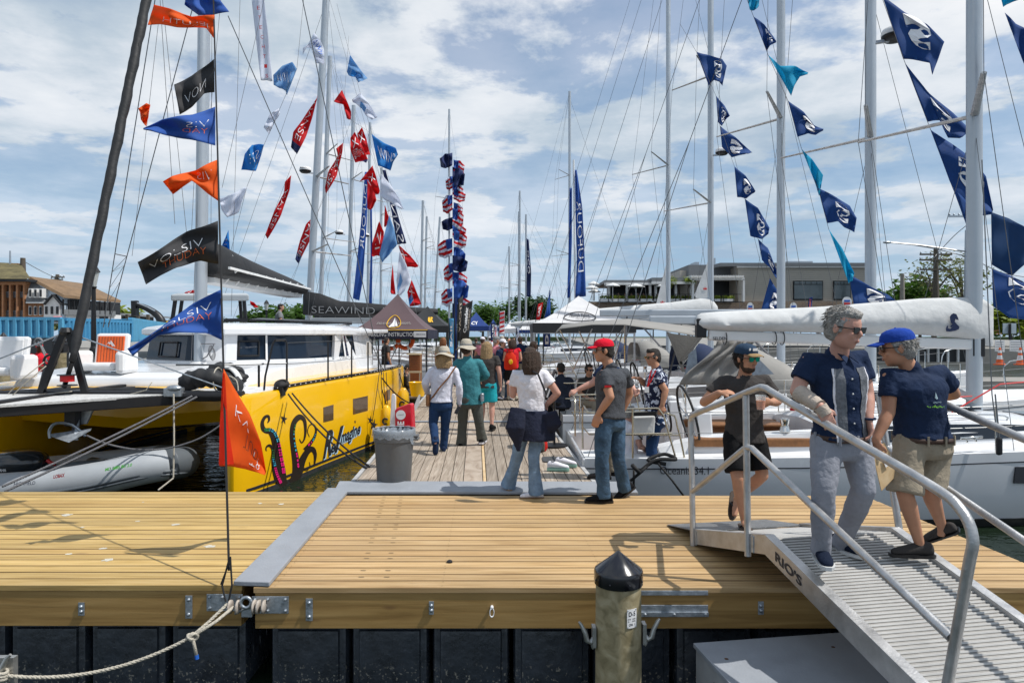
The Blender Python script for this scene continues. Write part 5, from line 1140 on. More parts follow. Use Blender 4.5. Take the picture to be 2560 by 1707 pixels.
# radar domes
def radar(px, py, Y, r, txt, lab, parent=None):
    c = P(px, py, Y); t = thing('radar_dome', lab, 'radar dome', c)
    b = MB(); b.lathe([(r*.7, -.5*r), (r*.95, -.3*r), (r, 0), (r*.9, .3*r), (r*.6, .42*r), (.01, .46*r)], c, 20); d = b.build('dome', m_white, t, smooth=50)
    b = MB(); b.lathe([(r*.4, -.62*r), (r*.75, -.55*r), (r*.97, -.3*r), (r*.98, -.18*r)], c, 20); b.build('base', m_blk, t, smooth=50)
    b = MB(); b.bar(c-V((0, 0, .5*r)), c+V(((-1.3 if px > 1400 else 1.3)*r, .1, -.55*r)), .08, .05); b.build('bracket', m_mast, t)
    if txt: lettering(txt, c+V((0, -r*1.02, .08*r)), (1, 0, 0), (0, 0, 1), m_ink, d, .22*r, r*1.1, .01)
radar(2237, 84, 13.0, .24, 'Raymarine', 'large white radar dome with writing on the second mast')
radar(1805, 378, 24.0, .23, '', 'white radar dome on the fourth right mast above the navy flags')
radar(763, 424, 30, .26, 'B&G', 'white radar dome with dark base on the tall left mast')
radar(848, 580, 42, .26, '', 'small radar dome on the left mast beside the blue banner'); radar(915, 587, 48, .24, '', 'small radar dome among red flags on a left mast')
# ================================================================ flags
def LN(py):       # depth on the near pennant halyard at a picture height
    k = (HOR-py)/FPX; t = (1.8+4.9*k)/(18.5-9.6*k); return 4.9+9.6*t
hl = V((fx(575)*1.0, 4.88, 0)); ht_ = V((-6.6, 14.5, 18.5))
b = MB(); b.tube([hl+V((0, 0, .12)), hl.lerp(ht_, .5)], .009, 5, cap=False); b.tube([hl+V((.01, -.01, .22)), hl+V((-.04, -.02, .02)), hl+V((-.01, -.03, -.09))], .007, 4); b.tube([hl+V((.01, 0, .22)), hl+V((.03, -.02, .02)), hl+V((.01, -.03, -.09))], .007, 4); b.tube([hl+V((0, 0, .17)), hl+V((-.07, .03, .01))], .006, 4)
tag(b.build('flag_halyard', m_rope_k), 'black webbing line rising from the dock hinge carrying large pennants', 'halyard')
tW, tO, tK = m_wht, mat('orange_print', (.75, .16, .04), .5, var=0), m_ink
g = 'large pennants on the near halyard'
V1, V2 = 'VOLSIV', 'THUDAY'
flag('pennant', 'royal blue pennant cut by the top edge', [(540, -12), (500, -14), (463, 0)], [(573, 30), (530, 38), (495, 38), (461, 12)], LN(10), F_BL, g, .05, 2, seed=1)
flag('pennant', 'orange pennant near the top left, folded with red underside', [(536, 38), (480, 42), (425, 22), (385, 12)], [(536, 98), (515, 70), (440, 68), (400, 62), (369, 63)], LN(60), F_OR, g, .08, 1.6, texts=[('JELUTH', .1, .8, .55, .9, tW, 0)], seed=2)
flag('pennant', 'smaller black pennant drooping beside the catamaran mast', [(535, 148), (480, 190), (435, 212)], [(536, 231), (510, 235), (480, 268), (449, 287)], LN(200), F_BK, g, .07, 1.7, texts=[('NOV', .2, .8, .5, .8, tW, 0)], seed=3)
flag('pennant', 'royal blue pennant with pointed tip between black and orange ones', [(538, 267), (480, 287), (405, 298), (358, 321)], [(538, 364), (470, 348), (410, 338), (358, 324)], LN(310), F_BL, g, .08, 1.6, Yf=LN(310)-.5, texts=[('VIS', .08, .4, .3, .5, tW, 0), ('YAD', .1, .45, .55, .72, tO, 0)], seed=4)
flag('pennant', 'orange pennant with forked fly in front of the mast', [(542, 400), (490, 425), (430, 440), (407, 454)], [(545, 502), (515, 480), (480, 452), (455, 468), (432, 486)], LN(450), F_OR, g, .09, 1.7, Yf=LN(450)-.4, texts=[('VIS', .1, .4, .2, .5, tW, 0)], seed=5)
flag('pennant', 'large black pennant with white and orange lettering', [(545, 552), (470, 577), (400, 622), (344, 655)], [(546, 660), (500, 652), (440, 668), (400, 690), (365, 711)], LN(610), F_BK, g, .10, 1.5, Yf=LN(610)-.2, texts=[(V1, .88, .18, .34, .58, tW, .0), (V2, .72, .15, .60, .80, tO, 0)], seed=6)
flag('pennant', 'large royal blue pennant hanging over the catamaran windows', [(552, 724), (480, 760), (400, 820), (318, 872)], [(556, 851), (520, 832), (450, 831), (395, 838), (332, 890)], LN(790), F_BL, g, .08, 1.4, Yf=LN(790)-.25, texts=[(V1, .75, .1, .18, .38, tW, 0), (V2, .66, .1, .42, .60, tO, 0)], seed=7)
flag('pennant', 'lowest orange pennant hanging limp before the yellow bow', [(559, 922), (585, 970), (625, 1035), (652, 1105), (665, 1180)], [(549, 1165), (580, 1166), (612, 1172), (640, 1180), (662, 1187)], 5.5, F_OR, g, .05, 1.2, Yf=5.95, texts=[('TUO', .45, .75, .62, .35, tK, 0), ('T8', .62, .85, .85, .45, tW, 0), ('KV', .25, .5, .3, .15, tW, 0)], seed=8)
b = MB(); b.grid(lambda u, v: P(*((lambda p: (p.x, p.y))(interp([(557, 930), (549, 1060), (547, 1162)], v).lerp(interp([(562, 935), (570, 1060), (585, 1160)], v), u))), 5.47+.02*sin(u*5+v*3)), 6, 12); o = b.build('folded_edge', flagm('red_orange', (.72, .035, .008)), [q for q in col.objects if q.get('label', '').startswith('lowest orange')][0], smooth=True)
g2 = 'small signal flags on the left boats'
L2 = [
 ('tall white vertical banner with red letters on the left', [(628, -8), (640, 100), (652, 201)], [(660, -8), (672, 100), (681, 203)], 17, F_WH, .06, []),
 ('light blue flag beneath the white banner', [(683, 188), (705, 165), (731, 155), (742, 173)], [(684, 213), (700, 222), (714, 227), (717, 239)], 17, F_LB, .12, [('WIN', .2, .8, .3, .7, tW, 0)]),
 ('white flag with blue writing against the tall left mast', [(785, 82), (800, 98), (810, 125), (811, 161)], [(757, 137), (757, 118), (778, 122), (790, 158)], 22, F_WH, .12, [('AWIN', .2, .85, .15, .5, m_blue, .02)]),
 ('blue and white flag right of the tall left mast', [(875, 138), (890, 160), (905, 180), (919, 196)], [(867, 180), (872, 190), (888, 193), (896, 207)], 24, F_LB, .15, []),
 ('white flag with pale emblem over the second left mast', [(880, 250), (900, 231), (925, 262), (943, 293)], [(882, 256), (905, 272), (915, 290), (930, 300)], 26, F_WH, .15, []),
 ('small twisted white flag on the far left string', [(697, 271), (675, 285), (659, 318)], [(700, 284), (685, 310), (673, 336)], 19, F_WH, .12, []),
 ('blue flag low on the far left string', [(660, 362), (630, 361), (612, 385)], [(653, 388), (640, 428), (603, 425)], 20, F_SK, .12, [('SE', .2, .7, .3, .7, tW, 0)]),
 ('white flag right of the large black pennant', [(549, 497), (580, 485), (617, 467)], [(553, 523), (568, 545), (597, 531)], 17, F_WH, .1, []),
 ('bright blue flag with white print above the black boom bag', [(571, 575), (573, 600), (575, 640)], [(565, 590), (556, 610), (550, 630)], 15.6, F_SK, .08, [('NA', .3, .9, .3, .7, tW, 0)]),
 ('long red flag with navy end left of the tall mast', [(794, 240), (782, 290), (766, 340), (742, 386)], [(790, 250), (755, 300), (733, 330), (727, 368)], 24, F_RD, .12, [('HANSE', .1, .8, .3, .75, tW, 0)]),
 ('long thin red flag lower on the same stay', [(728, 438), (724, 475), (702, 540), (669, 597)], [(712, 455), (710, 480), (685, 530), (663, 588)], 24, F_RD, .1, [('HANSE', .2, .85, .25, .75, tW, 0)]),
 ('red flag with white letters behind the tall left mast', [(797, 525), (790, 548), (775, 600), (746, 660)], [(793, 530), (765, 560), (750, 600), (738, 648)], 33, F_RD, .12, [('HANSE', .1, .9, .25, .75, tW, 0)]),
 ('small red flag pointing up beside the white one', [(855, 225), (866, 250), (878, 280), (877, 301)], [(834, 254), (858, 262), (864, 285), (867, 297)], 26, F_RD, .12, []),
 ('narrow red flag hanging between the two left masts', [(858, 357), (856, 380), (842, 440), (815, 485)], [(840, 372), (845, 390), (820, 430), (812, 470)], 30, F_RD, .12, [('HANSE', .2, .9, .2, .8, tW, 0)]),
 ('red flag with white star, rear one of the overlapping pair', [(905, 318), (915, 345), (926, 388)], [(893, 335), (900, 372), (908, 385)], 31, F_RD, .12, [('X', .1, .5, .2, .8, tW, .02)]),
 ('red flag with navy hem, front one of the overlapping pair', [(887, 330), (905, 365), (920, 398), (915, 408)], [(876, 345), (876, 375), (888, 407), (905, 402)], 29, F_RD, .12, [('X', .1, .4, .2, .7, tW, .02), ('HANSE', .45, .7, .1, .9, tW, 0)]),
 ('largest bright blue flag with white writing', [(929, 335), (960, 358), (990, 370), (995, 387)], [(945, 415), (960, 420), (976, 428), (983, 405)], 27, F_SK, .2, [('WIND', .15, .9, .3, .7, tW, .02)]),
 ('red flag with white star below the bright blue flag', [(931, 414), (940, 440), (950, 478), (946, 486)], [(898, 455), (920, 448), (930, 470), (938, 486)], 32, F_RD, .12, [('X', .2, .5, .2, .7, tW, .02)]),
 ('plain red flag under the red star flag', [(918, 450), (935, 475), (941, 500)], [(918, 520), (925, 526), (932, 520)], 33, F_RD, .1, []),
 ('white flag slanting down right of the plain red one', [(953, 434), (975, 460), (995, 490), (1009, 523)], [(950, 490), (965, 502), (980, 510), (1004, 522)], 28, F_WH, .15, []),
 ('slim red sliver flag above the light blue one', [(962, 512), (968, 530), (973, 548)], [(960, 566), (963, 568), (966, 565)], 33, F_RD, .05, []),
 ('tall dark red flag left of the light blue one', [(948, 553), (960, 580), (956, 640)], [(945, 560), (930, 610), (929, 640)], 32, F_RD, .1, [('ZI', .3, .8, .3, .7, tW, 0)]),
 ('tall light blue flag amid the red ones', [(973, 538), (985, 570), (993, 611)], [(948, 636), (955, 656), (970, 640)], 29, F_LB, .12, []),
 ('navy feather flag with large white letters', [(956, 425), (973, 500), (984, 560), (992, 612)], [(964, 425), (985, 500), (1004, 570), (1016, 608)], 34, F_DN, .06, [('SANA', .98, .25, .85, .15, tW, .02)]),
 ('red flag flying right beneath the navy feather flag', [(997, 613), (1025, 638), (1047, 665)], [(1001, 632), (1014, 667), (1040, 669)], 34, F_RD, .12, [('X', .1, .45, .2, .8, tW, .02)]),
 ('large white flag with pale blue print above the maroon tent', [(999, 625), (1015, 660), (1029, 700)], [(991, 700), (995, 741), (1009, 730)], 29, F_WH, .12, []),
 ('slim red flag left of the large white one', [(982, 660), (985, 700), (989, 735)], [(977, 700), (976, 730), (979, 736)], 31, F_RD, .06, []),
 ('red and blue flag just above the maroon tent roof', [(1029, 700), (1040, 725), (1053, 759)], [(1018, 730), (1024, 766), (1045, 763)], 31, F_RD, .12, [('X', .1, .5, .2, .7, tW, .02)]),
 ('long vertical blue banner with white script', [(912, 430), (902, 560), (888, 690), (882, 745)], [(921, 430), (917, 560), (907, 700), (898, 752)], 40, F_BL, .08, [('DUFOUR', .1, .6, .2, .8, tW, 0)]),
 ('thin vertical blue streamer beside the long blue banner', [(925, 520), (926, 640), (922, 760)], [(930, 520), (931, 640), (930, 760)], 41, F_BL, .05, [])]
for k, (lab, tp, bt, Y, m, am, tx) in enumerate(L2):
    o = flag('signal_flag' if 'banner' not in lab and 'feather' not in lab else 'banner', lab, tp, bt, Y, m, None if 'banner' in lab else g2, am*1.5, 1.6, texts=tx, seed=k+11)
    if 'navy end' in lab or 'navy hem' in lab or 'letters behind' in lab:
        o.data.materials.append(F_DN)
        for i, p in enumerate(o.data.polygons):
            if (i % 22) > 18: p.material_index = 1
    if 'emblem' in lab or 'pale blue print' in lab or 'blue and white' in lab or 'and blue' in lab:
        o.data.materials.append(F_SK if 'and' in lab else F_LB)
        for i, p in enumerate(o.data.polygons):
            if 6 < (i % 22) < 13 and ((i//22) > 5): p.material_index = 1
bn0 = [q for q in col.objects if q.get('label', '').startswith('tall white vertical banner')][0]
for k, ch in enumerate('ETECHTIS'):
    c = interp([(646, 20), (656, 100), (667, 190)], k/7); lettering(ch, P(c.x, c.y, 16.8), (1, 0, 0), (0, 0, 1), m_red, bn0, .09, .07, 0)
g3 = 'navy seahorse signal flags on the right boats'
SS = lambda a=.35, c=.75, d=.15, e=.85: [('S', a, c, e, d, tW, .05)]
R3 = [
 ('small cyan flag cut by the top edge, middle string', [(1868, -10), (1885, -8), (1899, -4)], [(1874, 24), (1886, 28), (1897, 16)], 14.5, F_CY, []),
 ('uppermost navy flag of the middle string', [(1884, 42), (1912, 62), (1941, 104)], [(1917, 128), (1925, 114), (1940, 107)], 14.5, F_NV, SS()),
 ('cyan flag passing behind the third mast', [(1920, 137), (1950, 165), (1990, 165), (2021, 182)], [(1978, 240), (1986, 215), (2000, 192), (2019, 186)], 16.5, F_CY, []),
 ('navy flag pointing right beside the third mast', [(1970, 252), (2010, 280), (2035, 313), (2059, 323)], [(1994, 343), (2020, 334), (2040, 338), (2058, 326)], 14.5, F_NV, SS()),
 ('narrow cyan flag right of the long spreader', [(2004, 372), (2030, 398), (2058, 438)], [(2042, 468), (2048, 492), (2053, 465)], 14.5, F_CY, []),
 ('broad navy flag below the narrow cyan one', [(2045, 470), (2090, 492), (2125, 515), (2142, 545)], [(2068, 558), (2095, 553), (2110, 568), (2136, 581)], 14.5, F_NV, SS()),
 ('long cyan flag low on the middle string', [(2072, 573), (2105, 620), (2136, 682)], [(2115, 690), (2122, 708), (2131, 702)], 14.3, F_CY, []),
 ('lowest navy flag of the middle string above the sail cover', [(2122, 685), (2170, 712), (2215, 735), (2241, 752)], [(2135, 765), (2170, 770), (2205, 761), (2236, 757)], 14.3, F_NV, SS()),
 ('navy flag crossing the fourth mast near the top', [(1741, 130), (1780, 140), (1805, 148), (1817, 165)], [(1772, 215), (1785, 200), (1798, 205), (1806, 215)], 23.0, F_NV, SS(.5, .8)),
 ('crumpled navy flag hugging the fourth mast', [(1790, 240), (1812, 265), (1825, 290)], [(1795, 305), (1805, 316), (1813, 300)], 23, F_NV, SS()),
 ('navy flag above the white radar dome', [(1800, 315), (1840, 345), (1881, 382)], [(1805, 368), (1830, 393), (1862, 386)], 23, F_NV, SS()),
 ('navy flag under the radar dome spreader', [(1836, 416), (1865, 440), (1889, 478)], [(1843, 493), (1865, 496), (1886, 482)], 22, F_NV, SS()),
 ('navy flag halfway down the fourth mast string', [(1862, 497), (1895, 520), (1924, 570)], [(1876, 590), (1905, 598), (1921, 585)], 22, F_NV, SS()),
 ('narrow navy flag above the restaurant roof', [(1895, 597), (1920, 620), (1946, 687)], [(1905, 650), (1925, 670), (1941, 697)], 22, F_NV, SS()),
 ('navy flag hanging over the restaurant wall', [(1925, 695), (1945, 730), (1949, 762)], [(1902, 778), (1925, 783), (1946, 777)], 22, F_NV, SS()),
 ('large navy flag at the top right behind the radar dome', [(2205, -12), (2260, 30), (2320, 62), (2361, 105)], [(2258, 148), (2300, 152), (2325, 158), (2331, 188)], 12.5, F_NV, SS(.3, .75, .0, .7)),
 ('long navy flag crossing the white spreader', [(2263, 158), (2320, 230), (2380, 280), (2429, 328)], [(2320, 305), (2350, 302), (2370, 345), (2400, 346)], 11.5, F_NV, SS(.35, .75)),
 ('big navy flag with seahorse left of the nearest mast', [(2327, 325), (2380, 360), (2430, 395), (2465, 440), (2483, 525)], [(2375, 455), (2395, 490), (2430, 522), (2455, 540), (2479, 536)], 11.5, F_NV, SS(.3, .7, .1, .7)),
 ('narrow navy flag tucked under the big seahorse one', [(2382, 470), (2410, 495), (2436, 530)], [(2432, 606), (2437, 609), (2442, 602)], 11.4, F_NV, []),
 ('large grayish blue flag right of the nearest mast', [(2478, 530), (2520, 545), (2610, 590)], [(2480, 662), (2530, 690), (2610, 620)], 11.2, flagm('steel_blue', (.02, .075, .20), .45), []),
 ('lowest billowing blue flag beside the nearest mast', [(2480, 672), (2530, 690), (2610, 730)], [(2483, 765), (2525, 795), (2610, 805)], 11.0, F_NV, SS(.3, .8, .0, .6)),
 ('cyan flag in the top right corner', [(2500, -14), (2530, -12), (2570, -10)], [(2508, 18), (2530, 6), (2560, -4)], 10, F_CY, []),
 ('navy flag cut by the right edge near the top', [(2512, 32), (2540, 60), (2600, 90)], [(2545, 120), (2575, 200), (2610, 260)], 10, F_NV, [])]
for k, (lab, tp, bt, Y, m, tx) in enumerate(R3): flag('signal_flag', lab, tp, bt, Y, m, g3, .008*Y, 1.5, texts=tx, seed=k+50)
for nm, pts, Y in (('thin halyard with navy and cyan flags, second mast', [(1860, -20), (1884, 42), (1920, 137), (1970, 252), (2004, 372), (2045, 470), (2072, 573), (2122, 685), (2138, 770)], 14.5), ('thin halyard with navy flags, fourth mast', [(1700, 60), (1741, 130), (1790, 240), (1800, 315), (1836, 416), (1862, 497), (1895, 597), (1925, 695)], 22.5), ('thin halyard with big navy flags, nearest mast', [(2200, -20), (2263, 158), (2327, 325), (2382, 470), (2440, 606)], 11.7),
                       ('thin line carrying the red flags in front of the second mast', [(872, 90), (862, 225), (858, 357), (815, 485), (797, 525), (746, 660), (700, 760)], 29), ('thin line carrying red, blue and white flags down to the maroon tent', [(850, 190), (877, 300), (905, 318), (929, 335), (953, 434), (973, 538), (999, 625), (1053, 759)], 30), ('thin line from the tall left mast through the blue and white flags', [(842, 10), (875, 138), (900, 231), (930, 335)], 26),
                       ('thin white halyard left of the tall left mast', [(760, -10), (742, 173), (700, 271), (660, 362), (617, 467), (574, 640)], 18)):
    rope('flag_halyard', nm, [P(x, y, Y) for x, y in pts], .005, m_rope_g, strands=False)
# dressed mast: little ensigns and courtesy flags
nm = ('blue', 'striped', 'red', 'white')
fl_m = [F_DN, F_BL, F_RD, F_WH, F_DN, F_BL]
y = 382; k = 0
ORD = 'first second third fourth fifth sixth seventh eighth ninth tenth eleventh twelfth thirteenth fourteenth fifteenth sixteenth seventeenth eighteenth nineteenth twentieth twenty-first twenty-second twenty-third twenty-fourth twenty-fifth twenty-sixth twenty-seventh twenty-eighth twenty-ninth thirtieth'.split()
cols_ = ['navy', 'royal blue', 'red striped', 'white and red', 'dark blue', 'blue']
while y < 770:
    sd = 1 if k % 3 else -1; px = 1131+(k % 2)*3; w = rnd.uniform(24, 40)*(.8+.0008*(y-380)); h = rnd.uniform(34, 54); mi = (0 if k == 0 else rnd.choice((0, 1, 2, 3, 2, 3, 4)))
    o = flag('courtesy_flag', '%s courtesy flag flying %s of the dressed mast, %s from its top' % (cols_[mi], 'left' if sd < 0 else 'right', ORD[k]),
             [(px, y), (px+sd*w*.6, y+4), (px+sd*w, y+h*.35)], [(px, y+h*.8), (px+sd*w*.5, y+h), (px+sd*w*.9, y+h*.9)], 61.5-(.5*(k % 3)), fl_m[mi], 'courtesy flags on the dressed mast', .6, 1.7, seed=k+90)
    if mi in (2, 3):
        o.data.materials.append(F_WH if mi == 2 else F_RD); o.data.materials.append(F_BL)
        for i, p in enumerate(o.data.polygons): p.material_index = (1 if (i//22) % 4 < 2 else 0) if (i % 22) > 8 or (i//22) > 6 else 2
    y += h*.42; k += 1
# central tall banners
flag('banner', 'tall blue banner with vertical white letters on the right of the pier', [(1437, 425), (1439, 560), (1442, 650), (1438, 745)], [(1442, 425), (1456, 520), (1461, 620), (1465, 740)], 50, F_BL, None, .3, 2.0, texts=[('DUFOUR', .80, .25, .85, .2, tW, .02)], seed=3)
flag('banner', 'narrow blue banner left of the tall lettered one', [(1424, 470), (1422, 600), (1418, 745)], [(1430, 470), (1430, 600), (1425, 745)], 50.5, F_BL, None, .2, 2, seed=5)
b = MB(); b.tube([P(1434, 400, 50.2), P(1438, 760, 50.2)], .07, 6); tag(b.build('banner_pole', m_mastw), 'white pole holding the tall blue banner', 'pole')
flag('banner', 'small dark blue banner on a distant central mast', [(1316, 595), (1317, 660), (1316, 742)], [(1322, 600), (1328, 680), (1327, 742)], 77, F_DN, None, .3, 2, texts=[('OCQ', .2, .6, .2, .8, tW, .02)], seed=6)
flag('pennant', 'slim royal blue feather flag left of the white tent', [(1376, 725), (1376, 750), (1376, 790)], [(1374, 726), (1366, 770), (1362, 795)], 40, F_BL, None, .1, 1, seed=7)
# ================================================================ people
_tex = {}
def noisetex(sc):
    k = round(sc, 3)
    if k not in _tex:
        t = bpy.data.textures.new('folds', 'CLOUDS'); t.noise_scale = sc; t.noise_depth = 2; _tex[k] = t
    return _tex[k]
def remesh(o, vox, sm=4, disp=(), fac=.6):
    m = o.modifiers.new('r', 'REMESH'); m.mode = 'VOXEL'; m.voxel_size = vox; m.use_smooth_shade = True
    if sm: s = o.modifiers.new('s', 'SMOOTH'); s.iterations = sm; s.factor = fac
    for sc, st in disp:
        d = o.modifiers.new('d', 'DISPLACE'); d.texture = noisetex(sc); d.strength = st; d.mid_level = .5; d.texture_coords = 'LOCAL'
    return o
def skinmat(name, c):
    m = mat('skin_'+name, c, .55, var=.14, vs=9, spec=.35)
    for n in m.node_tree.nodes:
        if n.type == 'BSDF_PRINCIPLED': n.inputs['Subsurface Weight'].default_value = .12; n.inputs['Subsurface Scale'].default_value = .01; n.inputs['Subsurface Radius'].default_value = (1, .4, .2)
    return m
SK_L, SK_T, SK_P, SK_D = skinmat('light', (.54, .30, .21)), skinmat('tanned', (.46, .235, .145)), skinmat('pink', (.55, .30, .23)), skinmat('dark', (.12, .06, .035))
_cl = {}
def cloth(name, c, rough=.85, var=.14, bump=.35, bs=45, vs=5): return mat('fabric_'+name, c, rough, var=var, vs=vs, bump=bump, bs=bs, spec=.2)
C_NAVY, C_BLACK, C_GREYJ = cloth('navy', (.012, .024, .06)), cloth('charcoal', (.05, .045, .043)), cloth('grey_jeans', (.26, .27, .31))
C_KHAKI, C_POLO, C_DENIM = cloth('khaki', (.31, .265, .20)), cloth('heather_grey', (.065, .07, .08), var=.3, vs=60), cloth('denim', (.05, .095, .155), var=.5, vs=7)
C_LDEN, C_WHT, C_WHT2 = cloth('light_denim', (.17, .26, .38), var=.45, vs=7), cloth('white_tee', (.72, .71, .76)), cloth('white_shirt', (.62, .63, .72))
C_TEAL, C_OLIVE, C_NVPT = cloth('teal', (.045, .19, .22)), cloth('olive_grey', (.085, .09, .08)), cloth('navy_trousers', (.015, .04, .105))
C_TQ, C_PINK, C_RED, C_BLK2 = cloth('turquoise', (.02, .36, .42)), cloth('pink', (.55, .20, .24)), cloth('red', (.60, .015, .03)), cloth('black_shorts', (.008, .008, .009))
C_GRY, C_TAN = cloth('mid_grey', (.20, .21, .22)), cloth('hat_tan', (.42, .38, .31))
H_GREY, H_BRN, H_DRK, H_BLD, H_WHT = [mat('hair_'+n, c, .6, var=.5, vs=60, bump=.9, bs=150) for n, c in (('grey', (.40, .385, .36)), ('brown', (.055, .030, .018)), ('dark', (.018, .013, .010)), ('blond', (.38, .25, .12)), ('white', (.5, .5, .5)))]
def hawaii():
    m = cloth('hawaiian', (.02, .03, .07)); nt = m.node_tree
    b = [n for n in nt.nodes if n.type == 'BSDF_PRINCIPLED'][0]; tc = nt.nodes.new('ShaderNodeTexCoord')
    def NN(t, **k):
        n = nt.nodes.new(t)
        for a, c in k.items(): setattr(n, a, c)
        return n
    v = NN('ShaderNodeTexVoronoi'); v.inputs['Scale'].default_value = 15; v.inputs['Randomness'].default_value = 1
    n = NN('ShaderNodeTexNoise'); n.inputs['Scale'].default_value = 22; nt.links.new(tc.outputs['Object'], n.inputs['Vector'])
    mx = NN('ShaderNodeMix', data_type='RGBA'); mx.inputs[0].default_value = .12; nt.links.new(tc.outputs['Object'], mx.inputs[6]); nt.links.new(n.outputs['Color'], mx.inputs[7]); nt.links.new(mx.outputs[2], v.inputs['Vector'])
    f = ramp(NN, nt.links.new, v.outputs['Distance'], [(.0, (.5, .55, .65)), (.38, (.55, .6, .7)), (.44, (.015, .02, .05)), (1, (.015, .02, .05))]); nt.links.new(f, b.inputs['Base Color']); return m
C_HAW = hawaii()
def frame_(f, up=(0, 0, 1)):
    f = V(f).normalized(); r = f.cross(V(up)).normalized(); u = r.cross(f); return r, f, u
def M3(r, f, u): return Matrix((r, f, u)).transposed()
def ringloft(b, rings, n=18):
    b.loft([[c+r*(cos(2*pi*j/n)*a)+f*(math.copysign(abs(sin(2*pi*j/n))**.9, sin(2*pi*j/n))*d) for j in range(n)] for c, r, f, a, d in rings])
def px_seed(v): return abs(v.x*1000+v.y*77)
def limb(b, pts, rad, k=9, n=12, flat=1.0):
    q = [lerpl(pts, i/k) for i in range(k+1)]; r = [lerpl(rad, i/k) for i in range(k+1)]
    b.tube(q, r, n, flat=flat); b.ell(q[0], r[0], n=n, m=7); b.ell(q[-1], r[-1], n=n, m=7)
def person(label, J, f, hf, s=1.0, skin=SK_L, top=C_NAVY, bottom=C_DENIM, hair=H_BRN, sleeve=.55, leg=1.0, hs=None, fat=1.0, hat=None, glasses=None, beard=None, long_hair=0, shoes=C_BLACK, sole=None, vox=.012, hand=None, group=None, flare=0, hem=.0, skirt=None, cat='person', bulge=0, collar=False, belt=None, wr=1.0):
    t = thing('person', label, 'person', (J['hipL']+J['hipR'])/2, group)
    hs = hs or s; near = vox < .0095
    pel = (J['hipL']+J['hipR'])/2; nk = J['neck']; sp = (nk-pel)
    rs = (J['shR']-J['shL']).normalized(); rh = (J['hipR']-J['hipL']).normalized()
    def ring(k, a, d, infl=0.0, dy=0.0):
        r = rh.lerp(rs, min(1, max(0, k))).normalized(); ff = V((0, 0, 1)).cross(r).normalized() if True else f
        ff = sp.normalized().cross(r).normalized()
        if ff.dot(V(f)) < 0: ff = -ff
        return (pel+sp*k+ff*dy*s, r, ff, (a*fat**(1 if k < .7 else .4)+infl)*s, (d*fat**1.1+infl)*s)
    shw = (J['shR']-J['shL']).length/2/s
    T = lambda i=0, k0=-.16: [ring(k0, .165, .115, i), ring(.0, .168, .122, i), ring(.18, .155, .115, i, bulge*.5), ring(.4, .15, .112, i, bulge), ring(.6, .165, .12, i, bulge*.5), ring(.78, max(.15, shw*.95), .118, i), ring(.9, shw*.85, .095, i), ring(.98, .075, .07, i*.6)]
    # body
    b = MB(); ringloft(b, T())
    hd = J['head']; r, ff, u = frame_(hf); M = M3(r, ff, u); q = lambda x, y, z: hd+(r*x+ff*y+u*z)*hs
    limb(b, [nk-sp.normalized()*.03*s, nk.lerp(hd, .55), q(0, -.015, -.04)], [.068*s, .055*s, .055*hs], 4)
    b.ell(q(0, -.008, .025), (.076*hs, .095*hs, .092*hs), M, 20, 12)           # skull
    b.ell(q(0, .022, -.045), (.058*hs, .066*hs, .066*hs), M, 16, 10)           # jaw
    b.ell(q(0, .058, -.085), (.027*hs, .024*hs, .022*hs), M, 10, 7)            # chin
    b.ell(q(0, .062, .028), (.052*hs, .022*hs, .020*hs), M, 12, 7)             # brow
    b.ell(q(0, .096, -.014), (.013*hs, .020*hs, .014*hs), M, 8, 6); limb(b, [q(0, .080, .022), q(0, .102, -.012)], [.009*hs, .013*hs], 3, 8)
    for sx in (-1, 1):
        b.ell(q(sx*.030, .070, -.022), (.024*hs, .017*hs, .022*hs), M, 8, 6)   # cheeks
        b.ell(q(sx*.079, -.005, .0), (.010*hs, .019*hs, .032*hs), M, 8, 6)     # ears
    b.ell(q(0, .085, -.050), (.026*hs, .012*hs, .012*hs), M, 8, 6)             # mouth area
    for sd in ('L', 'R'):
        sh, el, w_ = J['sh'+sd], J['el'+sd], J['wr'+sd]
        limb(b, [sh, sh.lerp(el, .5), el], [.056*s, .052*s, .043*s], 6); limb(b, [el, el.lerp(w_, .35), w_], [.043*s*wr, .044*s*wr, .030*s*wr], 6)
        hdir = J.get('hd'+sd, (w_-el).normalized()); hdir = V(hdir).normalized(); pn = V(J.get('pn'+sd, (0, 1, 0))); pn = (pn-hdir*pn.dot(hdir)).normalized(); sdv = hdir.cross(pn)
        thumb = J.get('th'+sd, 1); curl = J.get('cu'+sd, .5)
        HM = M3(sdv, pn, hdir); b.ell(w_+hdir*.045*s, (.043*s, .019*s, .056*s), HM, 12, 8)
        fr = .0095*s if near else .0115*s
        for k, (o, L_) in enumerate(((-.032, .062), (-.011, .073), (.011, .077), (.032, .070))):
            o *= -thumb; base = w_+hdir*.085*s+sdv*o*s; c = curl*(1+.12*(k-1.5)); d1 = (hdir*cos(c)+pn*sin(c)); d2 = (hdir*cos(c*2.1)+pn*sin(c*2.1)); d3 = (hdir*cos(c*3)+pn*sin(c*3))
            p1 = base+d1*L_*.48*s; p2 = p1+d2*L_*.33*s; p3 = p2+d3*L_*.22*s; b.tube([base-d1*.02*s, p1, p2, p3], [fr*1.1, fr*1.02, fr*.95, fr*.75], 7)
        tb = w_+hdir*.03*s+sdv*(.030*s*thumb); d1 = (hdir*.75+sdv*thumb*.65+pn*.25).normalized(); p1 = tb+d1*.045*s; p2 = p1+(hdir+pn*.4).normalized()*.032*s; b.tube([tb, p1, p2], [fr*1.35, fr*1.15, fr*.85], 7)
        hp, kn, an, te = J['hip'+sd], J['kn'+sd], J['an'+sd], J['toe'+sd]
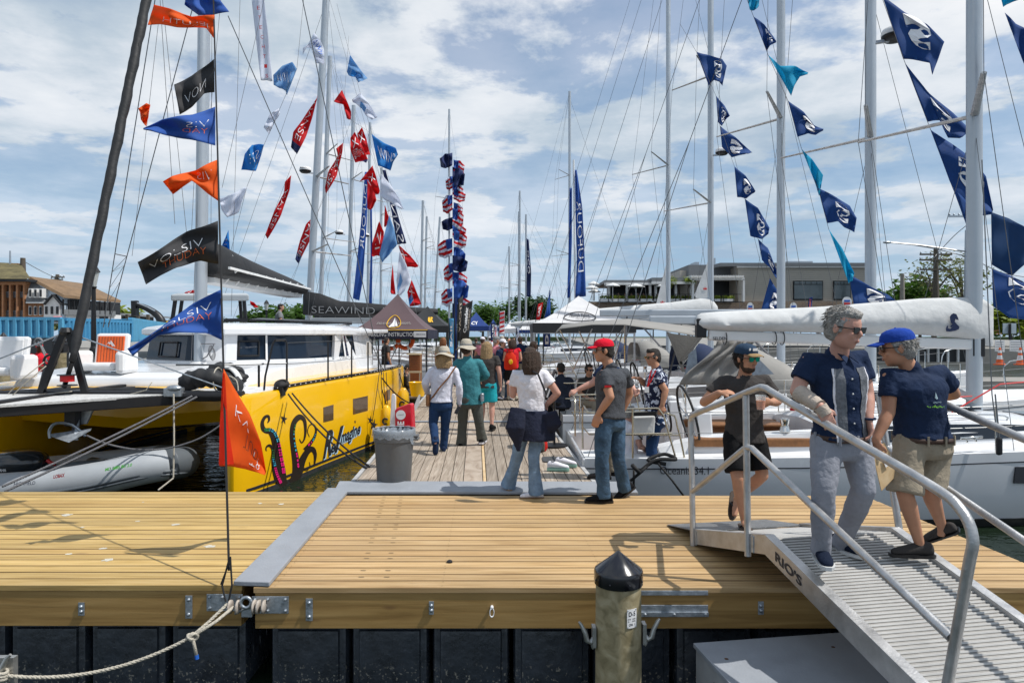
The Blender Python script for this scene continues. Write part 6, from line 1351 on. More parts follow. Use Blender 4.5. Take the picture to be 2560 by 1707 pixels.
        limb(b, [hp, hp.lerp(kn, .4), kn], [.088*s, .080*s, .057*s], 6)
        limb(b, [kn, kn.lerp(an, .3), kn.lerp(an, .65), an], [.055*s, .058*s, .043*s, .033*s], 7)
        fd = (te-an); fd.normalize(); b.tube([an-V((0, 0, .02*s)), an.lerp(te, .5)-V((0, 0, .012)), te], [.034*s, .036*s, .026*s], 10, flat=.7) if shoes is None else b.tube([an, an-V((0, 0, .05*s))+fd*.02], [.034*s, .03*s], 8)
    body = remesh(b.build('body', skin, t), vox, 3 if near else 2)
    fv = lambda sd: J['an'+sd]
    # lips
    if near:
        b = MB(); b.ell(q(0, .0915, -.052), (.020*hs, .006*hs, .0035*hs), M, 10, 6); b.ell(q(0, .091, -.058), (.016*hs, .006*hs, .004*hs), M, 10, 6); b.build('lips', mat('lips', (.38, .17, .13), .5, var=0), body, smooth=True)
        if not glasses:
            for sx in (-1, 1):
                b = MB(); b.ell(q(sx*.030, .074, .008), (.012*hs, .010*hs, .008*hs), M, 10, 7); e = b.build('eye', m_white, body, smooth=True)
                b = MB(); b.ell(q(sx*.030, .082, .008), (.005*hs, .003*hs, .005*hs), M, 8, 5); b.build('iris', m_ink, e)
    # shirt
    b = MB()
    hk = hem if hem else -.13
    kk = [-.16, 0, .18, .4, .6, .78, .9, .98]; TT = T(.020)
    TT = [ring(hk, .172, .128, .024)]+[x for x, y_ in zip(TT, kk) if y_ > hk+.05]
    ringloft(b, TT)
    limb(b, [nk-sp.normalized()*.05*s, nk+(hd-nk)*.12], [.085*s, .068*s], 3)
    for sd in ('L', 'R'):
        sh, el, w_ = J['sh'+sd], J['el'+sd], J['wr'+sd]
        inner = nk.lerp(sh, .55)-V((0, 0, .03*s))
        if sleeve <= 1: e = sh.lerp(el, sleeve); b.tube([inner, sh, sh.lerp(e, .5), e], [.07*s, .073*s, .072*s, .076*s], 14); b.ell(inner, .07*s, n=10, m=6)
        else:
            e = el.lerp(w_, sleeve-1); limb(b, [inner, sh, sh.lerp(el, .5), el], [.07*s, .072*s, .062*s, .056*s], 8); limb(b, [el, el.lerp(e, .5), e], [.056*s, .054*s, .040*s], 6)
    shirt = remesh(b.build('shirt', top, t), max(vox, .009), 4, ((.13*s, .026*s), (.05*s, .010*s)) if vox < .02 else ())
    # trousers
    b = MB()
    ringloft(b, [ring(.10, .160, .118, .010), ring(.0, .168, .124, .016), ring(-.12, .162, .118, .02), ring(-.2, .12, .09, .02)])
    if skirt: ringloft(b, [ring(.08, .165, .12, .02), ring(-.2, .19, .14, .03), ring(skirt, .20, .15, .03)])
    for sd in ('L', 'R'):
        hp, kn, an = J['hip'+sd], J['kn'+sd], J['an'+sd]
        if leg < 1:
            e = hp.lerp(kn, leg*2) if leg <= .5 else kn.lerp(an, (leg-.5)*2); w_ = .105 if leg <= .5 else .09
            limb(b, [hp-V((0, 0, .0)), hp.lerp(e, .3)], [.104*s, .104*s], 4); b.tube([hp, hp.lerp(e, .5), e], [.104*s, .106*s, (w_+.005+flare)*s], 16)
        else:
            e = an-V((0, 0, .035*s))
            limb(b, [hp, hp.lerp(kn, .5), kn], [.102*s, .093*s, .074*s], 7); b.tube([kn, kn.lerp(e, .35), kn.lerp(e, .7), e], [.074*s, .072*s, (.064+flare*.6)*s, (.066+flare)*s], 14)
    tr_ = remesh(b.build('trousers' if leg >= 1 else 'shorts', bottom, t), max(vox, .009), 4, ((.15*s, .017*s), (.05*s, .009*s)) if vox < .02 else ())
    if belt:
        b = MB(); ringloft(b, [ring(.035, .163, .121, .032), ring(.10, .160, .118, .032)]); bl = b.build('belt', belt, t, smooth=True)
        b = MB()
        for a in (0, 55, 90, 125, 180, 235, 270, 305):
            c, rr, f2, aa, dd = ring(.067, .162, .12, .034); p = c+rr*(cos(radians(a))*aa)+f2*(sin(radians(a))*dd); b.box(p, (.012, .012, .065), Matrix.Rotation(radians(a), 3, 'Z'))
        b.build('belt_loops', bottom, bl)
    # shoes
    for sd in ('L', 'R'):
        an, te = J['an'+sd], J['toe'+sd]; fd = (te-an); up = V(J.get('fu'+sd, (0, 0, 1))); fh = fd-up*fd.dot(up); fh.normalize(); side = fh.cross(up)
        Ls = .165*s; gr = an-up*.085*s
        hl_ = gr-fh*.075*s; P_ = lambda x, y, z: gr+fh*x*s+side*y*s+up*z*s
        b = MB(); n = 12; secs = []
        prof = [(-.090, .026, .07), (-.075, .038, .100), (-.02, .042, .108), (.05, .045, .085), (.11, .050, .062), (.165, .043, .050), (.195, .024, .032)]
        if shoes is not None:
            for x, w_, h_ in prof: secs.append([P_(x, cos(2*pi*j/n)*w_, .012+max(-.0, (sin(2*pi*j/n)*.5+.5))*h_) for j in range(n)])
            b.loft(secs); sh_ = b.build('shoe', shoes, t, smooth=60, sub=1 if near else 0)
        b = MB(); secs = [[P_(x, cos(2*pi*j/n)*(w_+.006), .012+.012*math.copysign(1, sin(2*pi*j/n)+1e-6)) for j in range(n)] for x, w_, h_ in [(-.098, .02, 0)]+prof+[(.206, .012, 0)]]
        b.loft(secs); so = b.build('sole' if shoes is not None else 'sandal', sole or m_blk, sh_ if shoes is not None else t, smooth=40)
        if shoes is None:
            b = MB(); b.tube([P_(.12, 0, .02), P_(.08, .02, .06), P_(.03, .045, .02)], .007, 6); b.tube([P_(.12, 0, .02), P_(.08, -.02, .06), P_(.03, -.045, .02)], .007, 6); b.build('strap', m_blk, so)
        elif near:
            b = MB()
            for k in range(4): x = .03+.022*k; b.tube([P_(x, -.022, .082-.009*k), P_(x+.004, 0, .09-.009*k), P_(x, .022, .082-.009*k)], .0035, 5)
            b.build('laces', m_white if sole else m_blk, sh_)
    # hair
    if hair and hat != 'bucketonly':
        b = MB(); b.ell(q(0, -.022, .036), (.080*hs, .095*hs, .088*hs), M, 20, 12); b.ell(q(0, -.045, -.015), (.074*hs, .070*hs, .072*hs), M, 16, 10)
        if not hat: b.ell(q(0, .022, .088), (.062*hs, .058*hs, .036*hs), M, 12, 8)
        for sx in (-1, 1): b.ell(q(sx*.070, .005, .018), (.012*hs, .03*hs, .045*hs), M, 8, 6)
        if long_hair:
            for k in range(7):
                a = pi*(.08+.84*k/6); x = cos(a)*.075; y = -.02-sin(a)*.065
                b.tube([q(x, y, .06), q(x*1.15, y-.01, -.04), q(x*1.25, y-.012, -.04-long_hair*.5), q(x*1.05, y-.01, -.04-long_hair)], [.034*hs, .036*hs, .034*hs, .018*hs], 8)
        remesh(b.build('hair', hair, t), max(vox*.8, .006), 2, ((.035*hs, .022*hs if not long_hair else .007*hs), (.012*hs, .007*hs if not long_hair else .004*hs)) if vox < .02 else ())
        if near and not long_hair:
            b = MB(); R_ = random.Random(int(px_seed(hd)))
            for k in range(520):
                z = R_.uniform(-.5, 1); a = R_.uniform(0, 2*pi); x, y = cos(a)*sqrt(1-z*z), sin(a)*sqrt(1-z*z)
                if y > .35 and z < .72: continue
                if hat and z > .15: continue
                p = q(x*.083, -.024+y*.098, .040+z*.092); g = V((R_.uniform(-.5, .5), -.35+R_.uniform(-.5, .5), -.45+z*.3)); d = (r*g.x+ff*g.y+u*g.z).normalized(); n_ = (r*x+ff*y+u*z)
                w_ = R_.uniform(.012, .03)*hs; b.tube([p, p+n_*.003+d*w_*.6, p+n_*.001+d*w_*1.2], [.0026*hs, .0022*hs, .001*hs], 4, cap=False)
            o_ = b.build('hair_strands', hair, t, recalc=False); o_['kind'] = 'stuff'
    if hat and hat[0] == 'cap':
        _, cm, bm_, back = hat; b = MB(); n = 20
        prof = [(1.0, 0), (.99, .25), (.93, .5), (.78, .76), (.5, .93), (.2, 1.0), (.01, 1.01)]
        b.loft([[q(cos(2*pi*j/n)*.088*k, -.010+sin(2*pi*j/n)*.106*k, .050+.082*z) for j in range(n)] for k, z in prof]); cp_ = b.build('cap', cm, t, smooth=60)
        b = MB(); b.grid(lambda uu, vv: q((uu-.5)*.152*(1-.25*vv*vv*1.0), .082+.090*vv*(1-.45*(2*uu-1)**2), .061-.016*(2*uu-1)**2-.014*vv), 10, 5); b.build('visor', bm_, cp_, smooth=True, solid=.005)
        b = MB(); b.ell(q(0, -.01, .133), (.008*hs, .008*hs, .005*hs), M, 8, 5); b.build('button', cm, cp_)
        if back:
            b = MB(); b.ell(q(0, -.095, .062), (.030*hs, .020*hs, .020*hs), M, 12, 8); b.build('cap_opening', hair or m_blk, cp_)
    if hat and hat[0] == 'bucket':
        _, cm = hat; b = MB(); n = 28
        wv = lambda j: 1+.04*sin(3*2*pi*j/n+s*7)
        b.loft([[q(cos(2*pi*j/n)*k*.088, -.012+sin(2*pi*j/n)*k*.105, z+(wv(j)-1)*.5*(k-1 if k > 1 else 0)) for j in range(n)] for k, z in ((.05, .155), (.6, .150), (.88, .125), (.98, .085), (1.04, .050), (1.35, .028), (1.75, -.0), (1.77, -.004), (1.36, .02), (1.03, .04))], cap=True); cp_ = b.build('sun_hat', cm, t, smooth=60)
        b = MB(); b.loft([[q(cos(2*pi*j/n)*k*.088, -.012+sin(2*pi*j/n)*k*.105, z) for j in range(n)] for k, z in ((1.05, .052), (1.02, .072))], cap=False); b.build('hat_band', C_GRY, cp_, solid=.003)
    if glasses:
        b = MB()
        for sx in (-1, 1):
            b.loft([[q(sx*.031+x*.026, y, .010+z*.019) for x, z in ((-1, .8), (-.6, 1), (.6, 1), (1, .8), (.85, -.7), (.4, -1), (-.4, -1), (-.85, -.7))] for y in (.087, .094)])
        gl = b.build('sunglasses', glasses, t)
        b = MB(); b.box(q(0, .094, .016), (.012, .006, .006), M)
        for sx in (-1, 1): b.tube([q(sx*.057, .088, .018), q(sx*.080, .06, .018), q(sx*.082, -.005, .014)], .0035*hs, 6)
        for sx in (-1, 1): b.tube([q(sx*.006, .092, .022), q(sx*.058, .090, .026)], .003*hs, 5)
        b.build('frame', m_blk, gl)
    if beard:
        b = MB(); b.ell(q(0, .030, -.074), (.056*hs, .058*hs, .042*hs), M, 16, 10); b.ell(q(0, .087, -.039), (.024*hs, .008*hs, .006*hs), M, 8, 5)
        for sx in (-1, 1): b.ell(q(sx*.058, .012, -.035), (.012*hs, .022*hs, .045*hs), M, 8, 6)
        remesh(b.build('beard', beard, t), max(vox*.8, .006), 2, ((.02, .006),))
    if collar:
        b = MB(); c0 = nk+(hd-nk)*.10; rr, f2, u2 = frame_(f)
        for sx in (-1, 1): b.prism([c0+rr*sx*.055*s-f2*.05*s+u2*.03*s, c0+rr*sx*.062*s+f2*.045*s+u2*.02*s, c0+rr*sx*.05*s+f2*.12*s-u2*.055*s, c0+rr*sx*.012*s+f2*.095*s-u2*.02*s], (0, 0, .006))
        b.torus(c0-f2*.005+u2*.012*s, .062*s, .010*s, M3(rr, f2, u2) @ Matrix.Diagonal((1, 1.05, 1.6)), 20, 6); b.build('collar', top, shirt, smooth=40)
    return t, body, shirt, q, ring
def stand(base, h, yaw, stride=.0, arm='down', lean=0.0, nod=0.0, seed=0):
    """default joints: base = point between the feet on the ground, yaw = facing angle (0 = away from camera)"""
    s = h/1.75; base = V(base); f = V((sin(yaw), cos(yaw), 0)); r = V((cos(yaw), -sin(yaw), 0)); u = V((0, 0, 1))
    p = lambda x, y, z: base+r*(x*s)+f*(y*s)+u*(z*s)
    J = dict(hipL=p(-.095, 0, .90), hipR=p(.095, 0, .90), neck=p(0, lean, 1.45), head=p(0, lean*1.2+.02+nod*.05, 1.615-nod*.02), shL=p(-.185, lean, 1.40), shR=p(.185, lean, 1.40))
    st = stride
    J.update(knL=p(-.10, .06+st*.5, .49), knR=p(.10, .04-st*.35, .49), anL=p(-.11, st*.7, .095), anR=p(.11, -st*.8, .095+abs(st)*.15), toeL=p(-.13, .16+st*.7, .03), toeR=p(.13, .16-st*.8, .03+abs(st)*.05))
    A_ = {'down': [(-.25, -.03, 1.12), (-.26, .06, .86)], 'front': [(-.24, .0, 1.14), (-.12, .24, 1.12)], 'hip': [(-.34, -.08, 1.15), (-.19, .03, 1.0)], 'pocket': [(-.29, -.08, 1.14), (-.2, .06, .94)]}
    aL, aR = (arm.split(',')+[arm])[:2] if ',' in arm else (arm, arm)
    a = A_[aL]; J['elL'] = p(*a[0]); J['wrL'] = p(*a[1]); a = A_[aR]; J['elR'] = p(-a[0][0], a[0][1], a[0][2]); J['wrR'] = p(-a[1][0], a[1][1], a[1][2])
    J['thL'] = 1; J['thR'] = -1; J['pnL'] = r; J['pnR'] = -r
    return J, f, s
def pj(d, Y):     # joints from picture positions, optional depth offset
    return {k: P(v[0], v[1], Y+(v[2] if len(v) > 2 else 0)) for k, v in d.items()}
def wrap(o, tgt, off):
    m = o.modifiers.new('w', 'SHRINKWRAP'); m.target = tgt; m.wrap_method = 'NEAREST_SURFACEPOINT'; m.offset = off; m.wrap_mode = 'ABOVE_SURFACE'; return o
# --- man with bandaged arm on the gangway
J = pj(dict(head=(2112, 822, -.14), neck=(2092, 893), shR=(2022, 905, -.02), shL=(2148, 897, .08), elR=(1992, 978, -.05), wrR=(2050, 1016, -.22), elL=(2168, 985, .05), wrL=(2172, 1046, -.04),
     hipR=(2066, 1105, .02), hipL=(2138, 1103, .08), knR=(2060, 1228, -.08), knL=(2160, 1222, .0), anR=(2052, 1368, .03), anL=(2102, 1347, .34), toeR=(2072, 1418, -.16), toeL=(2146, 1392, .22)), 4.32)
J.update(hdR=(.35, -.25, -.75), pnR=(.2, .9, -.3), cuR=.35, thR=1, hdL=(.05, -.2, -1), pnL=(-1, .2, 0), cuL=.45, thL=1)
m_sgl = mat('dark_lens', (.012, .012, .012), .05, var=0, coat=1)
t1, b1, s1, q1, r1_ = person('gray haired man in navy and gray polo with bandaged forearm on gangway', J, (.35, -.93, 0), (.50, -.80, -.22), .98, SK_P, C_NAVY, C_GREYJ, H_GREY, .62, 1.0, 1.07, 1.0, None, m_sgl, None, 0, cloth('shoe_navy', (.006, .012, .03)), m_whitec, .0075, collar=True, hem=.04, belt=mat('belt_brown', (.06, .03, .02), .5))
b = MB()
for sx in (-1, 1):
    pass
def panel(ks, x0, x1, m, nm, off):
    b = MB(); rows = []
    for k in ks:
        c, rr, f2, a, d = r1_(k, .150+(.02 if k > .5 else 0), .115, .032+off)
        row = []
        for i in range(5):
            x = x0+(x1-x0)*i/4; xx = x*(1-.18*max(0, k-.5)); row.append(c+rr*(a*xx)+f2*(d*sqrt(max(.02, 1-xx*xx))))
        rows.append(row)
    b.grid(lambda u, v: lerpl([lerpl(r__, u) for r__ in rows], v), 10, 24); return wrap(b.build(nm, m, s1, smooth=True), s1, off)
C_PAN = cloth('heather_panel', (.16, .17, .19), var=.3, vs=50)
ks = [.02+.09*i for i in range(11)]
panel(ks, .30, .62, C_PAN, 'gray_panel', .004); panel(ks, .62, .68, C_WHT, 'white_piping', .005); panel(ks, -.62, -.30, C_PAN, 'gray_panel', .004); panel(ks, -.68, -.62, C_WHT, 'white_piping', .005)
b = MB(); p0, p1 = J['elR'].lerp(J['wrR'], .10), J['wrR']; n = 9; b.tube([p0.lerp(p1, k/n) for k in range(n+1)], [(.053-.013*k/n)+(.003 if k % 2 else 0) for k in range(n+1)], 16); b.tube([p1, p1+V((.03, -.02, -.05))], [.042, .038], 12); b.build('bandage', mat('bandage', (.48, .40, .33), .9, var=.12, vs=12, bump=.5, bs=70), b1, smooth=50)
b = MB(); b.torus(J['wrL']+V((0, 0, -.0)), .036, .008, None, 18, 6); b.build('wristband', C_NAVY, b1, smooth=True)
b = MB()
for k in range(5): c, rr, f2, a, d = r1_(.1+.17*k, .150, .115, .035); b.ell(c+f2*d+rr*.02, (.006, .006, .006), n=8, m=5)
b.build('buttons', m_whitec, s1)
# --- man in blue cap walking away
J = pj(dict(head=(2243, 872, .0), neck=(2282, 930), shL=(2224, 942, -.03), shR=(2352, 935, .10), elL=(2222, 1030, -.08), wrL=(2190, 1098, -.12), elR=(2386, 985, .22), wrR=(2345, 992, .42),
     hipL=(2272, 1108), hipR=(2345, 1104, .1), knL=(2262, 1232, -.06), knR=(2322, 1222, .08), anL=(2300, 1362, -.02), anR=(2356, 1318, .16), toeL=(2232, 1378, .0), toeR=(2322, 1352, .28)), 4.52)
J.update(hdL=(.12, .1, -1), pnL=(.9, .5, 0), cuL=.8, thL=1, fuR=(-.55, -.1, .65))
t2, b2, s2, q2, r2_ = person('man in royal blue cap, navy shirt and khaki shorts walking up the gangway', J, (-.35, .9, 0), (-.93, .28, -.16), .93, SK_T, C_NAVY, C_KHAKI, H_GREY, .58, .5, 1.03, 1.16, ('cap', cloth('royal_cap', (.012, .05, .30)), cloth('royal_cap', (.012, .05, .30)), True), mat('brown_lens', (.08, .03, .01), .05, var=0), None, 0, C_BLACK, None, .0085, hem=.09, belt=mat('belt_brown', (.06, .03, .02), .5), flare=.012)
def backpt(x, z, off=.03):
    k = z; c, rr, f2, a, d = r2_(k, .165, .118, .026); return c+rr*(a*x)-f2*(d*sqrt(max(.05, 1-x*x))+off)
wrap(lettering('sailbp.com', (0, 0, 0), (1, 0, 0), (0, 0, 1), mat('pale_teal_print', (.45, .6, .65), .6, var=0), s2, 1, fn=lambda x, y: backpt(-.24+.44*x, .60+.035*y), name='lettering'), s2, .005)
wrap(lettering('sail and learn together', (0, 0, 0), (1, 0, 0), (0, 0, 1), mat('lime_text', (.25, .6, .05), .6, var=0), s2, 1, bold=.02, fn=lambda x, y: backpt(-.44+.84*x, .535+.035*y), name='lettering'), s2, .005)
b = MB(); a = lambda x, z: backpt(x, z); b.add([a(-.02, .66), a(-.02, .76), a(.06, .67), a(-.05, .67), a(-.05, .74), a(-.10, .67)], [(0, 1, 2), (3, 4, 5)]); wrap(b.build('sail_mark', bpy.data.materials['pale_teal_print'], s2, recalc=False), s2, .005)
pb = P(2205, 1160, 4.40); b = MB(); b.prism([P(2180, 1128, 4.36), P(2212, 1106, 4.42), P(2248, 1182, 4.46), P(2204, 1228, 4.38)], (.012, .03, 0)); q = b.build('plywood_board', m_newply, bevel=.003); tag(q, 'thin plywood panel held in the hand of the man in blue cap', 'board')
b = MB(); b.prism([P(2207, 1150, 4.385), P(2219, 1143, 4.40), P(2226, 1160, 4.405), P(2215, 1168, 4.385)], (0, .002, 0)); b.build('paper_label', m_white, q)
# --- man in black tee with cup
J = pj(dict(head=(1866, 898, -.05), neck=(1862, 938), shR=(1806, 957, .02), shL=(1912, 955, .03), elR=(1760, 1005, .0), wrR=(1798, 982, -.26), elL=(1944, 1003, .0), wrL=(1927, 1006, -.22),
     hipR=(1834, 1095), hipL=(1888, 1097, .03), knR=(1844, 1196, -.14), knL=(1906, 1188, -.02), anR=(1860, 1298, -.02), anL=(1842, 1246, .38), toeR=(1872, 1322, -.20), toeL=(1836, 1290, .30)), 5.95)
J.update(hdR=(.9, -.35, .1), pnR=(.1, .3, -.9), cuR=.4, thR=-1, hdL=(-.8, -.3, .15), pnL=(-.2, .9, 0), cuL=.75, thL=1, fuL=(.3, -.7, .45))
t3, b3_, s3, q3, r3_ = person('bearded man in black tee with patterned cap holding a cup', J, (.25, -.95, 0), (.42, -.88, -.10), .93, SK_T, C_BLACK, C_BLK2, H_DRK, .60, .42, 1.03, 1.0, ('cap', cloth('cap_navy', (.025, .05, .09)), cloth('visor_tan', (.30, .20, .10)), False), mat('green_lens', (.0, .35, .22), .06, var=.3, vs=20, metal=.6), mat('beard_brown', (.06, .035, .022), .7, var=.5, vs=60, bump=.8, bs=150), 0, None, mat('sandal_brown', (.05, .035, .025), .7), .0085, flare=.0, hem=-.04)
b = MB(); b.box(q3(.0, .090, .092), (.05, .006, .022), M3(*frame_((.42, -.88, -.10)))); b.box(q3(.045, .078, .092), (.03, .006, .02), M3(*frame_((.75, -.6, -.10)))); b.build('cap_patch', m_white, [c for c in t3.children if c.name.startswith('cap')][0])
b = MB(); b.ell(J['elR'].lerp(J['wrR'], .35), (.052, .05, .047)); 
cu = P(1902, 1024, 5.66); t = thing('plastic_cup', 'clear plastic cup of orange drink held by the bearded man', 'cup', cu)
b = MB(); b.lathe([(.031, 0), (.042, .115), (.044, .118), (.044, .122), (.041, .118), (.030, .003)], cu, 20); b.build('cup', mat('clear_plastic', (.8, .85, .85), .08, var=0, alpha=.28), t, smooth=40)
b = MB(); b.lathe([(.0305, .003), (.0375, .075), (.001, .076)], cu, 18); b.build('drink', mat('orange_drink', (.75, .20, .02), .2, var=.1, alpha=.92), t, smooth=40)
# --- man in red cap
J = pj(dict(head=(1508, 878), neck=(1527, 922), shL=(1508, 937, -.10), shR=(1562, 935, .16), elL=(1526, 992, -.20), wrL=(1496, 1034, -.16), elR=(1574, 985, .25), wrR=(1552, 1035, .25),
     hipL=(1512, 1050, -.06), hipR=(1540, 1050, .10), knL=(1504, 1148, -.1), knR=(1545, 1146, .05), anL=(1510, 1236, -.08), anR=(1562, 1216, .18), toeL=(1480, 1249, -.08), toeR=(1534, 1232, .14)), 7.42)
J.update(hdL=(-.3, 0, -1), pnL=(.2, .9, 0), cuL=.3, thL=1, fuR=(-.5, -.1, .8))
t4, b4_, s4, q4, r4_ = person('man in red cap and heather gray polo with hands in jeans pockets', J, (-.86, .48, 0), (-.98, -.12, -.04), 1.02, SK_T, C_POLO, C_DENIM, H_DRK, .60, 1.0, 1.06, 1.04, ('cap', cloth('red_cap', (.62, .01, .03)), cloth('red_cap', (.62, .01, .03)), True), mat('clear_lens', (.1, .08, .06), .1, var=0), None, 0, C_BLK2, None, .0095, collar=True, flare=.012, hem=.05)
b = MB(); c = J['shL'].lerp(J['elL'], .5); b.box(c+V((0, -.085, 0)), (.07, .01, .02)); b.build('sleeve_patch', m_red, s4)
# --- woman in white tee
J = pj(dict(head=(1326, 893), neck=(1326, 925), shL=(1290, 937, .02), shR=(1360, 937, .0), elL=(1282, 988, .05), wrL=(1278, 962, .22), elR=(1394, 983, -.02), wrR=(1366, 1012, .05),
     hipL=(1312, 1050), hipR=(1350, 1050, .02), knL=(1293, 1140, .06), knR=(1334, 1140, -.05), anL=(1270, 1208, .2), anR=(1340, 1229, -.05), toeL=(1262, 1214, .32), toeR=(1318, 1240, -.05)), 7.62)
J.update(hdR=(-.5, .3, -.7), pnR=(-.3, -.9, 0), cuR=.4, thR=-1)
t5, b5_, s5, q5, r5_ = person('woman in white tee and flared jeans with jacket tied at waist', J, (-.30, .95, 0), (-.25, .95, -.05), .90, SK_P, C_WHT, C_LDEN, H_BRN, .52, 1.0, .93, .95, None, None, None, .17, C_WHT, mat('sandal_sole', (.25, .15, .08), .7), .0095, flare=.035, hem=.1)
b = MB(); k_ = []
for k, a, d, i in ((.20, .165, .125, .035), (.05, .185, .14, .05), (-.15, .215, .165, .06), (-.38, .235, .185, .06)): k_.append(r5_(k, a, d, i))
ringloft(b, k_, 22); b.tube([P(1296, 1020, 7.35), P(1288, 1070, 7.3), P(1297, 1128, 7.32)], [.09, .11, .02], 10, flat=.45); b.tube([P(1375, 1030, 7.5), P(1384, 1062, 7.5), P(1382, 1080, 7.5)], [.08, .1, .03], 10, flat=.5)
jk = remesh(b.build('tied_jacket', cloth('dark_jacket', (.018, .022, .042)), t5), .011, 2, ((.16, .02), (.05, .006)))
b = MB(); b.tube([J['shL'].lerp(J['neck'], .5)+V((0, -.03, .07)), P(1345, 935, 7.46), P(1366, 985, 7.46)], .011, 6); b.build('bag_strap', m_blkc, s5)
# --- woman in white shirt and sun hat
J = pj(dict(head=(1110, 892), neck=(1108, 918), shL=(1080, 926), shR=(1136, 926), elL=(1062, 958, -.05), wrL=(1070, 985, .22), elR=(1148, 965, -.05), wrR=(1149, 1010, .04),
     hipL=(1088, 1008), hipR=(1117, 1008), knL=(1083, 1058, -.02), knR=(1113, 1058, .06), anL=(1089, 1104, -.28), anR=(1109, 1117, .10), toeL=(1091, 1124, -.16), toeR=(1108, 1126, .27)), 10.5)
J.update(hdR=(-.2, .1, -1), cuR=.6, thR=-1, pnR=(-1, 0, 0), fuL=(0, -.9, .35))
t6 = person('woman in floppy tan sun hat, white shirt and navy trousers on pier', J, (0, 1, 0), (.05, 1, -.18), .95, SK_P, C_WHT2, C_NVPT, H_BLD, 1.95, 1.0, 1.05, 1.02, ('bucket', C_TAN), None, None, .14, C_NAVY, C_TAN, .012, hem=.04)[0]
b = MB(); b.tube([P(1140, 915, 10.38), P(1120, 945, 10.33), P(1098, 970, 10.33), P(1072, 1005, 10.45)], .012, 6); b.build('bag_strap', m_teak, t6)
b = MB(); b.box(P(1071, 1000, 10.5), (.06, .2, .18)); o = b.build('shoulder_bag', m_teak, bevel=.02); tag(o, 'small brown shoulder bag at the hip of the hat woman', 'bag')
b = MB(); b.box(P(1144, 1024, 10.5), (.05, .09, .13), Matrix.Rotation(.5, 3, 'Y')); o = b.build('smartphone', m_ink, bevel=.008); tag(o, 'dark phone in the right hand of the white shirted woman', 'phone')
# --- man in teal shirt
J = pj(dict(head=(1166, 872), neck=(1168, 897), shL=(1143, 908), shR=(1198, 908), elL=(1136, 945, .0), wrL=(1140, 960, .25), elR=(1216, 938, .02), wrR=(1200, 950, .28),
     hipL=(1158, 1000), hipR=(1190, 1000), knL=(1157, 1055, .06), knR=(1197, 1052, .0), anL=(1153, 1106, .1), anR=(1205, 1094, .12), toeL=(1156, 1117, .25), toeR=(1210, 1107, .28)), 11.1)
t7 = person('man in tan bucket hat and teal long sleeved shirt beside hat woman', J, (.1, 1, 0), (.15, 1, -.05), 1.06, SK_T, C_TEAL, C_OLIVE, H_BRN, 1.9, 1.0, 1.08, 1.06, ('bucket', C_TAN), None, None, 0, C_BLK2, C_WHT, .012, hem=-.10, flare=.02)[0]
b = MB(); b.lathe([(.033, 0), (.033, .12), (.026, .128)], P(1205, 1003, 11.0), 14); o = b.build('drink_can', m_galv, smooth=40); tag(o, 'silver drinks can in the back pocket of the teal shirt man', 'can')
def man(label, px, py, h, yaw, Y=None, z=0.0, **k):
    Y = Y or FPX*(CH-z)/(py-HOR); b_ = V(((px-1280)/FPX*Y, Y, z)); arm = k.pop('arm', 'down'); st = k.pop('stride', .1); nod = k.pop('nod', 0)
    J, f, s = stand(b_, h, yaw, st, arm, nod=nod); hf = k.pop('hf', (f.x, f.y, -.05-nod*.3)); vx = k.pop('vox', .014 if Y < 20 else .022)
    kw = dict(shoes=C_BLK2, vox=vx); kw.update(k); return person(label, J, f, hf, s, **kw)
t8 = man('woman with long wavy blond hair and turquoise shorts beyond the teal shirt', 1217, 1076, 1.70, .1, skin=SK_P, top=C_BLACK, bottom=C_TQ, hair=H_BLD, long_hair=.33, leg=.42, sleeve=.5)
t9 = man('man in pink shirt, gray cap and blue jeans seen from the side', 1240, 998, 1.78, 1.1, skin=SK_T, top=C_PINK, bottom=C_DENIM, hair=H_GREY, hat=('cap', C_GRY, C_GRY, False), sleeve=.6, arm='front', fat=1.1)
b = MB(); c = P(1229, 905, 19.1); b.box(c, (.16, .34, .5)); remesh(b.build('gray_backpack', C_GRY), .02, 6); o = bpy.data.objects['gray_backpack']; tag(o, 'gray backpack worn by the man in pink shirt', 'backpack')
man('person in jeans and white trainers right beside the pink shirted man', 1256, 1000, 1.7, 2.2, skin=SK_L, top=C_NAVY, bottom=C_DENIM, hair=H_BRN, shoes=C_WHT, sleeve=1.8, hat=('cap', C_WHT, C_WHT, False))
t10 = man('woman in red sleeveless top and black skirt seen from behind', 1281, 1001, 1.72, -.05, skin=SK_L, top=C_RED, bottom=C_BLK2, hair=H_BRN, long_hair=.12, leg=.4, sleeve=.12, skirt=-.55, shoes=C_TAN, arm='front')
b = MB(); c = P(1276, 902, 18.4); b.loft([[c+V((cos(2*pi*j/14)*w, sin(2*pi*j/14)*w*.55, z)) for j in range(14)] for z, w in ((-.24, .13), (-.2, .17), (0, .17), (.15, .14), (.24, .05), (.27, .07))]); o = b.build('drawstring_bag', cloth('bag_red', (.60, .03, .01)), smooth=50); tag(o, 'red drawstring bag on the back of the red topped woman', 'bag')
b = MB(); b.ell(c+V((.01, -.095, -.02)), (.055, .01, .07)); b.build('yellow_mark', m_yel, o); b = MB()
for sx in (-1, 1): b.tube([c+V((sx*.06, 0, .2)), c+V((sx*.14, .05, .42)), c+V((sx*.16, .2, .42))], .01, 5)
b.build('cord', m_blk, o)
C_ = [C_WHT, C_NAVY, C_PINK, C_GRY, C_TEAL, C_BLACK, C_RED, C_KHAKI, C_WHT2]
CN = ['white', 'navy', 'pink', 'gray', 'teal', 'charcoal', 'red', 'khaki', 'pale']
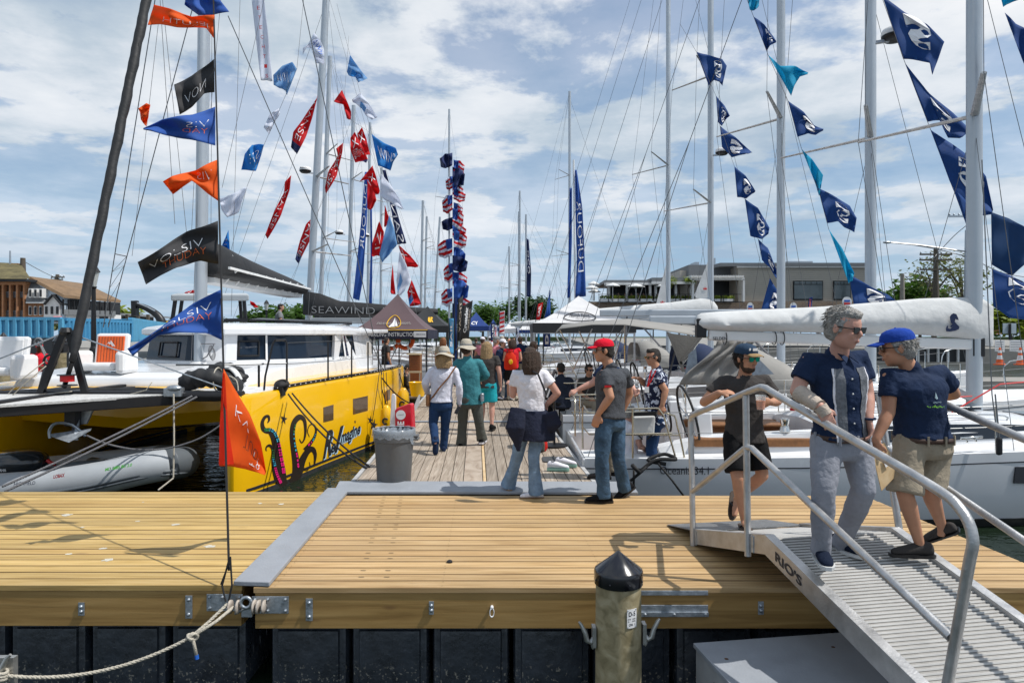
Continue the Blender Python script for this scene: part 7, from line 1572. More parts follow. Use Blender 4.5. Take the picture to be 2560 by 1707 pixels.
crowd = [(1206, 24, 2, ('cap', C_WHT, C_WHT, False), 'pink shirted man in white cap between blond woman and pink shirt man', .3),
 (1255, 27, 0, ('bucket', C_TAN), 'far man in straw coloured hat above the red topped woman', 3.0), (1273, 25, 3, None, 'gray shirted bald man facing the camera on the pier', 3.1), (1300, 23, 1, None, 'navy shirted visitor right of the red topped woman', .4),
 (1333, 16.5, 1, None, 'dark haired man in navy shirt under the white tent', 1.2), (1190, 33, 5, None, 'far visitor in charcoal left of the white capped man', .2), (1225, 36, 0, ('cap', C_WHT, C_WHT, False), 'far visitor in white cap behind the pink shirted man', 0),
 (1262, 38, 4, None, 'far visitor in teal in the middle of the pier crowd', .5), (1284, 40, 6, None, 'far visitor in red in the middle of the pier crowd', 3), (1242, 45, 8, ('bucket', C_TAN), 'distant visitor in pale shirt and hat at the pier centre', 0),
 (1296, 43, 7, None, 'far visitor in khaki near the white tent leg', 2.8), (1212, 50, 3, None, 'distant visitor in gray near the blue tent', .1), (1254, 55, 1, None, 'most distant navy visitor on the pier', 0), (1230, 58, 6, None, 'most distant red visitor on the pier', .3)]
for px, Y, ci, ht, lab, yw in crowd:
    man(lab, px, 0, 1.66+.12*rnd.random(), yw, Y=Y, skin=rnd.choice((SK_L, SK_T, SK_P)) if px != 1333 else SK_D, top=C_[ci], bottom=rnd.choice((C_DENIM, C_KHAKI, C_NVPT)), hair=H_BRN if 'bald' not in lab else None, hat=ht, sleeve=.6, group='visitors walking on the pier')
# people on boats and quay
man('man in red hooded top and black shorts on the left quay', 98, 1010, 1.75, 2.6, Y=18, z=-.15, skin=SK_D, top=C_RED, bottom=C_BLK2, hair=None, hat=('cap', C_RED, C_RED, False), sleeve=1.9, leg=.5, arm='front', fat=1.1)
b = MB(); b.tube([P(96, 852, 17.6), P(113, 885, 17.6)], .03, 6); b.tube([P(96, 852, 17.6), P(118, 905, 17.5)], .018, 6); b.torus(P(96, 855, 17.6), .09, .035, Matrix.Rotation(pi/2, 3, 'X'), 16, 6); o = b.build('blue_brush', C_GRY); tag(o, 'blue handled brush carried by the man in red top', 'brush')
man('navy sleeved man with green cap reaching for the stern rail', 1530, 0, 1.72, -1.3, Y=8.75, z=.02, skin=SK_P, top=C_NAVY, bottom=C_KHAKI, hair=H_GREY, hat=('cap', cloth('green_cap', (.03, .12, .07)), C_WHT, False), sleeve=.6, arm='front')
o = [q for q in col.objects if q.get('label', '').startswith('navy sleeved man')][0]
J, f, s = stand(V(((1520-1280)/FPX*8.6, 8.6, 0)), 1.74, -1.25, .05); J.update(pj(dict(elL=(1486, 955), wrL=(1445, 974), shL=(1500, 932), shR=(1542, 930, .2), elR=(1575, 960, .2), wrR=(1585, 975, .1)), 8.45)); J.update(hdL=(-.9, 0, -.3), pnL=(0, .3, -1), cuL=.6)
bpy.data.objects.remove(o, do_unlink=True) if False else None
for ch in list(o.children_recursive): bpy.data.objects.remove(ch, do_unlink=True)
bpy.data.objects.remove(o, do_unlink=True)
person('navy sleeved man behind the red cap reaching to the stern rail', J, f, (-.9, .2, 0), s, SK_P, C_NAVY, C_KHAKI, H_GREY, .55, 1.0, hat=('cap', cloth('green_cap', (.03, .12, .07)), C_WHT, False), vox=.011)
J, f, s = stand(V(((1638-1280)/FPX*9.55, 9.55, -.28)), 1.80, -1.45, .0)
J.update(pj(dict(head=(1632, 894), neck=(1643, 926), shL=(1636, 938, -.15), shR=(1650, 936, .2), elL=(1664, 975, -.22), wrL=(1656, 1012, -.25), elR=(1615, 962, .15), wrR=(1598, 946, .0)), 9.55)); J.update(hdR=(-1, -.1, .15), pnR=(0, 0, -1), cuR=.5)
t11 = person('man in navy and white hawaiian shirt with red lanyard on the near boat', J, (-.95, -.2, 0), (-.93, -.35, -.1), 1.05, SK_T, C_HAW, C_NVPT, H_DRK, .60, 1.0, 1.06, 1.12, None, m_sgl, None, 0, C_BLK2, None, .010, hem=-.12)
b = MB(); b.tube([P(1628, 925, 9.3), P(1622, 950, 9.28), P(1618, 968, 9.28)], .009, 5); b.tube([P(1640, 925, 9.3), P(1626, 955, 9.28), P(1618, 968, 9.28)], .009, 5); ln = b.build('lanyard', m_red, t11[2]); b = MB(); b.box(P(1617, 974, 9.27), (.06, .008, .08)); b.build('badge', m_white, ln)
# seated people
def seated(label, px, zs_, Y, yaw, h=1.7, **k):
    s = h/1.75; b_ = V(((px-1280)/FPX*Y, Y, zs_)); f = V((sin(yaw), cos(yaw), 0)); r = V((cos(yaw), -sin(yaw), 0)); p = lambda x, y, z: b_+r*x*s+f*y*s+V((0, 0, z*s))
    J = dict(hipL=p(-.1, 0, .1), hipR=p(.1, 0, .1), neck=p(0, .02, .62), head=p(0, .07, .79), shL=p(-.18, .02, .57), shR=p(.18, .02, .57), elL=p(-.24, .05, .32), elR=p(.24, .05, .32), wrL=p(-.16, .27, .22), wrR=p(.16, .27, .22), knL=p(-.13, .43, .1), knR=p(.13, .43, .1), anL=p(-.13, .45, -.32), anR=p(.13, .45, -.32), toeL=p(-.14, .6, -.38), toeR=p(.14, .6, -.38))
    kw = dict(vox=.014, shoes=C_BLK2); kw.update(k); hf = kw.pop('hf', (f.x, f.y, -.1)); return person(label, J, f, hf, s, **kw)
seated('woman in white top and turquoise trousers seated in the near cockpit', 1566, -.05, 9.75, .95, 1.62, skin=SK_P, top=C_WHT, bottom=cloth('aqua', (.12, .42, .46)), hair=H_GREY, sleeve=.6, leg=1.0, fat=1.12)
seated('person in dark jacket seated with back turned on the second boat', 1404, .35, 13.4, -.2, 1.75, skin=SK_T, top=cloth('jacket_navy', (.02, .025, .04)), bottom=C_BLK2, hair=H_DRK, sleeve=1.9)
seated('man in black tee and sunglasses seated on the second boat', 1468, .30, 14.2, 2.6, 1.72, skin=SK_T, top=C_BLACK, bottom=C_KHAKI, hair=H_DRK, sleeve=.6, glasses=m_sgl)
seated('man in black jacket seated bowed under the maroon tent', 1013, .05, 19.6, 1.3, 1.75, skin=SK_L, top=C_BLACK, bottom=C_GRY, hair=H_DRK, sleeve=1.9, hf=(.8, .1, -.6))
man('person in dark clothes standing in the shade of the maroon tent', 965, 0, 1.75, 1.0, Y=22.5, z=0, skin=SK_T, top=C_BLACK, bottom=C_NVPT, hair=H_DRK, sleeve=.6)
man('person with orange brown hair under the black tent', 1108, 0, 1.7, .3, Y=21, z=.05, skin=SK_L, top=C_KHAKI, bottom=C_DENIM, hair=mat('hair_auburn', (.2, .07, .02), .6, var=.4, vs=60), long_hair=.15, sleeve=.6)
seated('bare headed man seen above the catamaran roof', 697, 1.95, 22.5, 1.2, 1.7, skin=SK_L, top=C_GRY, bottom=C_BLK2, hair=H_DRK, sleeve=.6)
# ================================================================ things on the pier
c = P(985, 1215, 8.2); c.z = .012
t = thing('trash_can', 'large gray plastic trash can with clear liner at the near pier corner', 'trash can', c)
m_can = mat('can_grey', (.105, .11, .115), .5, var=.15, vs=6, bump=.1)
b = MB(); b.lathe([(.17, 0), (.195, .012), (.20, .03), (.232, .52), (.245, .53), (.243, .60), (.25, .605), (.25, .66), (.238, .665), (.236, .60), (.19, .05), (.001, .045)], c, 40); b.build('body', m_can, t, smooth=35)
b = MB(); b.tube([c+V((.22, -.08, .56)), c+V((.285, -.06, .55)), c+V((.285, .06, .55)), c+V((.22, .08, .56))], .018, 8); b.box(c+V((.26, 0, .585)), (.07, .16, .02)); b.build('handle', m_can, t, bevel=.004)
b = MB(); n = 48
b.loft([[c+V((cos(2*pi*j/n)*(r+w*sin(j*2.7)+w*.6*sin(j*5.3)), sin(2*pi*j/n)*(r+w*sin(j*2.7)), z+.014*sin(j*1.9)*(1 if z < .6 else .4)+(-.08 if z < .6 and j in range(44, 48) else 0))) for j in range(n)] for r, z, w in ((.262, .575, .006), (.260, .62, .003), (.256, .672, .003), (.243, .674, .002), (.215, .55, .012), (.17, .38, .02))], cap=False)
b.build('liner', mat('clear_bag', (.45, .52, .60), .2, var=.25, vs=14, alpha=.38, spec=.9), t, smooth=True)
rb_ = thing('red_float_board', 'red plastic board with white disc standing behind the trash can', 'board', P(1010, 1075, 9.0))
b = MB(); b.prism([P(987, 1072, 9.2), P(986, 1026, 9.2), P(991, 1020, 9.2), P(1024, 1008, 9.2), P(1028, 1012, 9.2), P(1031, 1072, 9.2)], (.03, .12, 0)); bd_ = b.build('panel', mat('glossy_red', (.55, .006, .02), .2, var=.05, coat=.6), rb_, bevel=.015)
b = MB(); b.lathe([(.064, 0), (.064, .006)], P(1002, 1037, 9.19), 24, Matrix.Rotation(pi/2, 3, 'X')); b.build('disc', m_white, bd_); lettering('SUMMIT', P(1002, 1037, 9.17), (1, 0, .05), (0, 0, 1), m_ink, bd_, .016, .085, .0); lettering('NE', P(1002, 1064, 9.185), (0, 0, 1), (-1, 0, 0), m_white, bd_, .09, .12, .03)
b = MB(); b.loft([[P(x0, y, 9.3), P(x1, y, 9.3), P(x1, y, 9.42), P(x0, y, 9.42)] for y, x0, x1 in ((1075, 974, 990), (1040, 976, 990), (1000, 978, 990), (988, 979, 989), (984, 981, 986))]); tag(b.build('white_post', m_white, smooth=40, bevel=.01), 'narrow white plastic post left of the red board', 'post')
b = MB(); b.loft([[P(x0, y, 13.2), P(x1, y, 13.2), P(x1, y, 13.3), P(x0, y, 13.3)] for y, x0, x1 in ((1026, 1034, 1040), (1010, 1037, 1048), (990, 1045, 1051), (986, 1048, 1050))]); tag(b.build('pale_fender', m_white, smooth=40), 'pale pointed fender at the left pier edge', 'fender')
b = MB(); b.lathe([(.15, 0), (.2, .3), (.21, .32), (.19, .3), (.14, .03)], P(1044, 990, 15.5), 20); o = b.build('yellow_bucket', m_yel, smooth=40); tag(o, 'yellow bucket at the edge of the pier beside the hat woman', 'bucket')
q = [(-.46, -.16), (-.40, -.2), (.40, -.2), (.46, -.16), (.46, .16), (.40, .2), (-.40, .2), (-.46, .16)]
cm_ = G(1396, 1150); b = MB(); b.prism([cm_+V((x*.5, y*1.0, .006)) for x, y in q], (0, 0, .012)); o = b.build('door_mat', mat('mat_rubber', (.06, .065, .07), .8, var=.2, bump=.6, bs=80)); tag(o, 'dark gray rubber mat on the pier planks', 'mat')
def trainer(px, py, yaw, lab):
    c = G(px, py); c.z = .012; s = 1.0; f = V((cos(yaw), sin(yaw), 0)); sd = V((-sin(yaw), cos(yaw), 0)); n = 12
    t = thing('trainer', lab, 'shoe', c, 'pair of white trainers'); prof = [(-.13, .02, .06), (-.11, .036, .10), (-.05, .040, .10), (.02, .042, .085), (.08, .05, .06), (.14, .042, .05), (.165, .02, .03)]
    b = MB(); b.loft([[c+f*x+sd*(cos(2*pi*j/n)*w)+V((0, 0, .03+(sin(2*pi*j/n)*.5+.5)*h)) for j in range(n)] for x, w, h in prof]); b.build('upper', C_WHT, t, smooth=60, sub=1)
    b = MB(); b.loft([[c+f*x+sd*(cos(2*pi*j/n)*(w+.006))+V((0, 0, .016+.016*math.copysign(1, sin(2*pi*j/n)+1e-6))) for j in range(n)] for x, w, h in prof]); b.build('sole', mat('mint_sole', (.25, .45, .38), .6, var=.1), t, smooth=40)
    b = MB(); b.lathe([(.026, .115), (.03, .128), (.02, .122)], c-f*.05, 14); b.build('opening', m_ink, t)
trainer(1392, 1178, -.12, 'white trainer with mint sole, nearer one of the pair'); trainer(1412, 1168, -.25, 'white trainer, farther one of the pair on the planks')
tb = thing('round_stand', 'thin pole stand with round black base on the pier', 'stand', G(1386, 1116)); g_ = G(1386, 1116)
b = MB(); b.lathe([(.22, .012), (.22, .03), (.03, .045)], g_, 28); b.build('base', m_blk, tb, smooth=40); b = MB(); b.cyl(g_, g_+V((0, 0, .75)), .018, 8); b.build('pole', m_blk, tb)
b = MB(); b.prism([P(1362, 998, 10.9), P(1368, 1001, 10.9), P(1394, 931, 10.7), P(1388, 927, 10.7)], (0, .3, .02)); o = b.build('info_board', m_blk); tag(o, 'slanted black framed info board on the pier stand', 'sign'); b = MB(); b.prism([P(1365.5, 992, 10.68), P(1369, 994, 10.68), P(1391, 936, 10.62), P(1388, 933, 10.62)], (0, .006, 0)); b.build('paper', m_white, o)
b = MB(); c = G(1350, 1128); b.loft([[c+V((cos(2*pi*j/12)*w, sin(2*pi*j/12)*w*.7, z)) for j in range(12)] for z, w in ((.012, .10), (.06, .12), (.18, .11), (.28, .05))]); o = b.build('red_backpack', cloth('red_pack', (.5, .02, .015)), smooth=60); tag(o, 'small red backpack standing on the pier behind the white tee woman', 'backpack'); b = MB(); b.box(c+V((0, -.1, .09)), (.14, .06, .14)); b.build('front_pocket', C_OLIVE, o, bevel=.02)
# folding boarding gear under the tent: slatted cabinet, stool, chair
t = thing('wooden_cabinet', 'reddish slatted wooden cabinet beside the maroon tent', 'cabinet', P(1036, 950, 18))
b = MB(); b.prism([P(1023, 955, 18), P(1050, 955, 18), P(1050, 887, 18), P(1023, 887, 18)], (0, .4, 0)); cb_ = b.build('body', m_teak, t)
b = MB()
for k in range(12): b.bar(P(1024, 892+5.2*k, 17.98), P(1049, 892+5.2*k, 17.98), .02, .025)
b.build('slats', mat('red_brown_wood', (.30, .09, .03), .5, var=.3, vs=20), cb_)
b = MB(); b.box(P(1036, 885, 18.1), (.34, .5, .03)); b.build('top', mat('pale_wood', (.5, .4, .25), .5), t)
t = thing('wooden_stool', 'small wooden slatted stool in front of the red cabinet', 'stool', P(1036, 960, 17.3))
b = MB(); b.box(P(1037, 930, 17.3), (.30, .3, .03)); b.build('seat', bpy.data.materials['pale_wood'], t)
for x in (1024, 1049):
    for d in (17.2, 17.5): b = MB(); b.cyl(P(x, 930, d), P(x, 960, d), .012, 6); b.build('leg', m_alu, t)
# ================================================================ tents
def tent(label, x0, x1, y0, y1, zb, zv, zp, m_top, m_val, texts=(), side=None, legm=None, conc=.5):
    t = thing('canopy_tent', label, 'tent', ((x0+x1)/2, (y0+y1)/2, 0)); cx_, cy_ = (x0+x1)/2, (y0+y1)/2; n = 10
    cor = [V((x0, y0, zv)), V((x1, y0, zv)), V((x1, y1, zv)), V((x0, y1, zv))]; pk = V((cx_, cy_, zp))
    def surf(a, c, u, v):
        e = a.lerp(c, u); p = e.lerp(pk, v); p.z = zv+(zp-zv)*(v**1.45*.75+v*.25)-.05*sin(pi*u)*(1-v); return p
    b = MB()
    for k in range(4): b.grid(lambda u, v: surf(cor[k], cor[(k+1) % 4], u, v), 8, 10)
    tp = b.build('roof', m_top, t, smooth=40)
    b = MB()
    for k in range(4):
        a, c = cor[k], cor[(k+1) % 4]; b.prism([a, c, c-V((0, 0, zv-zb)), a-V((0, 0, zv-zb))], (0, .01 if k in (0, 2) else 0, 0) if k in (0, 2) else (.01, 0, 0))
    vl = b.build('valance', m_val, t)
    for x in (x0+.04, x1-.04):
        for y in (y0+.04, y1-.04): b = MB(); b.bar((x, y, 0.0), (x, y, zb+.05), .05, .05); b.build('leg', legm or m_alu, t)
    b = MB(); b.bar((x0, y0+.05, zb-.02), (x1, y0+.05, zb-.02), .03, .03); b.bar((x1-.04, y0, zb), (x1-.04, y1, zb), .03, .03); b.build('frame', legm or m_alu, t)
    return t, tp, vl, surf, cor
m_mar = mat('tent_maroon', (.115, .075, .082), .6, var=.12, vs=1.5, transl=.1); m_nvy = mat('tent_navy', (.012, .014, .035), .6, var=.1)
def px2x(px, Y): return (px-1280)/FPX*Y
T1 = tent('dark maroon peaked canopy tent with sailing lettering left of the pier', px2x(882, 23.6), px2x(1069, 23.6), 23.6, 26.7, 1.68, 2.0, 3.32, m_mar, m_nvy, legm=m_blk)
lettering('ASA SAILING INSTRUCTIONS', (px2x(975, 23.6), 23.57, 1.83), (1, 0, 0), (0, 0, 1), m_white, T1[2], .14, 1.95)
b = MB(); b.box((px2x(1050, 23.6), 23.585, 1.83), (.42, .012, .2)); q_ = b.build('white_patch', m_white, T1[2]); lettering('AMERICAN SAILING', (px2x(1052, 23.6), 23.565, 1.83), (1, 0, 0), (0, 0, 1), m_navy, q_, .06, .32)
b = MB(); b.bar((px2x(882, 23.6), 23.58, 1.985), (px2x(1069, 23.6), 23.58, 1.985), .012, .03); b.build('yellow_band', m_yel, T1[2])
fr = lambda u, v: T1[3](T1[4][0], T1[4][1], u, v)+V((0, -.02, .02))
b = MB(); pts = [fr(.53+.13*cos(a*2*pi/28), .30+.19*sin(a*2*pi/28)) for a in range(28)]; b.tube(pts+[pts[0]], .014, 5, cap=False); b.build('gold_ring', m_yel, T1[1])
b = MB(); b.add([fr(.49, .16), fr(.55, .16), fr(.54, .44), fr(.56, .18), fr(.60, .18), fr(.555, .40), fr(.455, .15), fr(.49, .15), fr(.52, .32)], [(0, 1, 2), (3, 4, 5), (6, 7, 8)]); b.build('sail_mark', m_white, T1[1], recalc=False)
lettering('SAILAWAY CATAMARANS', (0, 0, 0), (1, 0, 0), (0, 0, 1), m_greyc, T1[1], 1, fn=lambda x, y: fr(.22+.62*x, .23+.07*y))
m_twh = mat('tent_white', (.74, .74, .75), .6, var=.05, transl=.25); m_tbk = mat('tent_black', (.02, .022, .024), .6, var=.1); m_tbl = mat('tent_blue', (.015, .05, .22), .6, var=.1, transl=.2)
T2 = tent('white peaked canopy tent with black valance right of the pier', px2x(1332, 20), px2x(1590, 20), 20, 23.5, 1.88, 2.16, 3.05, m_twh, m_tbk)
lettering('North Point', (0, 0, 0), (1, 0, 0), (0, 0, 1), m_ink, T2[1], 1, fn=lambda x, y: T2[3](T2[4][0], T2[4][1], .30+.32*x, .33+.13*y)+V((0, -.03, .02)), bold=.01)
lettering('YACHT SALES', (0, 0, 0), (1, 0, 0), (0, 0, 1), m_ink, T2[1], 1, fn=lambda x, y: T2[3](T2[4][0], T2[4][1], .40+.2*x, .24+.05*y)+V((0, -.03, .02)))
b = MB(); pts = [T2[3](T2[4][0], T2[4][1], .46+.23*cos(a*2*pi/30), .33+.17*sin(a*2*pi/30))+V((0, -.03, .02)) for a in range(30)]; b.tube(pts+[pts[0]], .016, 5, cap=False); b.build('oval_line', m_ink, T2[1])
T3 = tent('black canopy tent with yellow letters behind the maroon tent', px2x(995, 29), px2x(1121, 29), 29, 32, 1.95, 2.2, 3.1, m_tbk, m_tbk, legm=m_blk); lettering('er', (0, 0, 0), (1, 0, 0), (0, 0, 1), m_yel, T3[1], 1, bold=.03, fn=lambda x, y: T3[3](T3[4][0], T3[4][1], .60+.2*x, .28+.26*y)+V((0, -.03, .02)))
T4 = tent('blue canopy tent with white letters in the mid distance', px2x(1152, 37), px2x(1222, 37), 37, 40, 2.05, 2.3, 3.1, m_tbl, m_tbl); lettering('CY', (0, 0, 0), (1, 0, 0), (0, 0, 1), m_white, T4[1], 1, bold=.03, fn=lambda x, y: T4[3](T4[4][0], T4[4][1], .30+.35*x, .2+.25*y)+V((0, -.03, .02)))
tent('far small white tent above the pier crowd', px2x(1258, 52), px2x(1293, 52), 52, 55, 2.0, 2.3, 2.9, m_twh, m_twh)
tent('far blue tent at the end of the pier', px2x(1218, 66), px2x(1246, 66), 66, 69, 2.2, 2.5, 3.4, m_tbl, m_tbl); tent('far white tent at the far end right of the pier', px2x(1296, 62), px2x(1335, 62), 62, 65, 2.0, 2.3, 3.1, m_twh, m_tbl)
# ================================================================ feather banners and signs
def vbanner(label, x0, x1, ya, yb, Y, m, txt='', tm=None, slant=0, top=0, bold=.02, extra=''):
    w = x1-x0; pl = [(x0, yb), (x0+slant*.3, (ya+yb)/2), (x0+slant*.6, ya+top)]; pr_ = [(x1, yb), (x1+slant*.5, (ya+yb)/2), (x1+slant, ya)]
    def fn(u, v, off=0): a, c = interp(pl, u), interp(pr_, u); p = a.lerp(c, v); return P(p.x, p.y, Y+.04*sin(u*5+v*2+x0)-off)
    b = MB(); b.grid(fn, 16, 5); o = b.build('feather_banner', m, smooth=True, solid=.004); tag(o, label, 'banner')
    if txt: lettering(txt, (0, 0, 0), (1, 0, 0), (0, 0, 1), tm or m_white, o, 1, bold=bold, fn=lambda x, y: fn(.20+.7*x, .60-.38*y if extra else .72-.48*y, .012*Y/10))
    if extra: lettering(extra, (0, 0, 0), (1, 0, 0), (0, 0, 1), mat('cream_print', (.6, .5, .4), .6), o, 1, fn=lambda x, y: fn(.25+.55*x, .84-.14*y, .012*Y/10))
    b = MB(); b.tube([P(x0-1, yb+45, Y+.03), P(x0-.5, yb, Y+.03), P(x0+slant*.55, ya+top, Y+.03)], .02, 6); b.build('pole', m_blk, o); return o
vbanner('tall black feather banner with white name, right of the pair', 1152, 1172, 750, 850, 17.5, m_tbk, 'Crusader', m_white, 10, 14, .03, 'YACHT SALES')
vbanner('narrow black feather banner, left of the pair', 1144, 1153, 738, 852, 18.2, m_tbk, 'YACHT', mat('cream_print', (.6, .5, .4), .6), 5, 10)
vbanner('light blue vertical banner with white script beside the sun hat woman', 1123, 1134, 796, 885, 16.5, flagm('banner_blue', (.12, .38, .62), .3), 'SAIL', m_white, 0, 0)
vbanner('dark blue narrow banner beside the light blue one', 1137, 1142, 745, 900, 17, m_tbl, '', None, 0, 0)
o = vbanner('red and white striped banner in the middle of the pier crowd', 1248, 1261, 777, 836, 30, flagm('banner_white', (.7, .7, .75), .2), '', None, 1, 2)
b = MB()
for k in range(5): b.prism([P(1249+k % 2, 782+11*k, 29.9), P(1261, 779+11*k, 29.9), P(1261, 784+11*k, 29.9), P(1249, 788+11*k, 29.9)], (0, .01, 0))
b.build('red_stripes', m_red, o)
vbanner('navy banner with white print left of the striped one', 1228, 1239, 806, 852, 29, m_tbl, 'NM', m_white); vbanner('white and red small banner right of the navy one', 1235, 1243, 813, 850, 28, F_WH, 'SALE', m_red)
vbanner('blue square banner with white mark below the white tent', 1359, 1376, 833, 867, 21.2, m_tbl, 'D', m_white, bold=.05); vbanner('patterned feather banner left of the white tent', 1340, 1350, 756, 800, 31, F_RD, 'SAIL', m_white, 8, 4)
vbanner('small cyan banner under the white tent', 1345, 1349, 832, 862, 26, F_CY); vbanner('pale printed banner near the white tent leg', 1291, 1297, 820, 880, 26, F_WH, 'BOAT', m_navy)
def oval(label, px, py, Y, rx, ry, txt):
    t = thing('oval_sign', label, 'sign', P(px, py, Y)); b = MB(); b.add([], []); n = 24
    b.prism([P(px+rx*cos(2*pi*k/n), py+ry*sin(2*pi*k/n), Y) for k in range(n)], (0, .05, 0)); p = b.build('panel', m_white, t)
    b = MB(); b.box(P(px, py+ry*.45, Y-.03), (rx*1.3/FPX*Y, .02, ry*.5/FPX*Y)); b.build('red_field', m_red, p); b = MB(); b.box(P(px, py-ry*.15, Y-.03), (rx*1.2/FPX*Y, .02, ry*.4/FPX*Y)); b.build('blue_field', m_blue, p)
    b = MB(); b.cyl(P(px, py+ry, Y+.02), P(px, py+ry+60, Y+.02), .04, 6); b.build('pole', m_blk, t)
oval('white oval sign with red and blue fields left of the third mast', 1876, 768, 58, 8.5, 12, ''); oval('white oval sign with red and blue fields right of the third mast', 1984, 768, 58, 9, 12, ''); oval('pale oval sign behind the gray haired man', 2118, 754, 58, 12, 12, '')
vbanner('blue feather banner with orange mark by the brick wall', 2020, 2028, 742, 776, 58, m_tbl, 'BOAT', m_orange, 4, 3)
# ================================================================ shores
def land(name, poly, z, m): b = MB(); b.prism([(x, y, WZ-.4) for x, y in poly], (0, 0, z-WZ+.4)); return struct(b.build(name, m))
FP = MB(); FP.prism([(-11.5, 20.0, -.06), (-2.75, 20.0, -.06), (-3.15, 27.6, -.06), (-11.5, 27.6, -.06)], (0, 0, .06)); FPo = thing('added_finger_pier', 'weathered finger dock added behind the catamaran to close off bright water, under the maroon tent', 'dock', (-6, 22, 0)); FP.build('deck', m_old, FPo)  # added to block bright water seen under the bridge deck; also carries the tent
FP = MB(); FP.prism([(-11.4, 20.05, WZ-.1), (-2.85, 20.05, WZ-.1), (-3.2, 27.5, WZ-.1), (-11.4, 27.5, WZ-.1)], (0, 0, -WZ+.04)); FP.build('float', m_tub, FPo)
m_quay = mat('quay_concrete', (.26, .25, .23), .85, var=.2, vs=.4, bump=.3, bs=3)
m_grassy = mat('shore_green', (.05, .08, .03), .9, var=.4, vs=.1)
land('right_shore', [(9, 66), (120, 60), (160, 400), (30, 400), (14, 150)], .55, m_quay); land('left_shore', [(-17, 23.0), (-60, 18), (-200, 60), (-200, 400), (-60, 300), (-26, 110)], .5, m_quay)
land('far_shore', [(-500, 330), (500, 330), (500, 460), (-500, 460)], .8, m_grassy)
# trees
m_bark = mat('bark', (.10, .085, .065), .9, var=.3, vs=8, bump=.8, bs=12)
def leafm(n, c): return mat('leaf_'+n, c, .6, var=.45, vs=.9, transl=.35)
LFS = [leafm('green', (.06, .13, .02)), leafm('lime', (.20, .26, .03)), leafm('dark', (.03, .07, .018)), leafm('olive', (.10, .12, .035))]
def tree(label, x, y, z0, h, r, lm, n=1500, dens=1.0, seed=1, group='trees on the shore', leaf=.28, name='tree'):
    R = random.Random(seed); t = thing(name, label, 'tree', (x, y, z0), group); b = MB(); tips = []
    b.tube([(x, y, z0-.2), (x+.1*R.uniform(-1, 1), y, z0+h*.35), (x+.3*R.uniform(-1, 1), y, z0+h*.7)], [h*.03, h*.022, h*.008], 7)
    for k in range(9):
        a = R.uniform(0, 2*pi); zz = z0+h*R.uniform(.3, .6); e = V((x+cos(a)*r*R.uniform(.5, .85), y+sin(a)*r*R.uniform(.5, .85), zz+h*R.uniform(.12, .36)))
        b.tube([(x, y, zz), V((x, y, zz)).lerp(e, .5)+V((0, 0, .05*h)), e], [h*.012, h*.008, h*.003], 5); tips += [e, V((x, y, zz)).lerp(e, .6)+V((0, 0, .1*h))]
    tips += [V((x, y, z0+h*.85)), V((x+r*.2, y, z0+h*.7))]
    b.build('trunk', m_bark, t)
    b = MB(); vs = []; fs = []
    for k in range(n):
        c = R.choice(tips); cr = r*.38; d = V((R.gauss(0, 1), R.gauss(0, 1), R.gauss(0, .8))); d = d.normalized()*cr*(R.random()**.45)*dens
        p = c+d; s = leaf*R.uniform(.5, 1.2); a, e = R.uniform(0, pi), R.uniform(-1, 1); u = V((cos(a), sin(a), e*.6)).normalized()*s; v = V((-sin(a)*.6, cos(a)*.6, R.uniform(-.6, .9))).normalized()*s*.7
        o = len(vs); vs += [p-u, p-v*.6, p+u, p+v]; fs.append((o, o+1, o+2, o+3))
    b.add(vs, fs); b.build('crown', lm, t, recalc=False)
    return t
for k, (px, Y, h, r, lm, lab) in enumerate(((1208, 190, 9, 6, 0, 'left one of two far trees above the pier crowd'), (1235, 200, 10, 7, 0, 'right one of two far trees above the pier crowd'), (1330, 150, 9.5, 5, 2, 'dark far tree left of the white tent'), (1360, 155, 8, 4.5, 2, 'lower dark tree beside the white tent peak'),
        (1095, 210, 8, 7, 0, 'far tree behind the dressed mast'), (660, 120, 6, 4.5, 0, 'round green tree seen above the catamaran roof'), (725, 130, 6.5, 5, 0, 'green tree left of the tall left mast'), (750, 135, 5.5, 3, 2, 'small dark tree beside the boom bag'), (310, 85, 4.8, 2.2, 1, 'lime green tree behind the excavator'),
        (2262, 78, 8, 4, 0, 'leafy green tree right of the restaurant'), (2300, 82, 7.2, 4, 0, 'green tree below the wooden utility pole'), (2530, 75, 4.5, 3.2, 1, 'yellow green tree near the right edge'), (2600, 76, 5.5, 4, 0, 'green tree at the right edge behind the sign'))):
    tree(lab, px2x(px, Y), Y, .5, h, r, LFS[lm], 1300, 1.15, 20+k, leaf=.3+Y*.0022)
for k, (px, Y, h, r, lab) in enumerate(((2335, 74, 10.3, 3.6, 'sparse tall tree behind the crossarm utility pole'), (2405, 76, 11, 3.2, 'sparse tall tree between the two utility poles'))): tree(lab, px2x(px, Y), Y, .5, h, r, LFS[3], 520, 1.35, 50+k, leaf=.26, group='sparse spring trees')
for k in range(34):
    x = -330+20*k+rnd.uniform(-5, 5); tree('green tree in the distant line of shore trees', x, 345+rnd.uniform(-8, 8), .8, rnd.uniform(8, 13), rnd.uniform(7, 10), LFS[rnd.choice((0, 2, 3))], 260, 1.2, 100+k, group='distant shoreline trees', leaf=1.4)
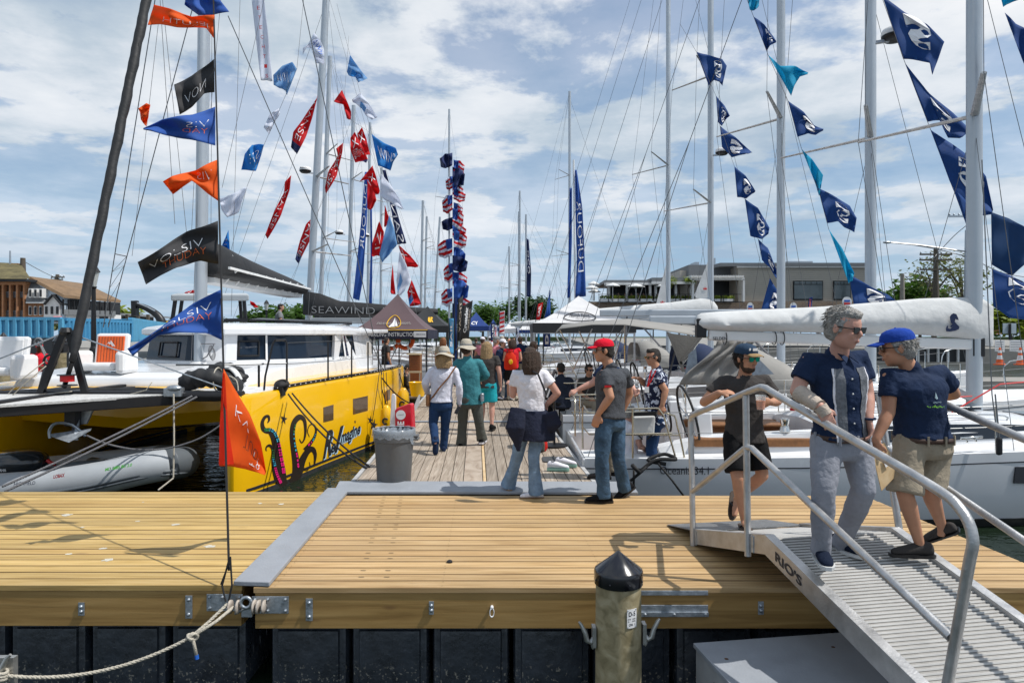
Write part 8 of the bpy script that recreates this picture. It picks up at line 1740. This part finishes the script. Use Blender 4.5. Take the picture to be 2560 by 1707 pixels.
# ================================================================ right restaurant
def brickm(name, a, b2, mort, sc):
    m = bpy.data.materials.new(name); m.use_nodes = True; N, L = nodes(m.node_tree); b = N('ShaderNodeBsdfPrincipled'); o = N('ShaderNodeOutputMaterial'); tc = N('ShaderNodeTexCoord'); sp = N('ShaderNodeSeparateXYZ'); L(tc.outputs['Object'], sp.inputs[0]); cb2 = N('ShaderNodeCombineXYZ'); L(mth(N, L, 'ADD', sp.outputs[0], sp.outputs[1]), cb2.inputs[0]); L(sp.outputs[2], cb2.inputs[1])
    k = N('ShaderNodeTexBrick'); L(cb2.outputs[0], k.inputs['Vector']); k.inputs['Color1'].default_value = a+(1,); k.inputs['Color2'].default_value = b2+(1,); k.inputs['Mortar'].default_value = mort+(1,); k.inputs['Scale'].default_value = sc; k.inputs['Mortar Size'].default_value = .012; L(k.outputs['Color'], b.inputs['Base Color']); b.inputs['Roughness'].default_value = .85; L(b.outputs[0], o.inputs[0]); return m
m_brk = brickm('tan_brick', (.24, .17, .11), (.16, .11, .08), (.30, .27, .23), 1.6); m_brr = brickm('orange_brick', (.42, .19, .08), (.34, .14, .06), (.4, .3, .22), 2.2)
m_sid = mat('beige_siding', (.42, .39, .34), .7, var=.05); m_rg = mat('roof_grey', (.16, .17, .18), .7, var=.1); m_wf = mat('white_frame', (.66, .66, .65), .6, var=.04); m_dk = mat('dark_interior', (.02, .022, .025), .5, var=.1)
RY = 68
def rp(px, py, d=0): return P(px, py, RY+d)
rs = thing('restaurant', 'long beige restaurant building on brick base behind the right boats', 'building', rp(1900, 838))
def pbox(b, x0, x1, ya, yb, d0, d1): b.prism([rp(x0, ya, d0), rp(x1, ya, d0), rp(x1, yb, d0), rp(x0, yb, d0)], (0, d1-d0, 0))
def part(nm, m, boxes, par=rs, **k):
    b = MB()
    for q in boxes: pbox(b, *q)
    return b.build(nm, m, par, **k)
part('brick_base', m_brk, [(1450, 2182, 754, 774, 0, 14)]); part('lower_wall', mat('navy_wall', (.03, .04, .06), .6, var=.2), [(1450, 2182, 774, 822, 2, 14)]); part('base_trim', m_tbl, [(1450, 2182, 773, 776, -.2, 0)])
mw = part('wall', m_sid, [(1846, 2182, 664, 755, .6, 14)]); part('wall', m_sid, [(1700, 1846, 676, 755, 4, 14)]); part('roof', m_rg, [(1722, 1860, 662, 690, 3, 14), (1800, 2186, 657, 665, .2, 14)]); part('cornice', m_wf, [(1843, 2185, 665, 669, .3, .6)])
part('roof_vents', m_galv, [(1738, 1748, 655, 663, 6, 8), (1792, 1818, 659, 664, 5, 8), (1785, 1789, 645, 664, 6, 7), (1968, 2032, 653, 658, 3, 7)])
for k, (x0, x1) in enumerate(((1986, 2056), (2086, 2126))):
    fr_ = part('window', m_dk, [(x0-2, x1+2, 702, 750, .45, .62)]); part('pane', mat('window_reflect', (.05, .07, .08), .1, var=.4, vs=1, spec=1), [(x0, x1, 712, 747, .35, .45)], fr_); part('pane', bpy.data.materials['window_reflect'], [(x0+i*(x1-x0)/5+.6, x0+(i+1)*(x1-x0)/5-.6, 704, 710, .35, .45) for i in range(5)], fr_)
b = MB()
for k in range(17): pbox(b, 1847, 2181, 671+5*k, 671.6+5*k, .56, .62)
o = b.build('siding_lines', mat('siding_shadow', (.3, .28, .24), .8), mw)
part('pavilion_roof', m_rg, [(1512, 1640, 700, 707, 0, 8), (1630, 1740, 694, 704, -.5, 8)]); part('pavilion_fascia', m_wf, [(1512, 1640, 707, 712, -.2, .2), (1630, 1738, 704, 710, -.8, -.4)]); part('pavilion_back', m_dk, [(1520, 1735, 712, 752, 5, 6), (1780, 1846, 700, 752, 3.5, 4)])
for x in (1523, 1568, 1626, 1640, 1690, 1728): part('column', m_wf, [(x-2.5, x+2.5, 708, 754, 0, .4)])
b = MB(); 
for k in range(22): pbox(b, 1728+6.2*k, 1730+6.2*k, 688, 694, -1.5, 3)
pbox(b, 1726, 1862, 694, 700, -1, -.7); pbox(b, 1726, 1862, 690, 693, 2, 2.3); b.build('pergola', m_wf, rs)
for x in (1733, 1860): part('pergola_post', m_wf, [(x-2.5, x+2.5, 698, 754, -1, -.6)])
part('terrace_rail', m_blk, [(1495, 1860, 735, 736.2, -.5, -.4), (1495, 1860, 754, 756, -.5, -.3)]+[(x, x+1.2, 735, 755, -.5, -.4) for x in range(1497, 1860, 24)])
part('planter', m_white, [(x, x+29, 747, 753, -.3, .2) for x in range(1500, 1840, 34)])
b = MB(); R = random.Random(4)
for k in range(1700):
    x = 1500+34*R.randrange(10)+R.uniform(0, 29); p = rp(x, 747-R.uniform(0, 7), R.uniform(-.3, .2)); s = .12; u = V((R.uniform(-1, 1), R.uniform(-1, 1), R.uniform(-1, 1))).normalized()*s; v = V((R.uniform(-1, 1), R.uniform(-1, 1), R.uniform(0, 1))).normalized()*s; o_ = len(b.v); b.add([p-u, p+v, p+u], [(0, 1, 2)])
o = b.build('terrace_planting', LFS[1], rs, recalc=False); o['kind'] = 'stuff'
def umbrella(label, px, py, rx, d=0):
    c = rp(px, py, d); r = rx/FPX*RY; t = thing('parasol', label, 'parasol', c, 'white parasols on the terrace'); b = MB(); n = 8
    b.lathe([(r, -.35), (r*.99, -.28), (r*.5, -.1), (.03, 0.02)], c, n); b.build('canopy', m_whitec, t); b = MB(); b.cyl(c, rp(px, 752, d), .04, 6); b.build('pole', m_alu, t)
for k, (x, y, r_, d) in enumerate(((1484, 703, 15, 2), (1480, 713, 17, 0), (1486, 722, 16, 1), (1532, 707, 18, -.5), (1590, 709, 22, -.5), (1655, 708, 16, -.5))): umbrella(('highest parasol of the stack at the left terrace end', 'middle parasol of the stack at the left terrace end', 'lowest parasol of the stack at the left terrace end', 'white parasol before the left pavilion column', 'widest white parasol in the middle of the terrace', 'white parasol right beside the lime tree')[k], x, y, r_, d)
tree('lime green potted tree left of the fifth mast', px2x(1668, RY), RY-.6, 5.4, 2.4, .8, LFS[1], 420, 1.1, 71, leaf=.10, group='terrace trees'); tree('lime green potted tree right of the fifth mast', px2x(1718, RY), RY-.6, 5.6, 2.2, .75, LFS[1], 420, 1.1, 72, leaf=.10, group='terrace trees')
for k in range(9):
    px = 1530+k*16+rnd.uniform(-4, 4); c = rp(px, 741, 1); t = thing('person', 'restaurant guest behind the terrace planters, %s from the left' % ORD[k], 'person', c, 'guests on the restaurant terrace'); b = MB(); b.lathe([(.2, -.5), (.24, -.1), (.2, .02), (.08, .08)], c, 10, sy=.6); b.build('shirt', rnd.choice(C_), t, smooth=True); b = MB(); b.ell(c+V((0, 0, .2)), (.09, .1, .12)); b.build('head', SK_L, t, smooth=True)
# ================================================================ poles, lamp, wires, signs right
def upole(label, px, y0, y1, Y, r, arms, m=m_bark):
    t = thing('utility_pole', label, 'utility pole', P(px, y1, Y)); b = MB(); b.tube([P(px, y1, Y), P(px, y0, Y)], [r*1.2, r*.85], 10); b.build('pole', m, t, smooth=60)
    for (ya, x0, x1) in arms:
        b = MB(); b.bar(P(x0, ya, Y-.15), P(x1, ya, Y-.15), .12, .14); a = b.build('crossarm', m, t); b = MB()
        for x in (x0+2, (x0*2+x1)/3, (x0+2*x1)/3, x1-2): b.lathe([(.05, 0), (.08, .1), (.03, .2)], P(x, ya-2, Y-.15), 6)
        b.build('insulators', m_galv, a)
    return t
upole('dark wooden utility pole with three crossarms', 2340, 620, 775, 60, .22, ((636, 2300, 2380), (650, 2299, 2380), (674, 2300, 2378))); upole('thick gray utility pole beside the nearest mast', 2421, 575, 780, 55, .28, ((541, 2372, 2410),), m_galv); upole('small wooden pole left of the crossarm pole', 2256, 684, 775, 66, .2, (), mat('grey_wood', (.25, .23, .2), .9))
t = thing('street_lamp', 'long armed street lamp reaching left from the thick pole', 'street lamp', P(2430, 640, 55)); b = MB(); b.tube([P(2438, 632, 55), P(2300, 613, 55), P(2225, 606, 55)], .06, 6); b.tube([P(2438, 647, 55), P(2340, 622, 55), P(2270, 610, 55)], .04, 6); b.build('arm', m_alu, t); b = MB(); b.ell(P(2218, 606, 55), (.35, .15, .1)); b.build('lamp_head', m_galv, t, smooth=True)
for k, pts in enumerate(([(2262, 690), (2290, 700), (2342, 636)], [(2342, 636), (2385, 590), (2421, 560)], [(2421, 640), (2500, 680), (2580, 695)], [(2300, 674), (2280, 690), (2258, 690)])): rope('power_line', ('power line sagging from the small pole', 'power line rising to the thick gray pole', 'power line running off to the right edge', 'lower power line left of the crossarm pole')[k], smoothpath([P(x, y, 57) for x, y in pts], 5), .03, m_wire, strands=False)
t = thing('brick_house', 'red brick house with gray roof at the right edge', 'house', P(2510, 800, 90)); b = MB(); b.prism([P(2486, 792, 90), P(2530, 792, 90), P(2530, 835, 90), P(2486, 835, 90)], (0, 6, 0)); b.build('wall', m_brr, t); b = MB(); b.prism([P(2482, 785, 89.7), P(2535, 785, 89.7), P(2535, 779, 91), P(2482, 779, 91)], (0, 6, 0)); b.build('roof', m_rg, t)
for x in (2492, 2512): b = MB(); b.prism([P(x, 791, 89.9), P(x+8, 791, 89.9), P(x+8, 804, 89.9), P(x, 804, 89.9)], (0, .08, 0)); w_ = b.build('window', m_wf, t); b = MB(); b.prism([P(x+1.5, 792.5, 89.8), P(x+6.5, 792.5, 89.8), P(x+6.5, 802.5, 89.8), P(x+1.5, 802.5, 89.8)], (0, .05, 0)); b.build('pane', m_dk, w_)
t = thing('sign_board', 'blank pale signboard seen from behind near the right edge', 'sign', P(2525, 835, 50)); b = MB(); b.prism([P(2508, 808, 50), P(2541, 808, 50), P(2541, 834, 50), P(2508, 834, 50)], (0, .05, 0)); b.build('panel', mat('sign_back', (.45, .52, .58), .4, var=.1), t); b = MB(); b.cyl(P(2525, 809, 49.9), P(2525, 850, 49.9), .09, 8); b.build('post', m_blk, t)
for k, (x0, x1) in enumerate(((2489, 2512), (2526, 2560))):
    b = MB(); b.prism([P(x0, 850, 26), P(x1, 850, 26), P(x1, 880, 26), P(x0, 878, 26)], (0, .04, 0)); o = b.build('notice_banner', m_white); tag(o, ('white notice panel on the far right dock fence, left one', 'white notice panel at the right picture edge')[k], 'sign'); b = MB()
    for j in range(4): b.prism([P(x0+2, 854+6*j, 25.95), P(x1-3, 854+6*j, 25.95), P(x1-3, 856+6*j, 25.95), P(x0+2, 856+6*j, 25.95)], (0, .01, 0))
    b.build('print_lines', mat('grey_print', (.35, .37, .4), .6, var=0), o)
for k, px in enumerate((2500, 2551)):
    c = P(px, 912, 24); t = thing('traffic_cone', ('orange traffic cone on the far right dock', 'orange traffic cone at the right picture edge')[k], 'traffic cone', c); b = MB(); b.lathe([(.2, 0), (.2, .03), (.13, .04), (.03, .6), (.02, .61)], c, 16); cn = b.build('cone', m_orange, t, smooth=30); b = MB(); b.lathe([(.105, .2), (.078, .34)], c, 16); b.lathe([(.065, .42), (.045, .52)], c, 16); b.build('white_band', m_white, cn)
b = MB(); b.prism([(10, 24.5, -.1), (30, 24.5, -.1), (30, 27, -.1), (10, 27, -.1)], (0, 0, .25)); tag(b.build('far_dock', m_quay), 'gray concrete dock with cones and notices behind the right boats', 'dock')
t = thing('boat_shed', 'low building with white framed glazing behind the nearest boom', 'building', P(2350, 900, 30)); b = MB(); b.prism([P(2240, 856, 34), P(2450, 856, 34), P(2450, 905, 34), P(2240, 905, 34)], (0, 3, 0)); b.build('glazing', m_dk, t)
for k in range(9): x = 2244+25*k; b = MB(); b.prism([P(x, 856, 33.9), P(x+5, 856, 33.9), P(x+5, 905, 33.9), P(x, 905, 33.9)], (0, .1, 0)); b.build('column', m_wf, t)
b = MB(); b.prism([P(2236, 846, 33.5), P(2455, 846, 33.5), P(2455, 856, 33.5), P(2236, 856, 33.5)], (0, 4, 0)); b.build('roof', m_rg, t)
# ================================================================ left shore
def corr(name, label, a, c, z0, z1, m, pitch=.28, dep=.09):
    a, c = V(a), V(c); d = (c-a); Lc = d.length; d.normalize(); nrm = V((d.y, -d.x, 0)); b = MB(); k = int(Lc/pitch); top = []; bot = []
    for i in range(k):
        for f, o_ in ((0, 0), (.35, 0), (.5, dep), (.85, dep)): p = a+d*((i+f)*pitch)+nrm*o_; top.append(V((p.x, p.y, z1))); bot.append(V((p.x, p.y, z0)))
    n = len(top); b.add(bot+top, [(i, i+1, n+i+1, n+i) for i in range(n-1)]); o = thing(name, label, 'container', (a+c)/2); b.build('corrugated_side', m, o, solid=.01)
    b = MB(); b.bar(V((a.x, a.y, z1)), V((c.x, c.y, z1)), .16, .12); b.bar(V((a.x, a.y, z0)), V((c.x, c.y, z0)), .16, .12); b.bar(V((c.x, c.y, z0)), V((c.x, c.y, z1)), .14, .14); b.build('frame_rail', m, o)
    b = MB(); q = -nrm; b.prism([V((a.x, a.y, z1-.04))+q*.12, V((c.x, c.y, z1-.04))+q*.12, V((c.x, c.y, z1-.04))+q*2.4, V((a.x, a.y, z1-.04))+q*2.4], (0, 0, .03)); b.build('top_panel', m, o)
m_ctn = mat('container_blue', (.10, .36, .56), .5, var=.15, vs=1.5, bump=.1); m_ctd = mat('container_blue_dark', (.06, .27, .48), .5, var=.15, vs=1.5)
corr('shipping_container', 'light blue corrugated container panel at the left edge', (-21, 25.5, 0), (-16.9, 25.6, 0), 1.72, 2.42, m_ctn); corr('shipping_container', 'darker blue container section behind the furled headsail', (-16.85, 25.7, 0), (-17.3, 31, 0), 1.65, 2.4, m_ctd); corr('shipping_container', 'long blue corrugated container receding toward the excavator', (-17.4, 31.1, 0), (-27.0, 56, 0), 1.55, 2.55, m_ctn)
b = MB(); b.box((-27, 24.9, .45), (22, .3, 2.5)); tag(b.build('quay_wall', mat('black_sheet_pile', (.035, .04, .045), .6, var=.3, vs=2, bump=.3, bs=4)), 'dark quay wall under the light blue container', 'wall')
b = MB(); b.prism([(-30, 17.3, -.35), (-11.5, 17.6, -.35), (-11.8, 19.3, -.35), (-30, 19, -.35)], (0, 0, .2)); tag(b.build('side_pier', mat('pale_decking', (.34, .29, .23), .8, var=.2, vs=3)), 'narrow pale dock where the man in red stands', 'dock')
for k, (px, Y) in enumerate(((8, 20.5), (150, 20.8), (158, 17))):
    if k < 2:
        t = thing('piling', ('short piling with black cone cap at the left edge', 'short piling with black cone cap beside the furled sail')[k], 'piling', P(px, 950, Y)); b = MB(); b.cyl(P(px, 1040, Y), P(px, 866, Y), .17, 14); b.build('post', m_pile, t, smooth=50); b = MB(); b.lathe([(.19, -.1), (.2, .12), (.01, .38)], P(px, 862, Y), 18); b.build('cap', bpy.data.materials['cap_plastic'], t, smooth=30)
t = thing('dock_gate', 'thin aluminium gate frame beside the man in red', 'gate', P(40, 1010, 17.5))
for a_, c_ in (((22, 850), (44, 852)), ((44, 852), (52, 1012))): b = MB(); b.bar(P(*a_, 17.4), P(*c_, 17.4), .05, .05); b.build('rail', m_alu, t)
def lamp(label, px, y0, y1, Y, s):
    t = thing('street_lamp', label, 'street lamp', P(px, y1, Y)); b = MB(); b.tube([P(px, y1, Y), P(px, y0+30*s, Y)], [.09, .06], 8); b.lathe([(.12, 0), (.14, .1), (.08, .25)], P(px, y1-20, Y), 10); b.build('pole', m_blk, t, smooth=50); c = P(px, y0+26*s, Y); b = MB(); b.lathe([(.08, 0), (.17, .42), (.19, .46)], c, 6); b.build('lantern', mat('lantern_glass', (.5, .52, .5), .2, var=.1, alpha=.85), t); b = MB(); b.lathe([(.2, .46), (.12, .6), (.03, .72)], c, 8); b.lathe([(.05, -.1), (.1, 0)], c, 8); b.build('lantern_cap', m_blk, t)
lamp('black lamp post with lantern beside the furled headsail', 234, 688, 905, 21.5, 1.1); lamp('small black lamp post above the catamaran roof', 666, 760, 850, 48, .6)
BY = 62
def q3_(b, x0, x1, ya, yb, d0=0, d1=6): b.prism([P(x0, ya, BY+d0), P(x1, ya, BY+d0), P(x1, yb, BY+d0), P(x0, yb, BY+d0)], (0, d1-d0, 0))
def bpart(nm, m, par, boxes, **k):
    b = MB()
    for q in boxes: q3_(b, *q)
    return b.build(nm, m, par, **k)
A1_ = thing('brick_building', 'brick building with tall arches and mossy roof at the left edge', 'building', P(20, 830, BY)); m_moss = mat('mossy_roof', (.13, .11, .05), .9, var=.5, vs=1.2, bump=.6, bs=6)
bpart('wall', m_brr, A1_, [(-60, 64, 697, 800, 1.0, 8)]); b = MB(); b.prism([P(-60, 697, BY-1), P(66, 697, BY-.6), P(42, 660, BY+4), P(-60, 655, BY+4)], (0, .5, .1)); b.build('roof', m_moss, A1_); bpart('chimney', m_brr, A1_, [(28, 43, 658, 672, 4, 5)]); bpart('eave', m_dk, A1_, [(-60, 65, 697, 703, -.6, .9)])
for x in (-10, 6, 24, 41.5, 59): bpart('pillar', m_brr, A1_, [(x-2.2, x+2.2, 712, 797, .2, 1.0)])
bpart('arch_spandrel', m_brr, A1_, [(-60, 62, 702, 712, .2, 1.0)])
for x in (8.5, 26.5, 43.5):
    ar = bpart('arched_opening', m_dk, A1_, [(x, x+13, 716, 744, .7, .99), (x, x+13, 752, 797, .7, .99)]); b = MB(); b.prism([P(x+6.5+6.5*cos(pi*k/10), 716-8*sin(pi*k/10), BY+.7) for k in range(11)], (0, .29, 0)); b.build('arch_head', m_dk, ar); bpart('railing', m_galv, ar, [(x, x+13, 729, 730, .5, .6), (x, x+13, 776, 777, .5, .6)]+[(x+2*j, x+2*j+.5, 729, 744, .5, .6) for j in range(7)]+[(x+2*j, x+2*j+.5, 776, 795, .5, .6) for j in range(7)])
B1_ = thing('townhouse', 'gray mansard roofed house with orange brick below', 'house', P(88, 830, BY)); bpart('wall', m_brr, B1_, [(65, 110, 757, 800, .6, 7)]); b = MB(); b.prism([P(59, 700, BY+1), P(105, 712, BY+1), P(111, 757, BY+.2), P(65, 756, BY+.2)], (0, 5, 0)); b.build('roof', m_rg, B1_); bpart('white_trim', m_wf, B1_, [(64, 111, 755, 758, 0, .3)])
for x in (71, 84, 97):
    w_ = bpart('window', m_wf, B1_, [(x, x+7, 721, 744, -.1, 1.2)]); bpart('pane', m_dk, w_, [(x+1.5, x+5.5, 724, 741, -.2, -.1)]); w_ = bpart('window', m_wf, B1_, [(x, x+6, 765, 788, .4, .6)]); bpart('pane', m_soft, w_, [(x+1, x+5, 767, 786, .3, .4)])
C1_ = thing('white_house', 'small white gabled house with three dark windows', 'house', P(130, 830, BY)); b = MB(); b.prism([P(109, 802, BY+.2), P(149, 802, BY+.2), P(149, 757, BY+.2), P(129, 737, BY+.2), P(109, 757, BY+.2)], (0, 5, 0)); b.build('wall', m_wf, C1_); b = MB(); b.prism([P(107, 759, BY-.1), P(129, 735, BY-.1), P(129, 738, BY-.1), P(108, 762, BY-.1)], (0, 5, 0)); b.prism([P(129, 735, BY-.1), P(151, 759, BY-.1), P(150, 762, BY-.1), P(129, 738, BY-.1)], (0, 5, 0)); b.build('roof', m_dk, C1_)
for x in (112, 126, 139.5): b = MB(); q3_(b, x, x+5, 766, 785, .1, .2); b.build('window', m_dk, C1_)
b = MB(); b.prism([P(132, 790, BY-.5), P(150, 790, BY-.5), P(159, 803, BY-1.5), P(138, 803, BY-1.5)], (0, .2, 0)); b.build('awning', mat('striped_awning', (.5, .2, .22), .7, var=.5, vs=6), C1_)
D1_ = thing('market_hall', 'long white hall with brown shingle roof and dark window band', 'building', P(220, 830, BY)); BY2 = BY
m_shin = mat('brown_shingle', (.20, .13, .075), .9, var=.3, vs=1.5, bump=.6, bs=5)
b = MB(); b.prism([P(58, 704, BY+1.2), P(70, 698, BY+1.2), P(159, 743, BY+.4), P(159, 808, BY+.4), P(58, 808, BY+1.2)], (0, 3, 0)); b.build('gable_wall', mat('pale_blue_siding', (.42, .50, .58), .7, var=.1), D1_)
b = MB(); b.prism([P(70, 697, BY+1), P(214, 715, BY+12), P(301, 757, BY+6), P(158, 744, BY)], (0, .1, .25)); b.build('roof', m_shin, D1_)
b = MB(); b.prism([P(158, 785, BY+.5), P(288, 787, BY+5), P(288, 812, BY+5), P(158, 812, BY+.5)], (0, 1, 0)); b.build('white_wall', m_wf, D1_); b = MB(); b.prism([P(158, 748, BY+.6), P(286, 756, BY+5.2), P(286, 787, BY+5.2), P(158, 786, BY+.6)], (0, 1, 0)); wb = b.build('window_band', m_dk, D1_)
b = MB()
for k in range(10): x = 158+13*k; d = .3+.45*k; b.bar(P(x, 748+.7*k, BY+d), P(x, 785, BY+d), .12, .12)
b.build('mullions', m_blk, wb); b = MB(); b.bar(P(158, 780, BY+.3), P(288, 784, BY+4.9), .1, .5); b.build('rail_band', m_rg, D1_)
for k in range(5): c = P(169+22*k, 812, BY+.9*k+.1); b = MB(); b.prism([c+V((.3*cos(pi*j/8), 0, .42*sin(pi*j/8)+.1)) for j in range(9)], (0, .1, 0)); b.build('arch_window', m_dk, D1_)
b = MB(); q3_(b, 248, 269, 791, 801, 3.0, 3.1); b.build('sign_panel', m_ink, D1_)
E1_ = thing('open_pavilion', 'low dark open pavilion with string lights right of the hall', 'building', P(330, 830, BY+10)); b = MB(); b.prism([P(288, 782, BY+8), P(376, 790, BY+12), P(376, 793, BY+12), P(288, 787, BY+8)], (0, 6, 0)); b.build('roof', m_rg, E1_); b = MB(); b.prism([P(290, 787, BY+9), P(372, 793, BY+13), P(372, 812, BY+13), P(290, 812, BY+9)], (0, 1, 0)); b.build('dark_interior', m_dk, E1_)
for x in (292, 318, 345, 370): b = MB(); b.bar(P(x, 786, BY+8), P(x, 812, BY+8), .25, .25); b.build('post', m_bark, E1_)
X1 = thing('excavator', 'black boomed excavator with yellow cab behind the blue container', 'excavator', P(400, 800, 52)); b = MB(); b.bar(P(337, 752, 52), P(338, 790, 52), .5, .35, (1, 0, 0)); b.prism([P(333, 757, 52), P(339, 751, 52), P(344, 760, 52), P(340, 783, 52), P(334, 783, 52)], (0, .3, 0)); b.build('stick', m_blk, X1)
b = MB(); b.tube(smoothpath([P(340, 762, 52), P(365, 770, 52), P(390, 785, 52), P(402, 800, 52), P(405, 812, 52)], 4), [.18+.012*i for i in range(17)], 8); b.build('boom', m_blk, X1, smooth=50); b = MB(); b.tube([P(343, 757, 51.8), P(370, 768, 51.8), P(388, 778, 51.8)], .06, 6); b.build('hydraulic_ram', m_galv, X1); b = MB(); b.prism([P(392, 803, 52), P(420, 803, 52), P(424, 822, 52), P(388, 822, 52)], (0, 2, 0)); b.build('cab', m_yel, X1, bevel=.05)
upole('wooden utility pole beside the brick building', 57, 645, 720, 66, .25, ()); upole('far utility pole with two crossarms above the brown roof', 143, 686, 720, 80, .22, ((693, 128, 161), (699, 126, 157))); upole('thin mast with two floodlights on the brick building', 25, 627, 665, 66, .08, (), m_galv)
rope('power_line', 'power line between the left utility poles', smoothpath([P(57, 652, 66), P(100, 676, 70), P(135, 693, 79)], 5), .03, m_wire, strands=False)
# wind sock and ensigns
flag('windsock', 'crumpled orange windsock on the left stay', [(366, 258), (376, 262), (373, 275), (371, 292)], [(345, 272), (350, 282), (352, 300), (365, 316)], 12, F_OR, None, .12, 2, seed=9)
flag('ensign', 'small red and white flag behind the catamaran mast', [(487, 726), (475, 726), (462, 731)], [(487, 742), (475, 742), (455, 742)], 21, F_RD, None, .1, 1.5, texts=[('X', .2, .8, .1, .9, tW, .05)], seed=10)
flag('ensign', 'furled striped red and white flag right of the helm roof', [(625, 752), (635, 756), (646, 768)], [(626, 762), (636, 768), (640, 769)], 23, F_RD, None, .1, 1.5, seed=12)
# life rings under the maroon tent
for k, (x, y) in enumerate(((978, 852), (1013, 851))):
    c = P(x, y, 24.6); b = MB(); b.torus(c, .27, .075, Matrix.Rotation(pi/2, 3, 'X'), 28, 8); o = b.build('life_ring', m_orange, smooth=True); tag(o, ('orange and white life ring under the tent, left one', 'orange and white life ring under the tent, right one')[k], 'life ring', 'life rings under the tent'); b = MB()
    for a in range(4): b.torus(c, .27, .08, Matrix.Rotation(pi/2, 3, 'X'), 6, 8, a*pi/2+.3, a*pi/2+.6)
    b.build('white_bands', m_white, o)
b = MB(); b.prism([P(916, 853, 17), P(928, 853, 17), P(929, 888, 17), P(915, 888, 17)], (0, .01, 0)); o = b.build('paper_notice', m_white); tag(o, 'white paper notice clipped to the catamaran lifeline', 'notice')
# white bird droppings and lumber stamps on the docks
b = MB(); R = random.Random(8)
for px, py, r in ((650, 1258, .03), (168, 1287, .05), (440, 1311, .04), (525, 1366, .05), (256, 1371, .03), (270, 1399, .04), (172, 1385, .025), (704, 1260, .03), (344, 1303, .02), (358, 1255, .015), (205, 1318, .02)):
    c = G(px, py); n = 14; c.z = .0025; b.add([c+V((cos(2*pi*k/n)*r*R.uniform(.6, 1.3), sin(2*pi*k/n)*r*R.uniform(.5, 1.2), 0)) for k in range(n)], [tuple(range(n))])
b.build('white_stains', mat('stain_white', (.62, .60, .52), .8, var=.3, vs=60, alpha=.8), dl, recalc=False)
b = MB()
for k in range(20):
    y = 4.877+(k+.5)*.1405
    for dx in (0, .19): 
        for x0 in (-1.1,) if k % 3 or k > 14 else ():
            xx = x0+(y-4.9)*(-.12)+dx; b.add([V((xx-.02, y-.006, .003)), V((xx+.02, y-.006, .003)), V((xx+.02, y+.004, .003)), V((xx-.02, y+.004, .003))], [(0, 1, 2, 3)])
    for x in (-1.7, -.5, .7, 1.9, 3.1):
        for dy in (-.04, .04): p = V((shx(x, y), y+dy, .0032)); b.add([p+V((.004*cos(a*pi/3), .004*sin(a*pi/3), 0)) for a in range(6)], [tuple(range(6))])
o = b.build('stamps_and_nail_heads', mat('stamp_ink', (.16, .11, .06), .8, var=0), dr, recalc=False); o['kind'] = 'stuff'
# ================================================================ one object per loose piece of these parts
def split_islands(o, nm):
    me = o.data; n = len(me.vertices); pa = list(range(n))
    def find(a):
        while pa[a] != a: pa[a] = pa[pa[a]]; a = pa[a]
        return a
    for e in me.edges: pa[find(e.vertices[0])] = find(e.vertices[1])
    gr = {}
    for p in me.polygons: gr.setdefault(find(p.vertices[0]), []).append(p)
    if len(gr) < 2: return
    for ps in gr.values():
        ids = sorted({v for p in ps for v in p.vertices}); mp = {v: i for i, v in enumerate(ids)}
        m2 = bpy.data.meshes.new(nm); m2.from_pydata([me.vertices[v].co for v in ids], [], [[mp[v] for v in p.vertices] for p in ps])
        for m in me.materials: m2.materials.append(m)
        m2.polygons.foreach_set('use_smooth', [p.use_smooth for p in ps])
        c = o.copy(); c.data = m2; c.name = nm; col.objects.link(c)
    bpy.data.objects.remove(o, do_unlink=True)
for o in list(col.objects):
    k = o.name.split('.')[0]
    r = {'bolt_heads': 'bolt', 'bolt_holes': 'bolt_hole', 'washers': 'washer', 'post_bracket': 'post_bracket', 'window_pillar': 'window_pillar', 'boom_fitting': 'boom_fitting', 'clear_panel': 'clear_panel', 'helm_roof_frame': 'roof_post', 'nails': 'nail', 'painted_stars': 'painted_star', 'canopy_side': 'canopy_side', 'cockpit_seat': 'cockpit_seat', 'planter': 'planter', 'white_bands': 'white_band', 'buttons': 'button', 'deck_hinges': 'deck_hinge', 'locker_lid': 'locker_lid', 'frame': None, 'roof_vents': 'roof_vent', 'column': None, 'net_webbing': 'webbing', 'pane': 'pane', 'frame_rail': 'frame_rail', 'cap_patch': 'cap_patch', 'bag_straps': 'bag_strap', 'belt_loops': 'belt_loop'}.get(k)
    if r and o.type == 'MESH' and not (k == 'buttons' and False): split_islands(o, r)
